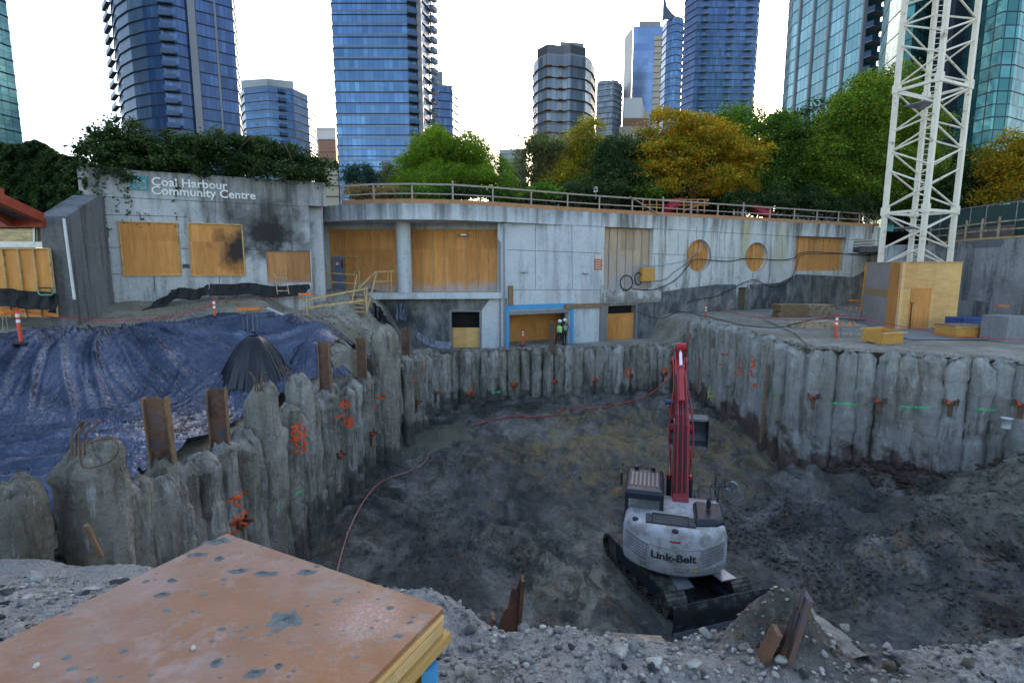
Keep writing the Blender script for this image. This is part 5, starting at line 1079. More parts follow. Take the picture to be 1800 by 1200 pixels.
# ------------------------------------------------------------------ plastic sheet over the bank
def tarp_z(X, Y):
    z = top_z(X, Y, False); es = edge_side(X, Y); d = edge_d(X, Y)*np.where(es < 0, 1, -1)
    s = X*.86+Y*.5
    wx = 1.6*vn(X*.22, Y*.22, 2); wy = 1.6*vn(X*.25+9, Y*.25, 4)
    def ridge(a, b, c=0): return np.clip(1-np.abs(vn(a, b, c))*2.4, 0, 1)**2.2
    c1 = (X+14.5)*.8; ang = np.arctan2(Y-20.5+wy*.6, X+14.5+wx*.6)
    fan = ridge(ang*9+wx*1.3, np.hypot(X+14.5, Y-20.5)*.16)
    fan2 = ridge(ang*24+wx*2, np.hypot(X+14.5, Y-20.5)*.4, 3)
    low = ridge(d*2.6+wy*2.2+.35*s, s*.16+wx*.4, 6); low2 = ridge(d*6.5+wy*4, s*.45+wx, 8)
    k = sm(1.5, 5.0, d+wy*.4)
    r = (1-k)*(.22*fan+.13*fan2)+k*(.19*low+.10*low2)+.02*fbm(X*1.6, Y*1.6, 1, 2)
    r = r+.25*vn(X*.35, Y*.35, 7)
    return z+.20+r*sm(-1.4, .8, d)
def tk(X, Y):
    es = edge_side(X, Y)+.25*vn(X*1.3, Y*.4, 3); xl = np.interp(Y, [6, 9, 14, 18, 24], [-7.0, -6.9, -7.3, -7.2, -6.6])
    return (es < .15) & (X < xl-.25+.2*vn(Y*1.2, 3, 1)) & (Y > 6.9+.12*(X+7)*-1*0+.3*vn(X*1.5, 1, 1)) & (X > -23)
xs = np.arange(-22, -6.4, .055); ys = np.arange(6, 26, .055); X, Y = np.meshgrid(xs, ys, indexing='ij'); Z = tarp_z(X, Y); K = tk(X, Y).ravel(); Fq = grid_faces(len(xs), len(ys)); Fq = Fq[K[Fq].all(1)]
V = np.stack([X.ravel(), Y.ravel(), Z.ravel()], -1); used = np.unique(Fq); mp = np.zeros(len(V), int); mp[used] = np.arange(len(used))
tarp = place_mesh('plastic_sheet', V[used], mp[Fq], M_tarp, None, True); props(tarp, 'dark blue wrinkled plastic sheet spread over the left bank', 'plastic sheet')
def cover(name, px, py, tt, r, h, lab, mat, cat='plastic cover', n=90, squash=1):
    p = at_t(px, py, tt); V = []; rows = 14
    for j in range(rows+1):
        f = j/rows; 
        for i in range(n):
            a = 2*PI*i/n; rr = r*(.12+.88*f**.8)*(1+.10*f*math.sin(a*9+1)+.06*f*math.sin(a*23+2)+.05*float(vn(a*3, f*3, px)))
            V.append((p.x+rr*math.cos(a), p.y+rr*math.sin(a)*squash, p.z-h*f**1.25))
    i = np.arange(rows)[:, None]; j = np.arange(n)[None, :]; Q = np.stack([i*n+j, i*n+(j+1) % n, (i+1)*n+(j+1) % n, (i+1)*n+j], -1).reshape(-1, 4)
    o = place_mesh(name, V, Q, mat, None, True); props(o, lab, cat); return o
cover('plastic_cover', 447, 590, 19.9, 1.55, 2.5, 'black pleated plastic draped like a cone over the capped rebar', M_blacktarp)
cover('plastic_cover', 545, 600, 21.2, 1.4, 1.3, 'crumpled dark blue plastic heaped on the bank end by the wooden steps', M_tarp, squash=.8)
# earth slumped between the near piles and on the foot of the wall, pile head rebars
for px, py, tt in ((135, 765, 7.6), (455, 668, 13.9), (505, 655, 16.8)):
    p = at_t(px, py, tt); t = thing('bent_rebar', {135: 'bundle of bent rebar ends sticking out of the big near pile', 455: 'three rebar stubs on the pile right of the second beam', 505: 'thin wire stubs on the pile with orange figures'}[px], 'rebar', p, group='rebar on the pile heads')
    for k in range(4):
        m = MB(); a = random.uniform(-1, 1); m.tube([(k*.06-.1, 0, -.3), (k*.06-.1+a*.05, 0, .02), (k*.06-.1+a*.22, .05, .14), (k*.06-.1+a*.3, .05, .2)], .016, 6); m.build('bar', M_rebar, t, local=True)
cable('rebar_hoop', [at_t(x, y, 7.35) for x, y in ((150, 780), (195, 770), (208, 790), (190, 812), (150, 822), (140, 800))], .012, M_rebar, 'thin wire hoop around the head of the big near pile', 'wire')
# ------------------------------------------------------------------ crane mast and its plywood hoarding
PZ = -3.5
CR = thing('tower_crane_mast', 'cream lattice mast of a tower crane rising out of the plywood hoarding', 'crane', at_y(1618, 500, 31.5)*1.0)
def leg_at(px, y): p = at_y(px, 371, y); return Vector((p.x, p.y, 0))
LA, LD = leg_at(1556, 33.8), leg_at(1679, 33.0); Cc = (LA+LD)/2; hv = (LD-LA)/2
LB_ = leg_at(1597, 32.0); perp = Vector((hv.y, -hv.x, 0))
LBf = Cc+perp.normalized()*hv.length*.98-hv.normalized()*.55; LCb = Cc-(LBf-Cc)
LG = [LA, LBf, LD, LCb]
zz = [-3.2, 3.42, 10.6, 17.8, 25]
for i, p in enumerate(LG):
    for k in range(1, 5):
        m = MB(); s = .24; z0, z1 = zz[k-1]+(.06 if k > 1 else 0), zz[k]-.06
        d1 = (LG[(i+1) % 4]-p).normalized(); Mx = Matrix(((d1.x, -d1.y, 0), (d1.y, d1.x, 0), (0, 0, 1)))
        m.box((p.x, p.y, (z0+z1)/2), (s, s, z1-z0), M=Mx); m.build('leg', M_crane, CR)
    for k in range(1, 5):
        m = MB(); m.box((p.x, p.y, zz[k]), (.34, .34, .5), M=Mx); m.build('leg_coupling', M_crane, CR)
for i in range(4):
    a, b = LG[i], LG[(i+1) % 4]
    for k in range(1, 5):
        z0, z1 = zz[k-1], zz[k]; m = MB(); m.bar(a+Vector((0, 0, z1-.1)), b+Vector((0, 0, z1-.1)), .16, .16); m.build('cross_beam', M_crane, CR)
        nb = 3 if k > 1 else 3; H = (z1-z0-.4)/nb
        for j in range(nb):
            zb = z0+.2+H*j; p, q = (a, b) if (j+i) % 2 == 0 else (b, a); mid = q+Vector((0, 0, zb+H*.5))
            m = MB(); m.cyl(p+Vector((0, 0, zb)), mid, .055, n=8); m.cyl(mid, p+Vector((0, 0, zb+H)), .055, n=8); m.build('diagonal_brace', M_crane, CR)
        m = MB()
# ladder inside
m = MB(); lp = Cc+Vector((.15, .2, 0)); ld = hv.normalized()*.23
for s in (-1, 1): m.bar(lp+ld*s+Vector((0, 0, -3)), lp+ld*s+Vector((0, 0, 24.6)), .05, .05)
z = -2.8
while z < 24.6: m.bar(lp-ld+Vector((0, 0, z)), lp+ld+Vector((0, 0, z)), .03, .03); z += .3
m.build('ladder', M_crane, CR)
for z in (2.4, 9.6, 16.3):
    m = MB(); m.poly([LA*.75+Cc*.25+Vector((0, 0, z)), LBf*.75+Cc*.25+Vector((0, 0, z)), Cc+Vector((0, 0, z)), LCb*.75+Cc*.25+Vector((0, 0, z))], (0, 0, .05)); m.build('rest_platform', M_steel, CR)
HB = thing('plywood_hoarding', 'tall plywood hoarding with a door round the foot of the crane mast', 'hoarding', at_t(1600, 580, 30))
hz = at_z
A_, B_, D_ = at_z(1515, 562, PZ), at_z(1574, 581, PZ), at_z(1679, 578, PZ)
ht = at_y(1600, 461, B_.y).z
def wallp(name, a, b, z0, z1, th, mat, par, off=0, u0=0, u1=1):
    d = b-a; n = Vector((d.y, -d.x, 0)).normalized(); p, q = a+d*u0+n*off, a+d*u1+n*off; m = MB()
    m.poly([Vector((p.x, p.y, z0)), Vector((q.x, q.y, z0)), Vector((q.x, q.y, z1)), Vector((p.x, p.y, z1))], -n*th); return m.build(name, mat, par)
mg = N('tarped_plywood', .6); zz_ = mg.sep(mg.pos)[2]; mg.col(mg.mix(mg.ramp(mg.math('ABSOLUTE', mg.math('ADD', zz_, 1.55)), (.16, 1), (.3, 0)), mg.mix(mg.noise(.8, d=6), (.22, .20, .20), (.36, .32, .30)), (.30, .2, .1)))
wallp('side_wall', A_, B_, PZ, ht, .05, mg.m, HB); wallp('corner_panel', A_, B_, PZ, ht, .04, M_ply, HB, .045, .74, 1.0)
wallp('front_wall', B_, D_, PZ, ht, .05, M_ply_pale, HB)
E_ = D_+(A_-B_)*1.0; wallp('side_wall', D_, E_, PZ, ht, .05, M_ply, HB); wallp('rear_wall', A_, E_, PZ, ht, .05, M_ply, HB, -.1)
dz_ = PZ+(ht-PZ)*.62; dor = wallp('door', B_, D_, PZ+.02, dz_, .03, M_ply, HB, .035, .19, .52)
m = MB(); d = (D_-B_); nd = Vector((d.y, -d.x, 0)).normalized(); p = B_+d*.2+nd*.1; m.bar(p+Vector((0, 0, .1)), p+Vector((0, 0, 1.5)), .05, .03); m.bar(p+Vector((0, 0, 1.5)), p+Vector((.12, 0, 1.58)), .03); m.bar(p+Vector((0, 0, 1.5)), p+Vector((-.1, 0, 1.6)), .03); m.build('door_bar', M_dk, dor)
m = MB(); m.bar(A_+Vector((0, -.03, ht-PZ+.02)), B_+Vector((0, -.03, ht-PZ+.02)), .1, .05); m.bar(B_+Vector((0, -.03, ht-PZ+.02)), D_+Vector((0, -.03, ht-PZ+.02)), .1, .05); m.build('cap_board', M_stud, HB)
props(MB().add([(12.9, 22.7, PZ+.05), (18.9, 19.2, PZ+.05), (34, 22, PZ+.05), (36, 44, PZ+.05), (22, 41, PZ+.05), (17, 36, PZ+.05), (15.0, 28, PZ+.05)], [tuple(range(7))]).build('gravel_pad', M_dirt, local=True), kind='structure')
bm_pad = MB(); P4 = [at_z(x, y, PZ) for x, y in ((1490, 560), (1600, 600), (1740, 600), (1760, 585), (1680, 556))]
props(MB().add([(p.x, p.y, PZ+.09) for p in P4], [tuple(range(5))]).build('concrete_pad', M_block, local=True), kind='structure')
# ------------------------------------------------------------------ boxes, lumber, bin, blocks on the platform
def formbox(px, py, w_, d_, h_, rz, lab, lid=False, tilt=0):
    p = at_z(px, py, PZ+.06); t = thing('plywood_form_box', lab, 'box', p, rz, 'plywood form boxes on the platform')
    for (cx, cy, sx, sy) in ((0, -d_/2, w_, .04), (0, d_/2, w_, .04), (-w_/2, 0, .04, d_-.05), (w_/2, 0, .04, d_-.05)): m = MB(); m.box((cx, cy, h_/2+.08), (sx, sy, h_)); m.build('side', M_formply, t, local=True)
    m = MB(); m.box((0, 0, .06), (w_, d_, .04)); m.build('base', M_formply, t, local=True)
    for s in (-1, 1): m = MB(); m.box((0, s*(d_/2+.05), h_+.06), (w_+.2, .09, .05)); m.build('batten', M_stud, t, local=True); m = MB(); m.box((0, s*d_*.3, .02), (w_, .1, .05)); m.build('skid', M_stud, t, local=True)
    if lid: m = MB(); m.box((0, 0, h_+.11), (w_+.1, d_+.05, .04)); m.build('lid', M_timber, t, local=True)
    t.rotation_euler[0] = tilt; return t
formbox(1549, 602, 1.25, 1.0, .52, .3, 'open yellow plywood form box tipped at the platform edge', tilt=.10)
formbox(1684, 592, 1.5, 1.1, .50, .12, 'lidded yellow plywood form box on skids in front of the hoarding', lid=True)
def stack(px, py, z, n, L, wd, rz, lab, mat, th=.06, neat=.09):
    p = at_z(px, py, z); t = thing('lumber_stack', lab, 'lumber stack', p, rz, 'lumber stacks by the dark wall')
    for k in range(n):
        m = MB(); nb = max(1, int(wd/.28)); sh = random.uniform(-neat, neat)
        for j in range(nb): m.box((sh+random.uniform(-neat, neat), -wd/2+wd*(j+.5)/nb, .04+k*(th+.02)), (L*random.uniform(.92, 1.0), wd/nb-.02, th), rz=random.uniform(-neat, neat)*.3)
        m.build('board_layer', mat, t, local=True)
    return t
stack(1388, 558, PZ, 12, 2.0, 1.2, -.1, 'dark weathered lumber stack, left half of the tall pile by the dark wall', M_timber); stack(1428, 556, PZ, 11, 2.3, 1.2, -.05, 'brown lumber stack, right half of the tall pile by the dark wall', M_stud_grey)
stack(1428, 578, PZ, 6, 2.1, 1.0, -.35, 'untidy low heap of yellowish boards in front of the tall lumber pile', M_stud_grey, neat=.25)
BN = thing('blue_bin', 'dark blue steel bin beside the hoarding door', 'bin', at_z(1707, 588, PZ)); p = at_z(1707, 588, PZ)
m = MB()
for (cx, cy, sx, sy) in ((0, -.5, 1.9, .06), (0, .6, 1.9, .06), (-.95, .05, .06, 1.05), (.95, .05, .06, 1.05)): m.box((cx, cy, .45), (sx, sy, .9))
m.box((0, .05, .08), (1.85, 1.1, .05)); m.build('body', M_bin, BN, local=True); m = MB(); m.box((0, -.56, .9), (2.0, .08, .1)); m.box((0, -.56, .3), (2.0, .05, .08)); m.build('rim', M_bin, BN, local=True)
def block(px, py, t_, sz, rz, lab, z=None, nm='concrete_block', mat=None):
    p = at_t(px, py, t_); o = MB().box((p.x, p.y, p.z+sz[2]/2), sz, rz).build(nm, mat or M_block, bevel=.03); return props(o, lab, 'concrete block')
p_ = at_z(1762, 600, PZ); block(1762, 600, p_.length/ray(1762, 600).length, (1.25, 1.2, 1.25), .2, 'grey concrete block right of the blue bin')
block(1795, 602, 27, (1.1, 1.4, .62), .1, 'small pale concrete block at the right edge of the platform')
p = at_t(1745, 552, 36); o = MB().box((p.x+2, p.y+1.2, -3.0), (12, 1.5, 1.35), -.35).build('concrete_kerb_wall', M_conc_dark); props(o, 'low dark concrete plinth at the foot of the sprayed wall', 'concrete wall')
# rebar clusters with orange caps
def capped(px, py, t_, n, h, spread, lab, grp='orange capped rebar clusters', colr=None):
    p = at_t(px, py, t_); t = thing('capped_rebar', lab, 'rebar', p, group=grp)
    for k in range(n):
        x, y = spread*math.cos(2*PI*k/n)*1.4, spread*math.sin(2*PI*k/n)*.8; m = MB(); m.cyl((x, y, -.3), (x, y, h), .02, n=6); m.build('bar', M_steel, t, local=True)
        m = MB(); m.lathe([(.05, h-.03), (.055, h+.04), (.02, h+.075)], (x, y, 0), 8); m.build('cap', M_orange, t, local=True)
capped(1482, 584, 26.5, 9, .42, .38, 'cluster of orange capped rebar right of the red post on the platform'); capped(1726, 596, 26.2, 7, .35, .28, 'cluster of orange capped rebar right of the lidded form box'); capped(1500, 551, 34, 8, .30, .35, 'rebar cluster under the small orange board by the dark wall')
def capboard(px, py, t_, w_, h, lab, grp='orange marker boards on rebar'):
    p = at_t(px, py, t_); t = thing('orange_marker_board', lab, 'marker board', p, random.uniform(-.2, .2), grp)
    m = MB(); m.box((0, 0, h), (w_, .3, .10)); m.build('board', M_orange, t, local=True, bevel=.01)
    for sx in (-.34, -.12, .14, .32): m = MB(); m.cyl((sx*w_, random.uniform(-.1, .1), -.3), (sx*w_*.9, 0, h-.05), .014, n=5); m.build('stake', M_steel, t, local=True)
capboard(440, 577, 21.3, .85, .78, 'wide orange board on rebar stakes at the crest of the plastic sheet'); capboard(191, 552, 25.2, .9, .82, 'orange board on stakes in front of the left boarded window'); capboard(539, 540, 25.2, .62, .62, 'small orange board near the wooden ladder'); capboard(6, 592, 17.5, .7, .80, 'orange board cut by the left edge of the picture')
capboard(1500, 540, 35, .52, .45, 'tiny orange board in front of the dark wall left of the hoarding'); capboard(1760, 549, 33, .62, .40, 'orange board on the plinth by the sprayed wall')
# ------------------------------------------------------------------ traffic delineators and barrier ropes
def delineator(name, label):
    t = thing(name, label, 'delineator post', (0, 0, 0), group='delineator posts round the pit')
    m = MB(); m.lathe([(.20, 0), (.20, .03), (.09, .06)], n=10); m.build('base', M_rub, t, local=True)
    m = MB(); m.lathe([(.052, .05), (.050, .98), (.03, 1.02)], n=12); m.build('post', M_orred, t, local=True)
    for z in (.66, .84): m = MB(); m.lathe([(.0545, z), (.0545, z+.10)], n=12); m.build('reflective_band', M_whiteb, t, local=True)
    m = MB(); m.tube([(0, 0, 1.0), (.035, 0, 1.08), (0, 0, 1.14), (-.035, 0, 1.08), (0, 0, 1.0)], .014, 5); m.build('grip', M_orred, t, local=True); return t
DL = delineator('delineator_post', 'orange-red delineator standing on the bank between two orange boards')
def gp(px, py): h = hit(px, py); return h if h is not None else at_t(px, py, 25)
p1 = gp(379, 570); DL.location = p1; s1 = 45*p1.length/1000
for px, py, hpx, lab in ((37, 604, 64, 'faded orange delineator nearest the left edge above the plastic sheet'), (919, 608, 32, 'orange-red delineator inside the blue framed opening'), (1240, 563, 29, 'red delineator at the far corner of the right platform'), (1468, 598, 48, 'plain red delineator at the front of the right platform')):
    t_ = {37: 16.6, 919: 35.6, 1240: 36.8, 1468: 26.0}[px]; p = at_t(px, py, t_); dup(DL, p, 0, lab, scale=hpx*t_/935/1.14)
DL.scale = (1.0,)*3
def rope(name, pts, lab, r=.012, mat=M_tape, cat='barrier tape', sag=0):
    P = [at_t(*p) for p in pts]; o = MB().tube(smooth_pts(P, 8), r, 5).build(name, mat); props(o, lab, cat)
rope('barrier_tape', [(38, 548, 16.5), (120, 560, 18.5), (200, 564, 20), (280, 560, 21), (340, 548, 22), (381, 533, 22.5)], 'red barrier tape sagging between the two left delineators')
rope('barrier_tape', [(38, 546, 16.6), (120, 556, 18.6), (200, 560, 20.1), (280, 557, 21.1), (340, 545, 22.1), (381, 531, 22.6)], 'second red tape running just above the sagging one on the left bank', r=.009)
rope('barrier_tape', [(382, 528, 22.5), (450, 526, 25), (520, 524, 27), (590, 521, 29)], 'red tape from the bank delineator to the wooden steps')
rope('barrier_tape', [(1241, 537, 36.6), (1290, 550, 34), (1340, 558, 31), (1400, 562, 28.5), (1440, 560, 27), (1470, 553, 26)], 'red tape from the far corner delineator to the front red delineator', r=.02)
rope('barrier_tape', [(1471, 553, 26), (1540, 565, 25.2), (1600, 576, 24.5), (1660, 588, 23.8), (1730, 594, 23.2), (1830, 598, 22.5)], 'red tape running from the front red delineator past the form boxes', r=.016)
rope('barrier_tape', [(919, 578, 35.5), (935, 592, 35), (950, 590, 35), (965, 586, 34.8)], 'red tape from the delineator in the opening to the thin steel beam')
# ------------------------------------------------------------------ steps, ladders, silt fence
ST = thing('timber_steps', 'pale timber steps with handrails leading up to the blue door', 'stairs', at_y(630, 550, 29))
def pt(px, py, y): return at_y(px, py, y)
for k in range(5):
    y = 28.9+.28*k; m = MB(); a, b = pt(617-1*k, 548-7.5*k, y), pt(643-1*k, 548-7.5*k, y); m.bar(a, b, .26, .045, up=(0, 0, 1)); m.build('tread', M_stud, ST)
for px in (615, 645): m = MB(); m.bar(pt(px, 552, 28.8), pt(px-5, 512, 30.2), .05, .26, up=(0, 0, 1)); m.build('stringer', M_stud, ST)
m = MB()
for a, b in (((615, 550), (628, 484)), ((645, 548), (662, 480))): m.bar(pt(*a, 28.9), pt(*b, 30.4), .05, .09)
m.bar(pt(630, 507, 29.6), pt(660, 478, 31), .05, .09); m.build('handrail', M_stud, ST)
RP = thing('timber_barrier', 'pale timber barrier rails running left from the steps', 'railing', pt(570, 556, 27))
m = MB(); m.bar(pt(526, 529, 26.3), pt(645, 507, 28.4), .05, .10); m.build('top_rail', M_stud, RP); m = MB(); m.bar(pt(523, 543, 26.2), pt(645, 527, 28.3), .05, .10); m.build('lower_rail', M_stud, RP)
for px, a, b, y in ((540, 526, 561, 26.4), (645, 504, 549, 28.35)): m = MB(); m.bar(pt(px, a, y), pt(px, b, y), .10, .06); m.build('post', M_stud, RP)
LR = thing('door_guard_rail', 'pale timber guard rail in front of the blue door and stud wall', 'railing', pt(620, 515, 33.3))
for px in (574, 624, 632, 682, 688): m = MB(); m.bar(pt(px, 466 if px < 600 else 476, 33.2), pt(px, 517, 33.2), .08, .05); m.build('post', M_stud, LR)
m = MB(); m.bar(pt(549, 478, 33.15), pt(628, 483, 33.15), .04, .08); m.bar(pt(549, 494, 33.15), pt(628, 498, 33.15), .04, .08); m.bar(pt(660, 478, 33.15), pt(692, 476, 33.15), .04, .08); m.bar(pt(660, 495, 33.15), pt(690, 494, 33.15), .04, .08); m.build('rail', M_stud, LR)
def ladder(name, lab, a, b, wd, n, mat, side=Vector((1, 0, 0)), rung=.025):
    t = thing(name, lab, 'ladder', a)
    for s in (-1, 1): m = MB(); m.bar(a+side*wd/2*s, b+side*wd/2*s, .035, .07); m.build('side_rail', mat, t)
    for k in range(n): m = MB(); f = (k+.5)/n; q = a+(b-a)*f; m.bar(q-side*wd/2, q+side*wd/2, rung); m.build('rung', mat, t)
ladder('wooden_ladder', 'short wooden ladder frame leaning on the oversprayed window board', pt(498, 517, 26.4), pt(492, 482, 27.0), .52, 3, M_stud_grey, Vector((.9, .43, 0)), .045)
ladder('yellow_ladder', 'yellow fibreglass ladder standing against the right side wall', at_t(1250, 700, 31.5), at_t(1258, 656, 33), .42, 6, M_yel, Vector((.98, .2, 0)), .04)
def cloth(name, lab, pts_top, drop_, mat, cat='silt fence', push=.05):
    P = smooth_pts([at_t(*p) for p in pts_top], 10); V = []; nr = 6
    for i, p in enumerate(P):
        g = drop_ if not callable(drop_) else drop_(i/len(P))
        for j in range(nr): f = j/(nr-1); V.append((p.x+.10*float(vn(i*.5, j*.6, 3)), p.y-.25*f*f-push*math.sin(i*.9)+.10*float(vn(i*.7, j*.5, 7)), p.z-g*f))
    o = place_mesh(name, V, grid_faces(len(P), nr), mat, None, True); s = o.modifiers.new('s', 'SOLIDIFY'); s.thickness = .01; return props(o, lab, cat)
cloth('silt_fence', 'black silt fence cloth slumped below the lettered wall, middle length', [(248, 548, 23.6), (290, 520, 24.2), (315, 506, 24.6), (345, 508, 25.0), (365, 499, 25.3)], .5, M_black)
cloth('silt_fence', 'black silt fence cloth along the foot of the wall right of the sooty board', [(369, 499, 25.3), (410, 499, 25.8), (440, 497, 26.1), (480, 503, 26.6), (515, 501, 27.0), (543, 499, 27.4)], .55, M_black)
cloth('silt_fence', 'black silt fence cloth below the left plywood hoarding', [(-20, 506, 20.0), (15, 507, 20), (50, 512, 20.2), (85, 513, 20.3), (100, 520, 20.4)], .65, M_black)
cloth('torn_sheet', 'black plastic hanging over the bank right of the steps', [(655, 530, 31), (668, 540, 31.5), (680, 560, 32), (692, 575, 32.5)], 1.6, M_blacktarp, 'plastic sheet')
cloth('torn_sheet', 'crumpled grey plastic sheet on the ledge beside the pale door board', [(733, 582, 33.0), (750, 592, 33.2), (765, 598, 33.2), (792, 601, 33.3)], .45, flat('grey_plastic', (.16, .18, .22), .35), 'plastic sheet')
cloth('torn_sheet', 'strip of torn grey plastic hanging on the dark wall right of the steps', [(697, 536, 33.6), (708, 532, 33.8), (716, 540, 33.9)], 1.1, flat('blue_plastic', (.06, .08, .12), .3), 'plastic sheet')
o = MB().bar(at_t(470, 541, 25), at_t(502, 555, 24.2), .09, .05).build('white_pipe', M_white_pl); props(o, 'short white pipe lying on the bank below the silt fence', 'pipe')
o = MB().tube([at_t(80, 512, 20.2)+Vector((.28*math.cos(a), 0, .16*math.sin(a)+.03*math.sin(3*a))) for a in np.linspace(0, 4*PI, 40)], .03, 5).build('garden_hose', flat('green_hose', (.08, .35, .22), .5)); props(o, 'coiled green hose on the black cloth by the wing wall', 'hose')
o = MB().box(at_t(222, 540, 24.6), (1.4, .3, .28), .2).build('pink_insulation', M_pinkp, bevel=.03); props(o, 'pink insulation slab half buried in the bank', 'insulation board')
o = MB().bar(at_t(1338, 778, 26.0), at_t(1349, 640, 25.0), .10, .14).build('timber_post', flat('post_wood', (.30, .20, .12), .8)); props(o, 'brown timber post leaning on the corner of the right side wall', 'post')
BK = thing('white_bucket', 'white plastic bucket on the ledge at the foot of the right front wall', 'bucket', at_t(1768, 752, 18.9))
m = MB(); m.lathe([(.13, 0), (.16, .34), (.175, .34), (.175, .37), (.15, .37), (.12, .03)], n=18); m.build('body', M_white_pl, BK, local=True); m = MB(); m.tube([(.17*math.cos(a), -.02-.10*math.sin(a), .34-.1*math.sin(a)) for a in np.linspace(0, PI, 9)], .006, 4); m.build('handle', M_steel, BK, local=True)
# hoses
def groundhose(name, pts, lab, r=.05, mat=M_rope, lift=.05):
    P = []
    for px, py in pts:
        h = hit(px, py, (B_pit,)); P.append(h+Vector((0, 0, lift)) if h else at_t(px, py, 25))
    SP_ = smooth_pts(P, 10)
    for p in SP_:
        z = drop(p.x, p.y); p.z = max(p.z, z+lift*.6) if z > -20 else p.z
    o = MB().tube(SP_, r, 7).build(name, mat); props(o, lab, 'hose')
groundhose('red_hose', [(834, 749), (865, 740), (903, 733), (940, 734), (975, 731), (1005, 721), (1050, 718), (1090, 711)], 'long red hose snaking over the mud from the puddle towards the back wall', .05)
o = MB().tube(smooth_pts([hit(1088, 711, (B_pit,))+Vector((0, 0, .05)), at_t(1130, 698, 32.5), at_t(1165, 676, 33.3), at_t(1190, 645, 34), at_t(1205, 610, 35), at_t(1218, 575, 36)], 8), .05, 7).build('red_hose', M_rope); props(o, 'red hose rising from the mud up the far corner of the pit', 'hose')
groundhose('red_hose', [(755, 797), (745, 815), (722, 829), (695, 838), (668, 850), (650, 868), (632, 895), (615, 930), (603, 965), (594, 1000), (588, 1030)], 'faded red hose curving down the left side of the pit floor', .03, flat('faded_hose', (.42, .14, .12), .6, dirt=(.4, .3, .27)))
o = MB().tube(smooth_pts([at_t(1237, 560, 36.5), at_t(1235, 580, 35.7), at_t(1230, 620, 34.2), at_t(1228, 660, 33.6), at_t(1226, 690, 33)], 5), .035, 6).build('red_hose', M_rope); props(o, 'red hose hanging down the corner of the right side wall', 'hose')
o = MB().tube(smooth_pts([at_t(1120, 548, 38), at_t(1160, 560, 37.5), at_t(1195, 548, 37.2), at_t(1240, 556, 36.6), at_t(1280, 565, 34), at_t(1310, 572, 31), at_t(1370, 575, 29.5), at_t(1440, 560, 28.5), at_t(1520, 563, 28)], 6), .03, 5).build('power_cable', M_cable); props(o, 'black cable lying along the near edge of the right platform', 'cable')
# ------------------------------------------------------------------ playground on the roof
def slide(lab, pts, r):
    t = thing('tube_slide', lab, 'slide', at_t(*pts[-1])); P = smooth_pts([at_t(*p) for p in pts], 6); m = MB(); m.tube(P, r, 14); m.build('tube', M_slide, t)
    for k in range(3, len(P), 6): m = MB(); d = (P[min(k+1, len(P)-1)]-P[k-1]).normalized(); m.cyl(P[k]-d*.05, P[k]+d*.05, r*1.08, n=14); m.build('joint_ring', M_slide, t)
slide('dark red tube slide coming down to the right on the roof playground', [(1305, 358, 47), (1318, 362, 46.5), (1335, 370, 46), (1356, 379, 45.5)], .42)
slide('short red tube slide behind the rail at the left of the playground', [(1195, 355, 46), (1182, 362, 45), (1172, 368, 44.5)], .38)
PG = thing('climbing_frame', 'red and white climbing frame posts beside the tube slide', 'play structure', at_t(1300, 375, 46))
for px in (1290, 1297, 1304, 1311): m = MB(); m.cyl(at_t(px, 378, 46), at_t(px, 352+(px % 3), 46), .07, n=8); m.build('post', M_white_pl, PG)
m = MB(); m.bar(at_t(1290, 365, 46), at_t(1311, 366, 46), .05, 1.0, up=(0, 0, 1)); m.build('panel', M_slide, PG)
PO = thing('orange_play_fence', 'orange timber fence frame round the left part of the playground', 'fence', at_t(1215, 370, 45)); m = MB(); M_of = flat('orange_wood', (.42, .17, .05), .7)
for px in range(1130, 1250, 12): m = MB(); m.bar(at_t(px, 374, 45), at_t(px, 350, 45), .09); m.build('post', M_of, PO)
m = MB(); m.bar(at_t(1128, 351, 45), at_t(1246, 351, 45), .09); m.bar(at_t(1128, 360, 45), at_t(1246, 361, 45), .07); m.bar(at_t(1200, 372, 45), at_t(1246, 352, 45), .07); m.build('rail', M_of, PO)
t = thing('park_sign', 'small white sign on a post among the roof plants', 'sign', at_t(1047, 345, 44)); m = MB(); m.bar(at_t(1047, 350, 44), at_t(1047, 332, 44), .04); m.build('post', M_steel, t); m = MB(); m.box(at_t(1047, 333, 43.95), (.35, .02, .45)); m.build('panel', M_white_pl, t)
# ------------------------------------------------------------------ excavator
EXC = (4.90, 15.30, float(floor_z(4.87, 15.34, False))+.02); RZ = -.263; U = Matrix.Rotation(.557, 3, 'Z')
EX = thing('excavator', 'red and white crawler excavator with raised arm and rear blade in the pit', 'excavator', EXC, RZ)
def eb(m, name, mat, par=None, bevel=0): return m.build(name, mat, par or EX, local=True, bevel=bevel)
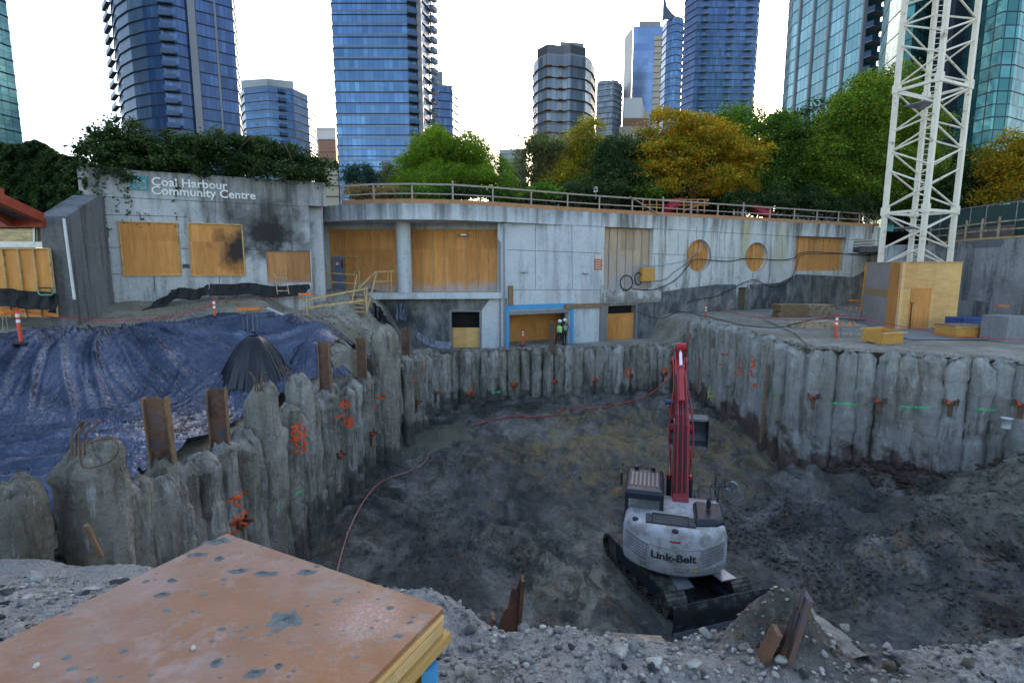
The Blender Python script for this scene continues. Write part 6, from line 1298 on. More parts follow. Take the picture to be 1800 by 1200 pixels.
# undercarriage
for s in (-1, 1):
    cx = s*1.05; m = MB(); R = .40; Lh = 1.52; path = []
    for k in range(25): path.append((-Lh+2*Lh*k/24, .02+2*R, 0))
    for k in range(1, 12): a = PI/2-PI*k/12; path.append((Lh+R*math.cos(a), .02+R+R*math.sin(a), 0))
    for k in range(25): path.append((Lh-2*Lh*k/24, .02, 0))
    for k in range(1, 12): a = -PI/2-PI*k/12; path.append((-Lh+R*math.cos(a), .02+R+R*math.sin(a), 0))
    n = len(path)
    for k in range(n):
        y0, z0, _ = path[k]; y1, z1, _ = path[(k+1) % n]; d = Vector((0, y1-y0, z1-z0)); L = d.length; d.normalize(); nn = Vector((0, d.z, -d.y)); c = Vector((cx, (y0+y1)/2, (z0+z1)/2))
        for (of, hh, ww) in ((0, .05, L*.93), (.045, .05, L*.22)):
            c2 = c-nn*(-of); M3 = Matrix(((1, 0, 0), (0, d.y, nn.y), (0, d.z, nn.z))); m.box(U @ (c-nn*of*(-1)), (.60, ww, hh), M=U @ M3)
    tr = eb(m, 'track', M_track)
    m = MB(); m.box(U @ Vector((cx, 0, .42)), (.34, 3.2, .42), M=U); eb(m, 'track_frame', M_dk)
    for yy in (-Lh, Lh): m = MB(); m.cyl(U @ Vector((cx-.18, yy, .42)), U @ Vector((cx+.18, yy, .42)), .33, n=18); eb(m, 'drive_wheel', M_track, tr)
    for k in range(5): m = MB(); yy = -1.2+.6*k; m.cyl(U @ Vector((cx-.2, yy, .14)), U @ Vector((cx+.2, yy, .14)), .11, n=10); eb(m, 'roller', M_track, tr)
m = MB(); m.box(U @ Vector((0, 0, .62)), (1.9, 1.3, .36), M=U); m.cyl((0, 0, .6), (0, 0, 1.04), .62, n=28); eb(m, 'chassis', M_dk)
for s in (-1, 1): m = MB(); m.poly([U @ Vector(p) for p in ((s*.28, -.6, .86), (s*.72, -.6, .86), (s*.95, -1.75, .80), (s*.45, -1.75, .80))], (0, 0, .04)); eb(m, 'step_plate', M_galv)
# blade
m = MB(); rings = []
for x in (-1.5, 1.5):
    pr = []
    for k in range(9): a = -.55+1.1*k/8; pr.append((x, -2.45+.55*(1-math.cos(a))*1.0, .02+.80*k/8))
    pr += [(x, p[1]+.06, p[2]) for p in pr[::-1]]; rings.append([U @ Vector(p) for p in pr])
m.loft(rings, smooth=False); bl_ = eb(m, 'blade', M_bladem); m = MB(); m.box(U @ Vector((0, -2.44, .06)), (3.02, .05, .16), M=U); eb(m, 'cutting_edge', M_steel, bl_)
m = MB()
for s in (-1, 1): m.bar(U @ Vector((s*.6, -2.3, .35)), U @ Vector((s*.5, -.9, .5)), .16, .18)
eb(m, 'blade_arm', M_dk)
# rear body shell
def outline(sc_=1.0, ins=0.0, n=30, yf=.75, hw=1.42):
    """plan outline of the counterweight, from the right front corner round the tail to the left front corner"""
    P = []; r = 1.86; cy = .12; amax = math.asin((hw-.18)/r)
    P.append((hw, yf)); P.append((hw, cy-r*math.cos(amax)+.22))
    for k in range(n+1):
        a = amax-2*amax*k/n; P.append((r*math.sin(a), cy-r*math.cos(a)))
    P.append((-hw, cy-r*math.cos(amax)+.22)); P.append((-hw, yf))
    return [((x*sc_), (y-0)*sc_ if y < .3 else y) for x, y in P]
prof = [(.98, .90), (1.02, .945), (1.12, .975), (1.35, 1.0), (1.8, 1.005), (2.05, .995), (2.20, .975), (2.27, .94), (2.30, .90)]
rings = [[Vector((x, y, z+.05*max(0, (1-abs(x)/1.4))*(z > 2.1))) for x, y in outline(s)] for z, s in prof]
m = MB(); m.loft(rings, smooth=True); shell = eb(m, 'counterweight', M_cwhite)
OL = outline(1.0)
def onshell(u, z, off=0.0):
    """u = distance along the tail from its middle, to the right as seen from behind"""
    r = 1.86; a = u/r; amax = math.asin(1.24/r); s = float(np.interp(z, [p[0] for p in prof], [p[1] for p in prof]))
    if abs(a) <= amax: x, y = r*math.sin(a), .12-r*math.cos(a)
    else:
        sg = 1 if a > 0 else -1; ex = (abs(a)-amax)*r; x0, y0 = r*math.sin(amax), .12-r*math.cos(amax); L1 = math.hypot(.18, .22)
        if ex < L1: x, y = sg*(x0+.18*ex/L1), y0+.22*ex/L1
        else: x, y = sg*(x0+.18), y0+.22+(ex-L1)
    L = math.hypot(x, y); return Vector((x*s*(1+off/L), y*s*(1+off/L), z))
# grilles
for s in (-1, 1):
    q = [(.78, 1.28), (1.42, 1.42), (1.50, 2.02), (.70, 1.88)]
    m = MB(); pts = [onshell(s*u, z, .006) for u, z in q]
    N1 = 8
    def gq(f, g, off):
        u = (q[0][0]*(1-f)+q[1][0]*f)*(1-g)+(q[3][0]*(1-f)+q[2][0]*f)*g; z = (q[0][1]*(1-f)+q[1][1]*f)*(1-g)+(q[3][1]*(1-f)+q[2][1]*f)*g; return onshell(s*u, z, off)
    vs = [gq(i/N1, j/N1, .004) for i in range(N1+1) for j in range(N1+1)]; m.add(vs, [tuple(f) for f in grid_faces(N1+1, N1+1)]); gr = eb(m, 'vent_grille', flat('grille_shade', (.22, .23, .25), .7))
    m = MB()
    for j in range(7):
        g0, g1 = (j+.12)/7, (j+.72)/7; vs = []
        for i in range(N1+1): f = .04+.92*i/N1; vs += [gq(f, g0, .008), gq(f, g1, .03), gq(f, g1, .008)]
        for i in range(N1): a = i*3; m.add([vs[a], vs[a+3], vs[a+4], vs[a+1]], [(0, 1, 2, 3)]); m.add([vs[a+1], vs[a+4], vs[a+5], vs[a+2]], [(0, 1, 2, 3)])
    for f in (0, 1): m.tube([gq(f, k/8, .012) for k in range(9)], .018, 5)
    for g in (0, 1): m.tube([gq(k/8, g, .012) for k in range(9)], .018, 5)
    eb(m, 'louvre', M_cwhite, gr)
m = MB(); m.tube([onshell(-1.75+3.5*k/40, 1.86+.20*((k/20-1)**2)-.02, .002) for k in range(41)], .014, 5); eb(m, 'seam_line', M_cwline, shell)
m = MB(); m.tube([onshell(-1.75+3.5*k/40, 1.10, .004) for k in range(41)], .010, 5); eb(m, 'seam_line', M_cwline, shell)
def bent_text(body, width, z0, hgt, uc, name, mat, bold=.02, par=None):
    me = textobj(body, 1, name, mat, 0, bold); co = np.zeros(len(me.vertices)*3); me.vertices.foreach_get('co', co); co = co.reshape(-1, 3); x0, x1 = co[:, 0].min(), co[:, 0].max()
    out = np.array([onshell(uc-width/2+(x-x0)/(x1-x0)*width, z0+y/.7*hgt, .012) for x, y, z in co]); me.vertices.foreach_set('co', out.ravel()); me.update(); return link(name, me, par or shell)
bent_text('Link-Belt', 1.22, 1.50, .21, -.02, 'lettering', flat('letter_charcoal', (.05, .055, .07), .5), .035)
m = MB(); m.tube([onshell(-.14+.28*k/8, 2.06+.012*math.sin(k*2), .012) for k in range(9)], .022, 5); eb(m, 'small_badge', M_red, shell)
m = MB(); vs = [onshell(u, z, .012) for u, z in ((.50, 1.20), (.62, 1.20), (.62, 1.34), (.50, 1.34))]; m.add(vs, [(0, 1, 2, 3)]); eb(m, 'warning_label', flat('label_yellow', (.7, .5, .12), .5), shell)
# deck, engine hood, walkway
m = MB(); m.prism([(-1.38, -.9), (1.38, -.9), (1.40, 1.7), (.75, 1.75), (.75, .8), (-.3, .8), (-.3, 1.75), (-1.4, 1.7)], 1.06, 1.22); eb(m, 'platform', M_dk)
m = MB(); m.box((-.12, -1.05, 2.335), (1.35, .55, .07)); m.box((-.15, -.3, 2.2), (1.3, 1.1, .1)); eb(m, 'walkway', flat('walkway_grip', (.05, .055, .06), .7), bevel=.01)
m = MB(); rr = []
for z, f in ((2.15, 1.0), (2.36, .98), (2.46, .90), (2.49, .80)): rr.append([Vector((.98+(x-.98)*f, -.35+(y+.35)*f, z+.04*(y > 0))) for x, y in ((.55, -1.22), (1.15, -1.05), (1.37, -.8), (1.38, .10), (.55, .10))])
m.loft(rr, smooth=False); hd = eb(m, 'engine_hood', M_dk, bevel=.03)
for k in range(6): m = MB(); m.box((.68+.12*k, -1.10+.055*k*1.1, 2.33), (.05, .06, .14)); eb(m, 'hood_slot', M_rub, hd)
m = MB(); m.cyl((.95, -.4, 2.55), (.95, -.4, 2.78), .06, n=12); m.cyl((.95, -.4, 2.78), (.95, -.46, 2.84), .055, n=12); eb(m, 'exhaust_pipe', M_dk)
m = MB(); m.prism([(.72, .8), (1.40, .8), (1.40, 1.7), (.72, 1.72)], 1.22, 2.1); m.prism([(-.35, -.4), (.7, -.4), (.7, .7), (-.35, .5)], 1.22, 2.15); eb(m, 'side_tank', M_dk, bevel=.03)
for px_, y_ in ((-1.08, -1.15), (.0, -1.62)): m = MB(); m.lathe([(.09, 0), (.09, .05), (.02, .09)], (px_, y_, 2.29), 12); eb(m, 'lifting_cap', M_dk)
# cab
CBx0, CBx1, CBy0, CBy1, z0, z1 = -1.43, -.30, -.42, 1.35, 1.2, 2.8
cab = MB(); cab.box(((CBx0+CBx1)/2, (CBy0+CBy1)/2, 1.55), (CBx1-CBx0-.02, CBy1-CBy0-.02, .72)); CB = eb(cab, 'cab', M_dk, bevel=.03)
m = MB()
for x in (CBx0+.05, CBx1-.05):
    for y in (CBy0+.05, CBy1-.05): m.bar((x, y, 1.85), (x*.985+(-.91)*.015, y, 2.68), .11, .11)
    m.bar((x, CBy0+.05, 2.66), (x, CBy1-.05, 2.66), .1, .12)
m.bar((CBx0, CBy0+.05, 2.66), (CBx1, CBy0+.05, 2.66), .1, .12); m.bar((CBx0, CBy0+.05, 1.92), (CBx1, CBy0+.05, 1.92), .1, .1); m.bar((CBx0, CBy1-.05, 2.66), (CBx1, CBy1-.05, 2.66), .1, .12); eb(m, 'cab_frame', M_dk, CB)
m = MB(); rr = [[Vector((-.91+(x+.91)*f, .53+(y-.53)*f, z)) for x, y in ((CBx0, CBy0), (CBx1, CBy0), (CBx1, CBy1+.1), (CBx0, CBy1+.1))] for z, f in ((2.70, 1.0), (2.77, 1.02), (2.86, .95), (2.89, .8))]
m.loft(rr, smooth=False); rf = eb(m, 'roof', M_dk, CB, bevel=.02)
m = MB()
for k in range(7): m.box((-1.25+.125*k, .45, 2.90), (.045, 1.1, .03))
eb(m, 'roof_guard', M_steel, CB)
for x in (-1.15, -.62): m = MB(); m.cyl((x, 1.3, 2.87), (x, 1.3, 3.0), .07, n=12); eb(m, 'beacon', M_dk, CB)
m = MB(); m.poly([(CBx0+.1, CBy0+.02, 1.96), (CBx1-.1, CBy0+.02, 1.96), (CBx1-.1, CBy0+.02, 2.61), (CBx0+.1, CBy0+.02, 2.61)], (0, .012, 0)); eb(m, 'rear_window', M_glasscl, CB)
m = MB(); m.poly([(CBx1-.02, CBy0+.12, 1.96), (CBx1-.02, CBy1-.12, 1.96), (CBx1-.02, CBy1-.12, 2.61), (CBx1-.02, CBy0+.12, 2.61)], (-.012, 0, 0)); eb(m, 'side_window', M_glasscl, CB)
m = MB(); m.box((-.91, .25, 1.95), (.5, .14, .6)); m.box((-.91, .48, 1.62), (.5, .5, .14)); eb(m, 'seat', M_rub, CB, bevel=.03)
# mirrors and aerials right
m = MB(); m.tube([(1.25, .2, 2.5), (1.3, .25, 2.95), (1.42, .3, 3.1), (1.5, .32, 2.85)], .02, 6); m.tube([(1.25, .2, 2.6), (1.15, .4, 3.15), (1.2, .45, 3.3)], .012, 5); m.tube([(1.1, .1, 2.55), (1.02, .2, 2.9), (1.08, .25, 3.02)], .015, 5); eb(m, 'mirror_arm', M_dk)
for x, z, r in ((1.52, 2.80, .14), (1.68, 3.02, .16)): m = MB(); m.cyl((x, .30, z), (x+.03, .36, z+.02), r*.8, n=14); eb(m, 'mirror', M_steel)
m = MB(); m.tube([(1.35, .3, 2.95), (1.68, .33, 3.02)], .015, 5); eb(m, 'mirror_arm', M_dk)
m = MB(); m.tube([(-1.42, 1.2, 2.9), (-1.6, 1.4, 3.0), (-1.62, 1.4, 2.5)], .02, 5); m.box((-1.64, 1.4, 2.5), (.06, .22, .4)); eb(m, 'mirror', M_dk)
m = MB(); m.tube([(1.36, .9, 2.1), (1.36, .9, 2.75), (1.36, 1.65, 2.75), (1.36, 1.65, 2.1)], .02, 6); m.tube([(.78, .85, 2.1), (.78, .85, 2.7), (1.36, .85, 2.7)], .018, 6); eb(m, 'handrail', M_dk)
m = MB(); m.tube([(-.62, -1.28, 2.35), (-.62, -1.28, 2.62), (.35, -1.32, 2.62), (.35, -1.32, 2.35)], .018, 6); eb(m, 'handrail', M_dk)
# boom: two box sections
def plate(prof_, x0, x1, name, mat=M_red, bevel=.015, par=None):
    m = MB(); m.poly([(x0, y, z) for y, z in prof_], (x1-x0, 0, 0)); return eb(m, name, mat, par, bevel)
bx = .22
Bf, Bm, Bt = (.45, 1.75), (1.75, 4.25), (4.9, 5.95)
plate([(.20, 1.65), (.55, 1.55), (1.0, 2.3), (1.75, 3.55), (2.15, 4.15), (1.9, 4.55), (1.45, 4.45), (.85, 3.3), (.3, 2.2)], bx-.24, bx+.24, 'lower_boom')
plate([(1.55, 4.0), (2.0, 3.85), (3.2, 4.75), (4.95, 5.72), (5.12, 5.95), (4.95, 6.10), (3.4, 5.6), (2.3, 5.0), (1.6, 4.5)], bx-.17, bx+.17, 'upper_boom')
m = MB(); m.cyl((bx-.34, 1.78, 4.22), (bx+.34, 1.78, 4.22), .14, n=16); m.cyl((bx-.33, 4.95, 5.92), (bx+.33, 4.95, 5.92), .12, n=16); m.cyl((bx-.4, .4, 1.85), (bx+.4, .4, 1.85), .12, n=14); eb(m, 'pivot_pin', flat('dark_red', (.2, .012, .02), .5))
def ram(p, q, f, r, x=None, name='hydraulic_ram'):
    p, q = Vector(p), Vector(q); mid = p+(q-p)*f; m = MB(); m.cyl(p, mid, r, n=14); o = eb(m, name, M_red if r > .085 else M_dk); m = MB(); m.cyl(mid, q, r*.55, n=12); eb(m, 'rod', M_chrome, o)
    m = MB(); m.cyl(mid-(q-p).normalized()*.08, mid+(q-p).normalized()*.03, r*1.15, n=14); eb(m, 'gland', M_red, o)
ram((bx, 2.15, 5.02), (bx, 4.75, 6.48), .60, .11)
for s in (-1, 1):
    ram((bx+s*.33, 1.15, 1.45), (bx+s*.33, 1.55, 3.6), .6, .08)
# stick
plate([(4.55, 6.55), (4.95, 6.62), (5.3, 5.9), (5.75, 4.3), (5.85, 3.45), (5.6, 3.40), (5.35, 4.2), (4.95, 5.6)], bx-.15, bx+.15, 'stick')
m = MB(); m.cyl((bx-.2, 4.75, 6.5), (bx+.2, 4.75, 6.5), .16, n=18); eb(m, 'pivot_pin', M_red)
ram((bx+.24, 5.15, 5.9), (bx+.24, 5.95, 4.1), .65, .08)
m = MB()
for s in (-1, 1): m.bar((bx+s*.2, 5.95, 4.15), (bx+s*.2, 6.1, 3.55), .06, .12); m.bar((bx+s*.2, 5.95, 4.15), (bx+s*.2, 5.65, 3.9), .05, .10)
eb(m, 'bucket_link', M_red)
# bucket
bw = .72; bxc = bx+.50
pr = [(5.6, 3.5), (6.25, 3.55), (6.55, 3.2), (6.6, 2.7), (6.35, 2.35), (5.75, 2.30)]
inn = [(5.62, 3.44), (6.22, 3.49), (6.48, 3.17), (6.53, 2.73), (6.31, 2.42), (5.77, 2.37)]
m = MB()
m.loft([[Vector((x, y, z)) for y, z in pr+inn[::-1]] for x in (bxc-bw, bxc+bw)], smooth=False)
bk = eb(m, 'bucket', flat('worn_bucket_steel', (.13, .14, .16), .5, .4, var=.4, sc=4))
for s in (-1, 1): m = MB(); x = bxc+s*(bw-.001); m.poly([(x, y, z) for y, z in pr], (s*.035, 0, 0)); eb(m, 'side_plate', M_bladem, bk)
for k in range(6): m = MB(); x = bxc-bw+.08+k*(2*bw-.16)/5; m.poly([(x-.055, 5.80, 2.30), (x+.055, 5.80, 2.30), (x+.035, 5.58, 2.33), (x-.035, 5.58, 2.33)], (0, 0, .07)); eb(m, 'tooth', M_galv, bk)
m = MB(); m.bar((bxc-bw+.1, 5.62, 3.5), (bxc+bw-.1, 5.62, 3.5), .12, .1); eb(m, 'bucket_lip', M_steel, bk)
# hoses along the boom
for k in range(6):
    x = bx-.20+.075*k; off = .02*(k % 3)
    m = MB(); m.tube(smooth_pts([(x, .35, 2.6), (x, .95, 3.75+off), (x*1.0, 1.4, 4.62+off), (x, 1.85, 4.85), (x*.9+.02, 2.5, 5.28), (x*.9+.02, 3.4, 5.75+off)], 6), .024, 6); eb(m, 'hydraulic_hose', M_red if k % 2 else M_rub)
for s in (-1, 1):
    m = MB(); m.tube(smooth_pts([(bx+s*.30, 1.2, 2.9), (bx+s*.38, 1.7, 4.0), (bx+s*.32, 2.3, 4.75), (bx+s*.22, 3.4, 5.35), (bx+s*.24, 4.6, 5.95), (bx+s*.26, 5.2, 6.0), (bx+s*.22, 5.5, 5.2)], 6), .026, 6); eb(m, 'hydraulic_hose', M_red)
m = MB(); m.cyl((bx-.25, 2.55, 4.9), (bx-.52, 2.55, 4.9), .08, n=10); eb(m, 'work_light', flat('lamp_blue', (.02, .04, .12), .4))
# ------------------------------------------------------------------ people
def person(name, label, loc, rz, J, Rr, vest, helmet, seated=False, vestpts=None, scale=1.0):
    """one continuous skinned body from joints J (dict), edges by parent order"""
    names = list(J); idx = {n: i for i, n in enumerate(names)}; vs = [Vector(J[n][1]) for n in names]; es = [(idx[J[n][0]], idx[n]) for n in names if J[n][0]]
    me = bpy.data.meshes.new('body'); me.from_pydata(vs, es, []); o = link('body', me); md = o.modifiers.new('s', 'SKIN')
    for i, n in enumerate(names): me.skin_vertices[0].data[i].radius = (J[n][2], J[n][2]*(J[n][3] if len(J[n]) > 3 else 1)); me.skin_vertices[0].data[i].use_root = (i == 0)
    sb = o.modifiers.new('u', 'SUBSURF'); sb.levels = 1; sb.render_levels = 1
    ev = o.evaluated_get(bpy.context.evaluated_depsgraph_get()); m2 = bpy.data.meshes.new_from_object(ev); bpy.data.objects.remove(o, do_unlink=True)
    m2.materials.clear(); m2.materials.append(M_cloth); m2.materials.append(M_skin); hd_ = Vector(J['head'][1]); nk = Vector(J['neck'][1]); hands = [Vector(J[k][1]) for k in J if k.startswith('palm')]
    for p in m2.polygons:
        c = p.center; p.use_smooth = True
        if c.z > nk.z+.02 or any((c-h).length < .13 for h in hands): p.material_index = 1
    b = link(name, m2); b.location = loc; b.rotation_euler = (0, 0, rz); b.scale = (scale,)*3; props(b, label, 'person')
    m = MB(); m.lathe([(.135, .0), (.128, .01), (.125, .06), (.10, .12), (.05, .155), (.0, .16)], hd_+Vector((0, 0, .03)), 16); m.lathe([(.16, .0), (.16, .012), (.12, .014)], hd_+Vector((0, .02, .03)), 16); m.build('helmet', helmet, b, local=True)
    c = Vector(J['chest'][1]); pl_ = Vector(J['pelvis'][1]); m = MB(); rings = []
    for f, rx, ry in ((0.05, .165, .125), (.35, .175, .13), (.7, .195, .14), (1.0, .205, .135), (1.22, .16, .11), (1.30, .10, .08)):
        q = pl_+(c-pl_)*f; rings.append([q+Vector((rx*math.cos(a), ry*math.sin(a), 0)) for a in np.linspace(0, 2*PI, 17)[:-1]])
    m.loft(rings, cap=False); v = m.build('vest', M_cloth if vest is None else vest, b, local=True)
    for zf in (.4, .75):
        q = pl_+(c-pl_)*zf; m = MB(); m.loft([[q+Vector((.205*math.cos(a), .148*math.sin(a), dz)) for a in np.linspace(0, 2*PI, 17)[:-1]] for dz in (0, .05)], cap=False); m.build('reflective_band', M_whiteb, v, local=True)
    return b
def joints(stance=.12, arm='down', step=.18):
    J = {'pelvis': (None, (0, 0, .95), .14, .8), 'belly': ('pelvis', (0, 0, 1.12), .135, .75), 'chest': ('belly', (0, 0, 1.33), .155, .7), 'neck': ('chest', (0, .01, 1.52), .055), 'head': ('neck', (0, .03, 1.65), .092, 1.15), 'crown': ('head', (0, .02, 1.74), .07), 'nose': ('head', (0, .125, 1.645), .018)}
    for s, t in ((-1, 'l'), (1, 'r')):
        J['hip'+t] = ('pelvis', (s*.10, 0, .88), .095); J['knee'+t] = ('hip'+t, (s*(.10+stance*.4), s*step*.5+.04, .49), .062); J['ankle'+t] = ('knee'+t, (s*(.10+stance*.7), s*step*.6, .09), .045); J['toe'+t] = ('ankle'+t, (s*(.12+stance*.8), s*step*.6+.17, .04), .04)
        J['sho'+t] = ('chest', (s*.19, 0, 1.44), .062)
        e, w_, = ((s*.27, -.03, 1.17), (s*.27, .08, .93)) if arm == 'down' else ((s*.28, .03, 1.18), (s*.14, .24, 1.17))
        J['elb'+t] = ('sho'+t, e, .045); J['wri'+t] = ('elb'+t, w_, .03); d = (Vector(w_)-Vector(e)).normalized(); pw_ = Vector(w_)+d*.07; J['palm'+t] = ('wri'+t, tuple(pw_), .032, .6)
        sd_ = Vector((0, 1, 0)) if arm == 'down' else Vector((1, 0, 0))
        for k in range(4): f = pw_+d*.055+sd_*(k-1.5)*.021; J[f'f{t}{k}'] = ('palm'+t, tuple(f), .010); J[f'g{t}{k}'] = (f'f{t}{k}', tuple(f+d*(.035-.008*abs(k-1.2))+Vector((0, .012, -.004))), .008)
        J['thumb'+t] = ('palm'+t, tuple(pw_+sd_*.045+d*.01), .011); J['tip'+t] = ('thumb'+t, tuple(pw_+sd_*.055+d*.04), .009)
    return J
fz_ = drop(2.9, 34.6) if drop(2.9, 34.6) > -20 else -5.3
pp1 = at_t(985, 614, 35.0); person('person', 'worker in a green safety vest and white helmet, standing nearest the thin steel beam', (pp1.x, 35.4, -5.27), -.5, joints(.2, 'fold', .35), None, M_hivis, M_hatm, scale=1.0)
pp2 = at_t(992, 612, 35.6); person('person', 'second worker in a dark vest and white helmet, half hidden behind the first', (pp2.x+.12, 36.2, -5.27), .6, joints(.1, 'down', .1), None, flat('dull_vest', (.10, .16, .07), .8), M_hatm, scale=1.0)
# operator seated in the cab
J = joints(.1, 'fold', 0)
for t, s in (('l', -1), ('r', 1)):
    J['knee'+t] = ('hip'+t, (s*.14, .42, .98), .065); J['ankle'+t] = ('knee'+t, (s*.14, .52, .56), .045); J['toe'+t] = ('ankle'+t, (s*.14, .68, .52), .04)
    J['hip'+t] = ('pelvis', (s*.10, .05, .92), .09)
cw = Matrix.Translation(EXC) @ Matrix.Rotation(RZ, 4, 'Z') @ Vector((-.91, .48, 2.02-.95+.13-.42))
person('person', 'digger driver with a mint green helmet seated in the excavator cab', tuple(cw), RZ, J, None, flat('vest_pink', (.5, .10, .14), .8), M_hatg)
# ------------------------------------------------------------------ foreground: plywood stack on a box
TZ = -1.22
c1, c2 = at_z(398, 937, TZ), at_z(780, 1066, TZ); v_ = (c2-c1); v_.z = 0; Lw = v_.length; v_.normalize(); u_ = Vector((v_.y, -v_.x, 0))
if u_.y > 0: u_ = -u_
PS = thing('plywood_stack', 'orange coated plywood sheet with cement splashes on a strapped lumber bundle, nearest the camera', 'plywood stack', (c1+c2)/2+u_*1.2+Vector((0, 0, -1.25)))
def sl(p0, a0, a1, b0, b1, z0, z1, name, mat, par=PS, bevel=.003):
    P = [p0+v_*a0+u_*b0, p0+v_*a1+u_*b0, p0+v_*a1+u_*b1, p0+v_*a0+u_*b1]; m = MB(); m.poly([Vector((p.x, p.y, z0)) for p in P], (0, 0, z1-z0)); return m.build(name, mat, par, bevel=bevel)
def mk_top():
    n = N('coated_plywood', .38, 0, .5); x = n.noise(1.6, d=5, r=.6); c = n.ramp(x, (.25, (.34, .135, .045)), (.5, (.30, .135, .07)), (.75, (.33, .19, .14)))
    c = n.mix(n.ramp(n.noise(7, d=8, r=.72), (.54, 0), (.74, .6)), c, (.38, .27, .24))
    c = n.mix(n.math('MULTIPLY', n.near(tuple(at_z(655, 1085, TZ)), (.16, .14, 1), .8), .4), c, n.mix(n.ramp(n.vor(75), (.25, 1), (.5, 0)), (.5, .3, .26), (.68, .55, .52)))  # pale glare patch painted into the sheet colour
    c = n.mix(n.ramp(n.noise(24, d=8, r=.75), (.64, 0), (.70, .9)), c, (.19, .19, .19)); c = n.mix(n.ramp(n.noise(90, d=4, r=.8), (.70, 0), (.74, .8)), c, (.2, .2, .21))
    c = n.mix(n.ramp(n.noise(2.4, n.map(n.pos, sc=(1, 3, 1), rot=(0, 0, .6)), d=7, r=.7), (.62, 0), (.72, .4)), c, (.30, .24, .21))
    n.col(c); n.rough(n.ramp(n.noise(5, d=6), (.4, .3), (.65, .6))); n.bump(n.noise(45, d=5, r=.7), .0015); return n.m
M_top = mk_top()
sl(c1, 0, Lw, 0, 2.44, TZ-.02, TZ, 'top_sheet', M_top); sl(c1, -.01, Lw+.008, .01, 2.45, TZ-.041, TZ-.0215, 'lower_sheet', M_ply_pale)
for k in range(4): sl(c1, Lw-.085-.30*k, Lw+.012-.30*k, .02, 2.4, TZ-.085, TZ-.0425, 'lumber_piece', M_stud)
for k in range(3): sl(c1, Lw-.10-.36*k, Lw+.03-.36*k, .0, 2.42, TZ-.128, TZ-.0865, 'lumber_piece', mk_plywood('side_lumber', (.42, .22, .06), (.62, .38, .13), knots=False))
M_box_o = flat('box_plywood', (.44, .20, .035), .55, var=.2, sc=4, dirt=(.25, .15, .07), dirtamt=.6)
sl(c1, .05, Lw-.02, .06, 2.38, TZ-1.25, TZ-.1295, 'box_body', M_box_o)
m = MB(); e0 = c1+v_*(Lw+.035)+u_*.30; m.bar(Vector((e0.x, e0.y, TZ-.10)), Vector((e0.x, e0.y, TZ-.10))+u_*1.9+Vector((0, 0, -.005)), .004, .016, up=(0, 0, 1)); m.build('strap', M_rub, PS)
m = MB(); e0 = c1+v_*(Lw+.02)+u_*.12; m.bar(Vector((e0.x, e0.y, TZ-1.2)), Vector((e0.x, e0.y, TZ-.14)), .05, .05); m.build('blue_frame', M_blue, PS)
M_splat = flat('cement_splash', (.19, .21, .21), .95, var=.35, sc=40, bump=.004)
def splat(px, py, rx, ry, seed, h=.006):
    p = at_z(px, py, TZ); V = []; nr, nt_ = 7, 30
    for j in range(nr+1):
        f = j/nr
        for i in range(nt_):
            a = 2*PI*i/nt_; r = f*(1+.45*float(vn(math.cos(a)*2.2+seed, math.sin(a)*2.2, 1))+.18*float(vn(math.cos(a)*7+seed, math.sin(a)*7, 3))); z = h*(1-f**3)*(1+.7*float(vn(j*1.7, i*1.3, seed)))
            V.append((p.x+rx*r*math.cos(a), p.y+ry*r*math.sin(a), TZ-.001+max(0, z)))
    i = np.arange(nr)[:, None]; j = np.arange(nt_)[None, :]; Q = np.stack([i*nt_+j, i*nt_+(j+1) % nt_, (i+1)*nt_+(j+1) % nt_, (i+1)*nt_+j], -1).reshape(-1, 4); return np.array(V), Q
for k, (px, py, rx, ry) in enumerate(((505, 1088, .055, .050), (420, 1004, .040, .022), (465, 1008, .05, .02), (540, 1005, .045, .02), (385, 982, .022, .015), (345, 975, .05, .02), (302, 1020, .02, .015), (448, 1183, .035, .02), (380, 1165, .018, .02), (385, 951, .05, .03), (490, 1170, .015, .012), (285, 1045, .03, .015))):
    V, Q = splat(px, py, rx, ry, k*3.1); place_mesh('cement_splash', V, Q, M_splat, PS, True)
VV, QQ, n0 = [], [], 0
for k in range(170):
    a, b = random.random(), random.random(); p = c1+v_*(a*Lw)+u_*(b**1.2*1.3); tt = p.y
    if tt < 1.0: continue
    nd = F; r = random.choice((.004, .005, .007, .012)); th = np.linspace(0, 2*PI, 8)[:-1]; c_ = np.array([(p.x+r*(1+.5*random.random())*math.cos(t)*1.3, p.y+r*math.sin(t)*(1+.4*random.random()), TZ-.0005) for t in th]); top = np.array([[p.x, p.y, TZ+r*.35]])
    VV.append(np.concatenate([c_, top])); 
    QQ += [(n0+i, n0+(i+1) % 7, n0+7, n0+7) for i in range(7)]; n0 += 8
me = bpy.data.meshes.new('cement_specks'); me.from_pydata([tuple(np.array(v)-np.array(origin_of(PS))) for v in np.concatenate(VV)], [], [q[:3] for q in QQ]); me.materials.append(M_splat); o = link('cement_specks', me, PS); o['kind'] = 'stuff'
for px, py in ((340, 1138), (64, 1169)):
    p = at_z(px, py, TZ+.004); 
    bmr = bmesh.new(); bmesh.ops.create_icosphere(bmr, subdivisions=2, radius=.008)
    for v in bmr.verts: v.co *= 1+.3*random.uniform(-1, 1)
    mr = bpy.data.meshes.new('pebble'); bmr.to_mesh(mr); bmr.free(); mr.materials.append(flat('pale_stone', (.5, .47, .4), .8)); o = link('pebble', mr); o.location = p; props(o, 'tiny pale pebble on the orange sheet, ' + ('near its middle' if px > 200 else 'towards its lower left corner'), 'pebble')
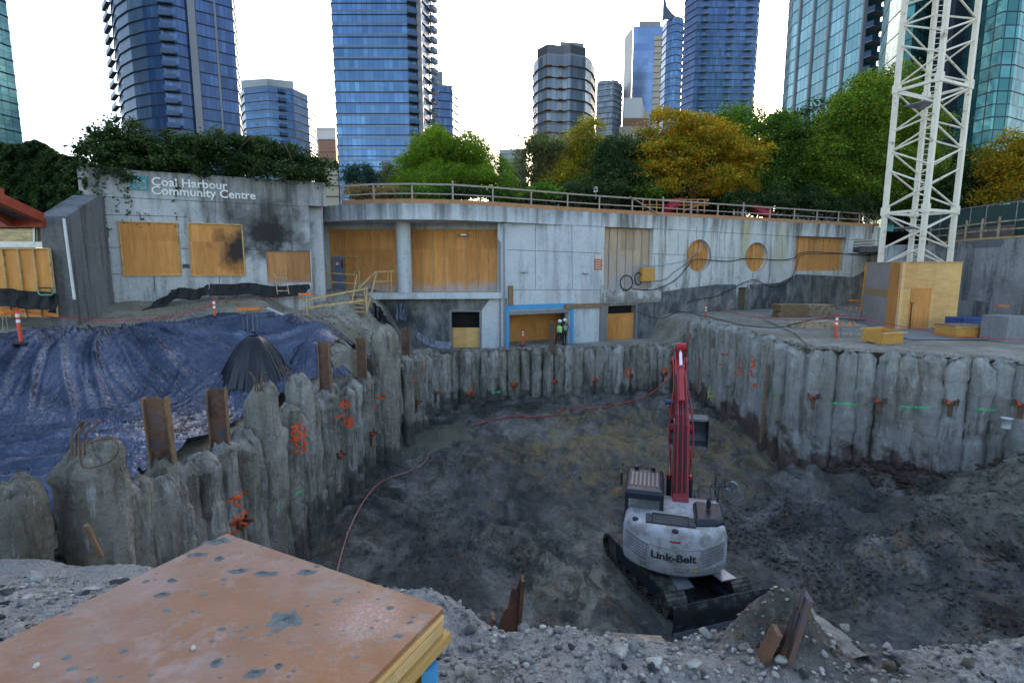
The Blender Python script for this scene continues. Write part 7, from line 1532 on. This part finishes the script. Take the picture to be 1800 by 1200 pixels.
# ------------------------------------------------------------------ ragged concrete ridge by the second torn beam
def ridge_piece():
    P = smooth_pts([at_t(1378, 1042, 4.05), at_t(1402, 1075, 3.8), at_t(1430, 1120, 3.45), at_t(1462, 1165, 3.15), at_t(1490, 1215, 2.9)], 9); n = 26; V = []
    for i, p in enumerate(P):
        f = i/(len(P)-1); r = .06+.20*f**.8
        for j in range(n):
            a = 2*PI*j/n; c, s_ = math.cos(a), math.sin(a); rr = r*(1+.35*float(fbm(c*1.5, s_*1.5, i*.14, 3)))+.05*float(fbm(c*5+2, s_*5, i*.5, 3))*(.4+f)
            V.append((p.x+rr*c, p.y+rr*s_*.9, p.z-.02+rr*max(-1, s_)*.5-(.12*f)*(1-c)*.5))
    i = np.arange(len(P)-1)[:, None]; j = np.arange(n)[None, :]; Q = np.stack([i*n+j, i*n+(j+1) % n, (i+1)*n+(j+1) % n, (i+1)*n+j], -1).reshape(-1, 4)
    o = place_mesh('broken_concrete', V, Q, mk_rock('streaked_concrete', (.11, .11, .10), (.42, .43, .42)), None, False); props(o, 'ragged streaked concrete ridge running down from the second torn beam', 'broken concrete')
ridge_piece()
# ------------------------------------------------------------------ stones
def rock_arr(sub, seed, rough_=.28):
    b = bmesh.new(); bmesh.ops.create_icosphere(b, subdivisions=sub, radius=1); V = np.array([v.co for v in b.verts]); Fc = np.array([[v.index for v in f.verts] for f in b.faces]); b.free()
    sc = rng.uniform(.6, 1.15, 3)*np.array([1, 1, .7]); d = 1+rough_*fbm(V[:, 0]*1.4+seed*9, V[:, 1]*1.4, V[:, 2]*1.4, 3)+.12*fbm(V[:, 0]*4+seed, V[:, 1]*4, V[:, 2]*4, 2)
    V = V*d[:, None]
    for _ in range(10):   # broken flat faces
        nrm = rng.normal(size=3); nrm /= np.linalg.norm(nrm); k = V@nrm; lim = rng.uniform(.35, .75); V = V-np.maximum(0, k-lim)[:, None]*nrm
    return V*sc, Fc
def scatter(name, mat, pts, sizes, sub, label, cat, protos=8, sink=.3):
    PR = [rock_arr(sub, k+len(pts)) for k in range(protos)]; VV, FF = [], []; n0 = 0
    for p, s in zip(pts, sizes):
        V, Fc = PR[rng.integers(protos)]; a = rng.uniform(0, 2*PI); c, sn = math.cos(a), math.sin(a); R = np.array([[c, -sn, 0], [sn, c, 0], [0, 0, 1]]); b = rng.uniform(-.6, .6); Rx = np.array([[1, 0, 0], [0, math.cos(b), -math.sin(b)], [0, math.sin(b), math.cos(b)]])
        VV.append((V*s)@R.T@Rx.T+np.array([p[0], p[1], p[2]+s*sink])); FF.append(Fc+n0); n0 += len(V)
    o = link(name, fast_mesh(name, np.concatenate(VV), np.concatenate(FF), mat)); return props(o, label, cat, kind='stuff')
def spots(n, fx, trees):
    """n spots out of a region sampler (arrays), dropped on to the terrain"""
    out = []; got = 0
    while got < n:
        x, y, k = fx(4000)
        for a, b in zip(x[k], y[k]):
            best = None
            for t in trees:
                h = t.ray_cast(Vector((a, b, 5)), Vector((0, 0, -1)))
                if h[0] is not None and (best is None or h[0].z > best): best = h[0].z
            got += 1
            if best is not None: out.append((a, b, best))
            if got >= n: break
    return out
def U_(a, b, n): return rng.uniform(a, b, n)
def fbank(n): y = U_(1.6, 5.8, n); x = U_(-1.1, 1.15, n)*y; return x, y, sdf(x, y, PIT) > -.25
P = spots(11000, fbank, (B_bank,)); scatter('gravel', M_rock, P, (.005+.028*rng.random(len(P))**3), 1, 'loose grey gravel on the near bank', 'gravel')
P = spots(420, fbank, (B_bank,)); scatter('rubble', M_rock, P, (.018+.05*rng.random(len(P))**2.5), 2, 'broken grey stones on the near bank', 'rubble')
P = spots(160, fbank, (B_bank,)); scatter('rubble', M_rockd, P, rng.uniform(.012, .04, len(P)), 2, 'black asphalt crumbs on the near bank', 'rubble')
def ffloor(n): x, y = U_(6, 24, n), U_(6.5, 19.5, n); return x, y, (sdf(x, y, PIT) < -.8) & (np.hypot(x-5.3, y-14.6) > 3.0) & (vn(x*.4, y*.4, 5) > -.45)
P = spots(12000, ffloor, (B_pit,)); scatter('soil_clods', M_mud, P, (.015+.10*rng.random(len(P))**2.2), 1, 'dark wet clods of soil on the spoil mound', 'soil')
def ffloor2(n): x, y = U_(-6.5, 12, n), U_(8, 32.5, n); return x, y, (sdf(x, y, PIT) < -.6) & (np.hypot(x-5.3, y-14.6) > 2.8) & (vn(x*.3, y*.3, 8) > .05)
P = spots(5000, ffloor2, (B_pit,)); scatter('soil_clods', M_mud, P, (.012+.08*rng.random(len(P))**2.5), 1, 'scattered dark soil clods on the pit floor', 'soil')
def frw(n): t = rng.random(n); return 13+10*t, 22.6-6.4*t-U_(.3, 2.4, n), t >= 0
P = spots(900, frw, (B_pit,)); scatter('brown_debris', flat('dark_brown_soil', (.05, .032, .024), .9, var=.5, sc=4), P, .03+.22*rng.random(len(P))**2.5, 1, 'brown earth lumps along the foot of the right front wall', 'soil')
def ftop(n): x, y = U_(-24, 13, n), U_(6, 34, n); q = sdf(x, y, PIT); return x, y, (q > .3) & (q < 9) & ~((x < -7.2) & (edge_side(x, y) < .2))
P = spots(3500, ftop, (B_ground,)); scatter('dirt_lumps', M_dirt, P, (.015+.11*rng.random(len(P))**2.5), 1, 'lumps of dry earth on the banks and ledge', 'soil')
def frim():
    k = random.randrange(5, len(PIT)-5); a, b = PIT[k], PIT[k+1]; t = random.random(); w_ = random.uniform(-.35, .7)
    dx, dy = b[0]-a[0], b[1]-a[1]; L = math.hypot(dx, dy); return a[0]+dx*t+dy/L*-w_, a[1]+dy*t+dx/L*w_
P = np.array([frim() for _ in range(1500)]); P = P[P[:, 1] > 19]; P = np.column_stack([P, top_z(P[:, 0], P[:, 1], False)+.02])
scatter('dirt_lumps', M_dirt, P, rng.uniform(.04, .17, len(P)), 1, 'earth crumbled over the heads of the piles', 'soil')
def rock(px, py, s, lab, mat=M_rock, flatz=1.0, name='rock', group=None, t_=None):
    V, Fc = rock_arr(3, px*.13+py, .35); h = hit(px, py, (B_bank,)) if t_ is None else at_t(px, py, t_)
    if h is None: h = at_t(px, py, 3.5)
    V = V*np.array([s, s*.8, s*flatz]); o = link(name, fast_mesh(name, V, Fc, mat, False)); o.location = h+Vector((0, 0, s*.25*flatz)); o.rotation_euler = (0, 0, random.uniform(-1, 1)); props(o, lab, 'rock', group)
rock(65, 1015, .13, 'rounded grey boulder at the left edge below the broken topped pile'); rock(205, 1030, .16, 'flat black asphalt chunk just left of the orange sheet', M_rockd, .35, 'asphalt_chunk'); rock(165, 1055, .14, 'dark slab of broken concrete below the flat asphalt chunk', M_rockd, .4, 'asphalt_chunk'); rock(12, 1045, .13, 'black angular asphalt chunk at the left edge', M_rockd, .7, 'asphalt_chunk')
rock(1090, 1150, .075, 'blue-grey stone on the near bank left of the rusty plank'); rock(1222, 1170, .06, 'smooth blue-grey stone right of the rusty plank'); rock(940, 1180, .04, 'angular pale stone low on the near bank'); rock(30, 1110, .09, 'pale angular stone left of the plywood stack', M_rock, .6)
rock(1560, 1180, .07, 'brown earth clod at the lower right of the near bank', M_rockb); rock(1700, 1165, .08, 'brown broken clod near the right edge of the near bank', M_rockb, .6); rock(1145, 1180, .05, 'dark stone at the bottom of the near bank', M_rockd)
for k in range(16):
    px, py = random.uniform(-20, 190), random.uniform(1035, 1120)
    rock(px, py, random.uniform(.035, .10), 'angular grey rubble chunk on the bank left of the plywood stack', M_rock if k % 3 else M_rockd, random.uniform(.4, .8), 'rubble_chunk', 'angular rubble chunks left of the plywood stack')
for k in range(14):
    px, py = random.uniform(1290, 1500), random.uniform(1075, 1170)
    rock(px, py, random.uniform(.02, .055), 'broken clod or stone on the spiky rubble heap by the second torn beam', random.choice((M_rockb, M_rockb, M_rockd, M_dirt)), random.uniform(.5, .9), 'rubble_chunk', 'clods on the spiky rubble heap')
def nearbeam(px, py0, py1, t_, w_, rz, lab, lean=0):
    a, b = at_t(px, py1, t_), at_t(px, py0, t_); hbeam((a.x, a.y, a.z-.3), b.z-a.z+.3, w_, rz, lab, 'torn beams on the near bank', fl=.10, torn=True, lean=(lean, 0))
nearbeam(880, 1010, 1120, 4.4, .27, .15, 'torn rusty steel beam standing at the near edge right of the plywood stack', .06); nearbeam(1348, 1034, 1120, 2.95, .17, -.15, 'torn rusty steel beam leaning against the spiky rubble heap', .12)
def plank(px, py, t_, L, w_, th, rz, lab, mat, tilt=0):
    p = at_t(px, py, t_); o = MB().box((0, 0, 0), (L, w_, th)).build('timber_piece', mat, local=True, bevel=.004); o.location = p; o.rotation_euler = (tilt, random.uniform(-.1, .1), rz); props(o, lab, 'timber')
plank(995, 1132, 3.55, .22, .09, .08, .5, 'broken brown timber block on the near bank below the first torn beam', M_timber, .4); plank(1118, 1124, 3.5, .34, .07, .03, -.1, 'pale board end on top of the near bank', M_stud_grey, .2); plank(1200, 1146, 3.4, .40, .05, .08, -.05, 'rusty red plank edge sticking out of the near bank', M_rust); plank(1160, 1178, 3.0, .34, .04, .03, .12, 'weathered stick lying in the gravel at the bottom', M_stud_grey)
plank(165, 950, 6.3, .05, .04, .50, .2, 'splintered timber stake between the near piles', M_timber, .3)
EXPO = 2.5
# ------------------------------------------------------------------ light
SUN_AZ = math.atan2(.278, 1.06); SUN_EL = math.radians(18.0)
w = bpy.data.worlds.new('World'); bpy.context.scene.world = w; w.use_nodes = True; nt = w.node_tree
sky = nt.nodes.new('ShaderNodeTexSky'); sky.sky_type = 'NISHITA'; sky.sun_disc = False
sky.sun_elevation = SUN_EL; sky.sun_rotation = SUN_AZ; sky.air_density = .95; sky.dust_density = 1.5; sky.ozone_density = 2.2; sky.altitude = 0
bg = nt.nodes['Background']; nt.links.new(sky.outputs[0], bg.inputs[0]); bg.inputs[1].default_value = .10
sun = bpy.data.objects.new('sun', bpy.data.lights.new('sun', 'SUN')); C.objects.link(sun)
sd = Vector((math.sin(SUN_AZ)*math.cos(SUN_EL), math.cos(SUN_AZ)*math.cos(SUN_EL), math.sin(SUN_EL)))
sun.rotation_euler = sd.to_track_quat('Z', 'Y').to_euler(); sun.data.energy = 3.0; sun.data.angle = math.radians(.53); sun.data.color = (1, .86, .66)
sc = bpy.context.scene; sc.view_settings.view_transform = 'Standard'; sc.view_settings.look = 'None'; sc.view_settings.exposure = EXPO; sc.view_settings.gamma = 1
sc.view_settings.use_white_balance = True; sc.view_settings.white_balance_temperature = 7900; sc.view_settings.white_balance_tint = 13
sc.cycles.use_denoising = True; sc.cycles.max_bounces = 6; sc.cycles.diffuse_bounces = 4; sc.cycles.transparent_max_bounces = 6; sc.cycles.sample_clamp_indirect = 4
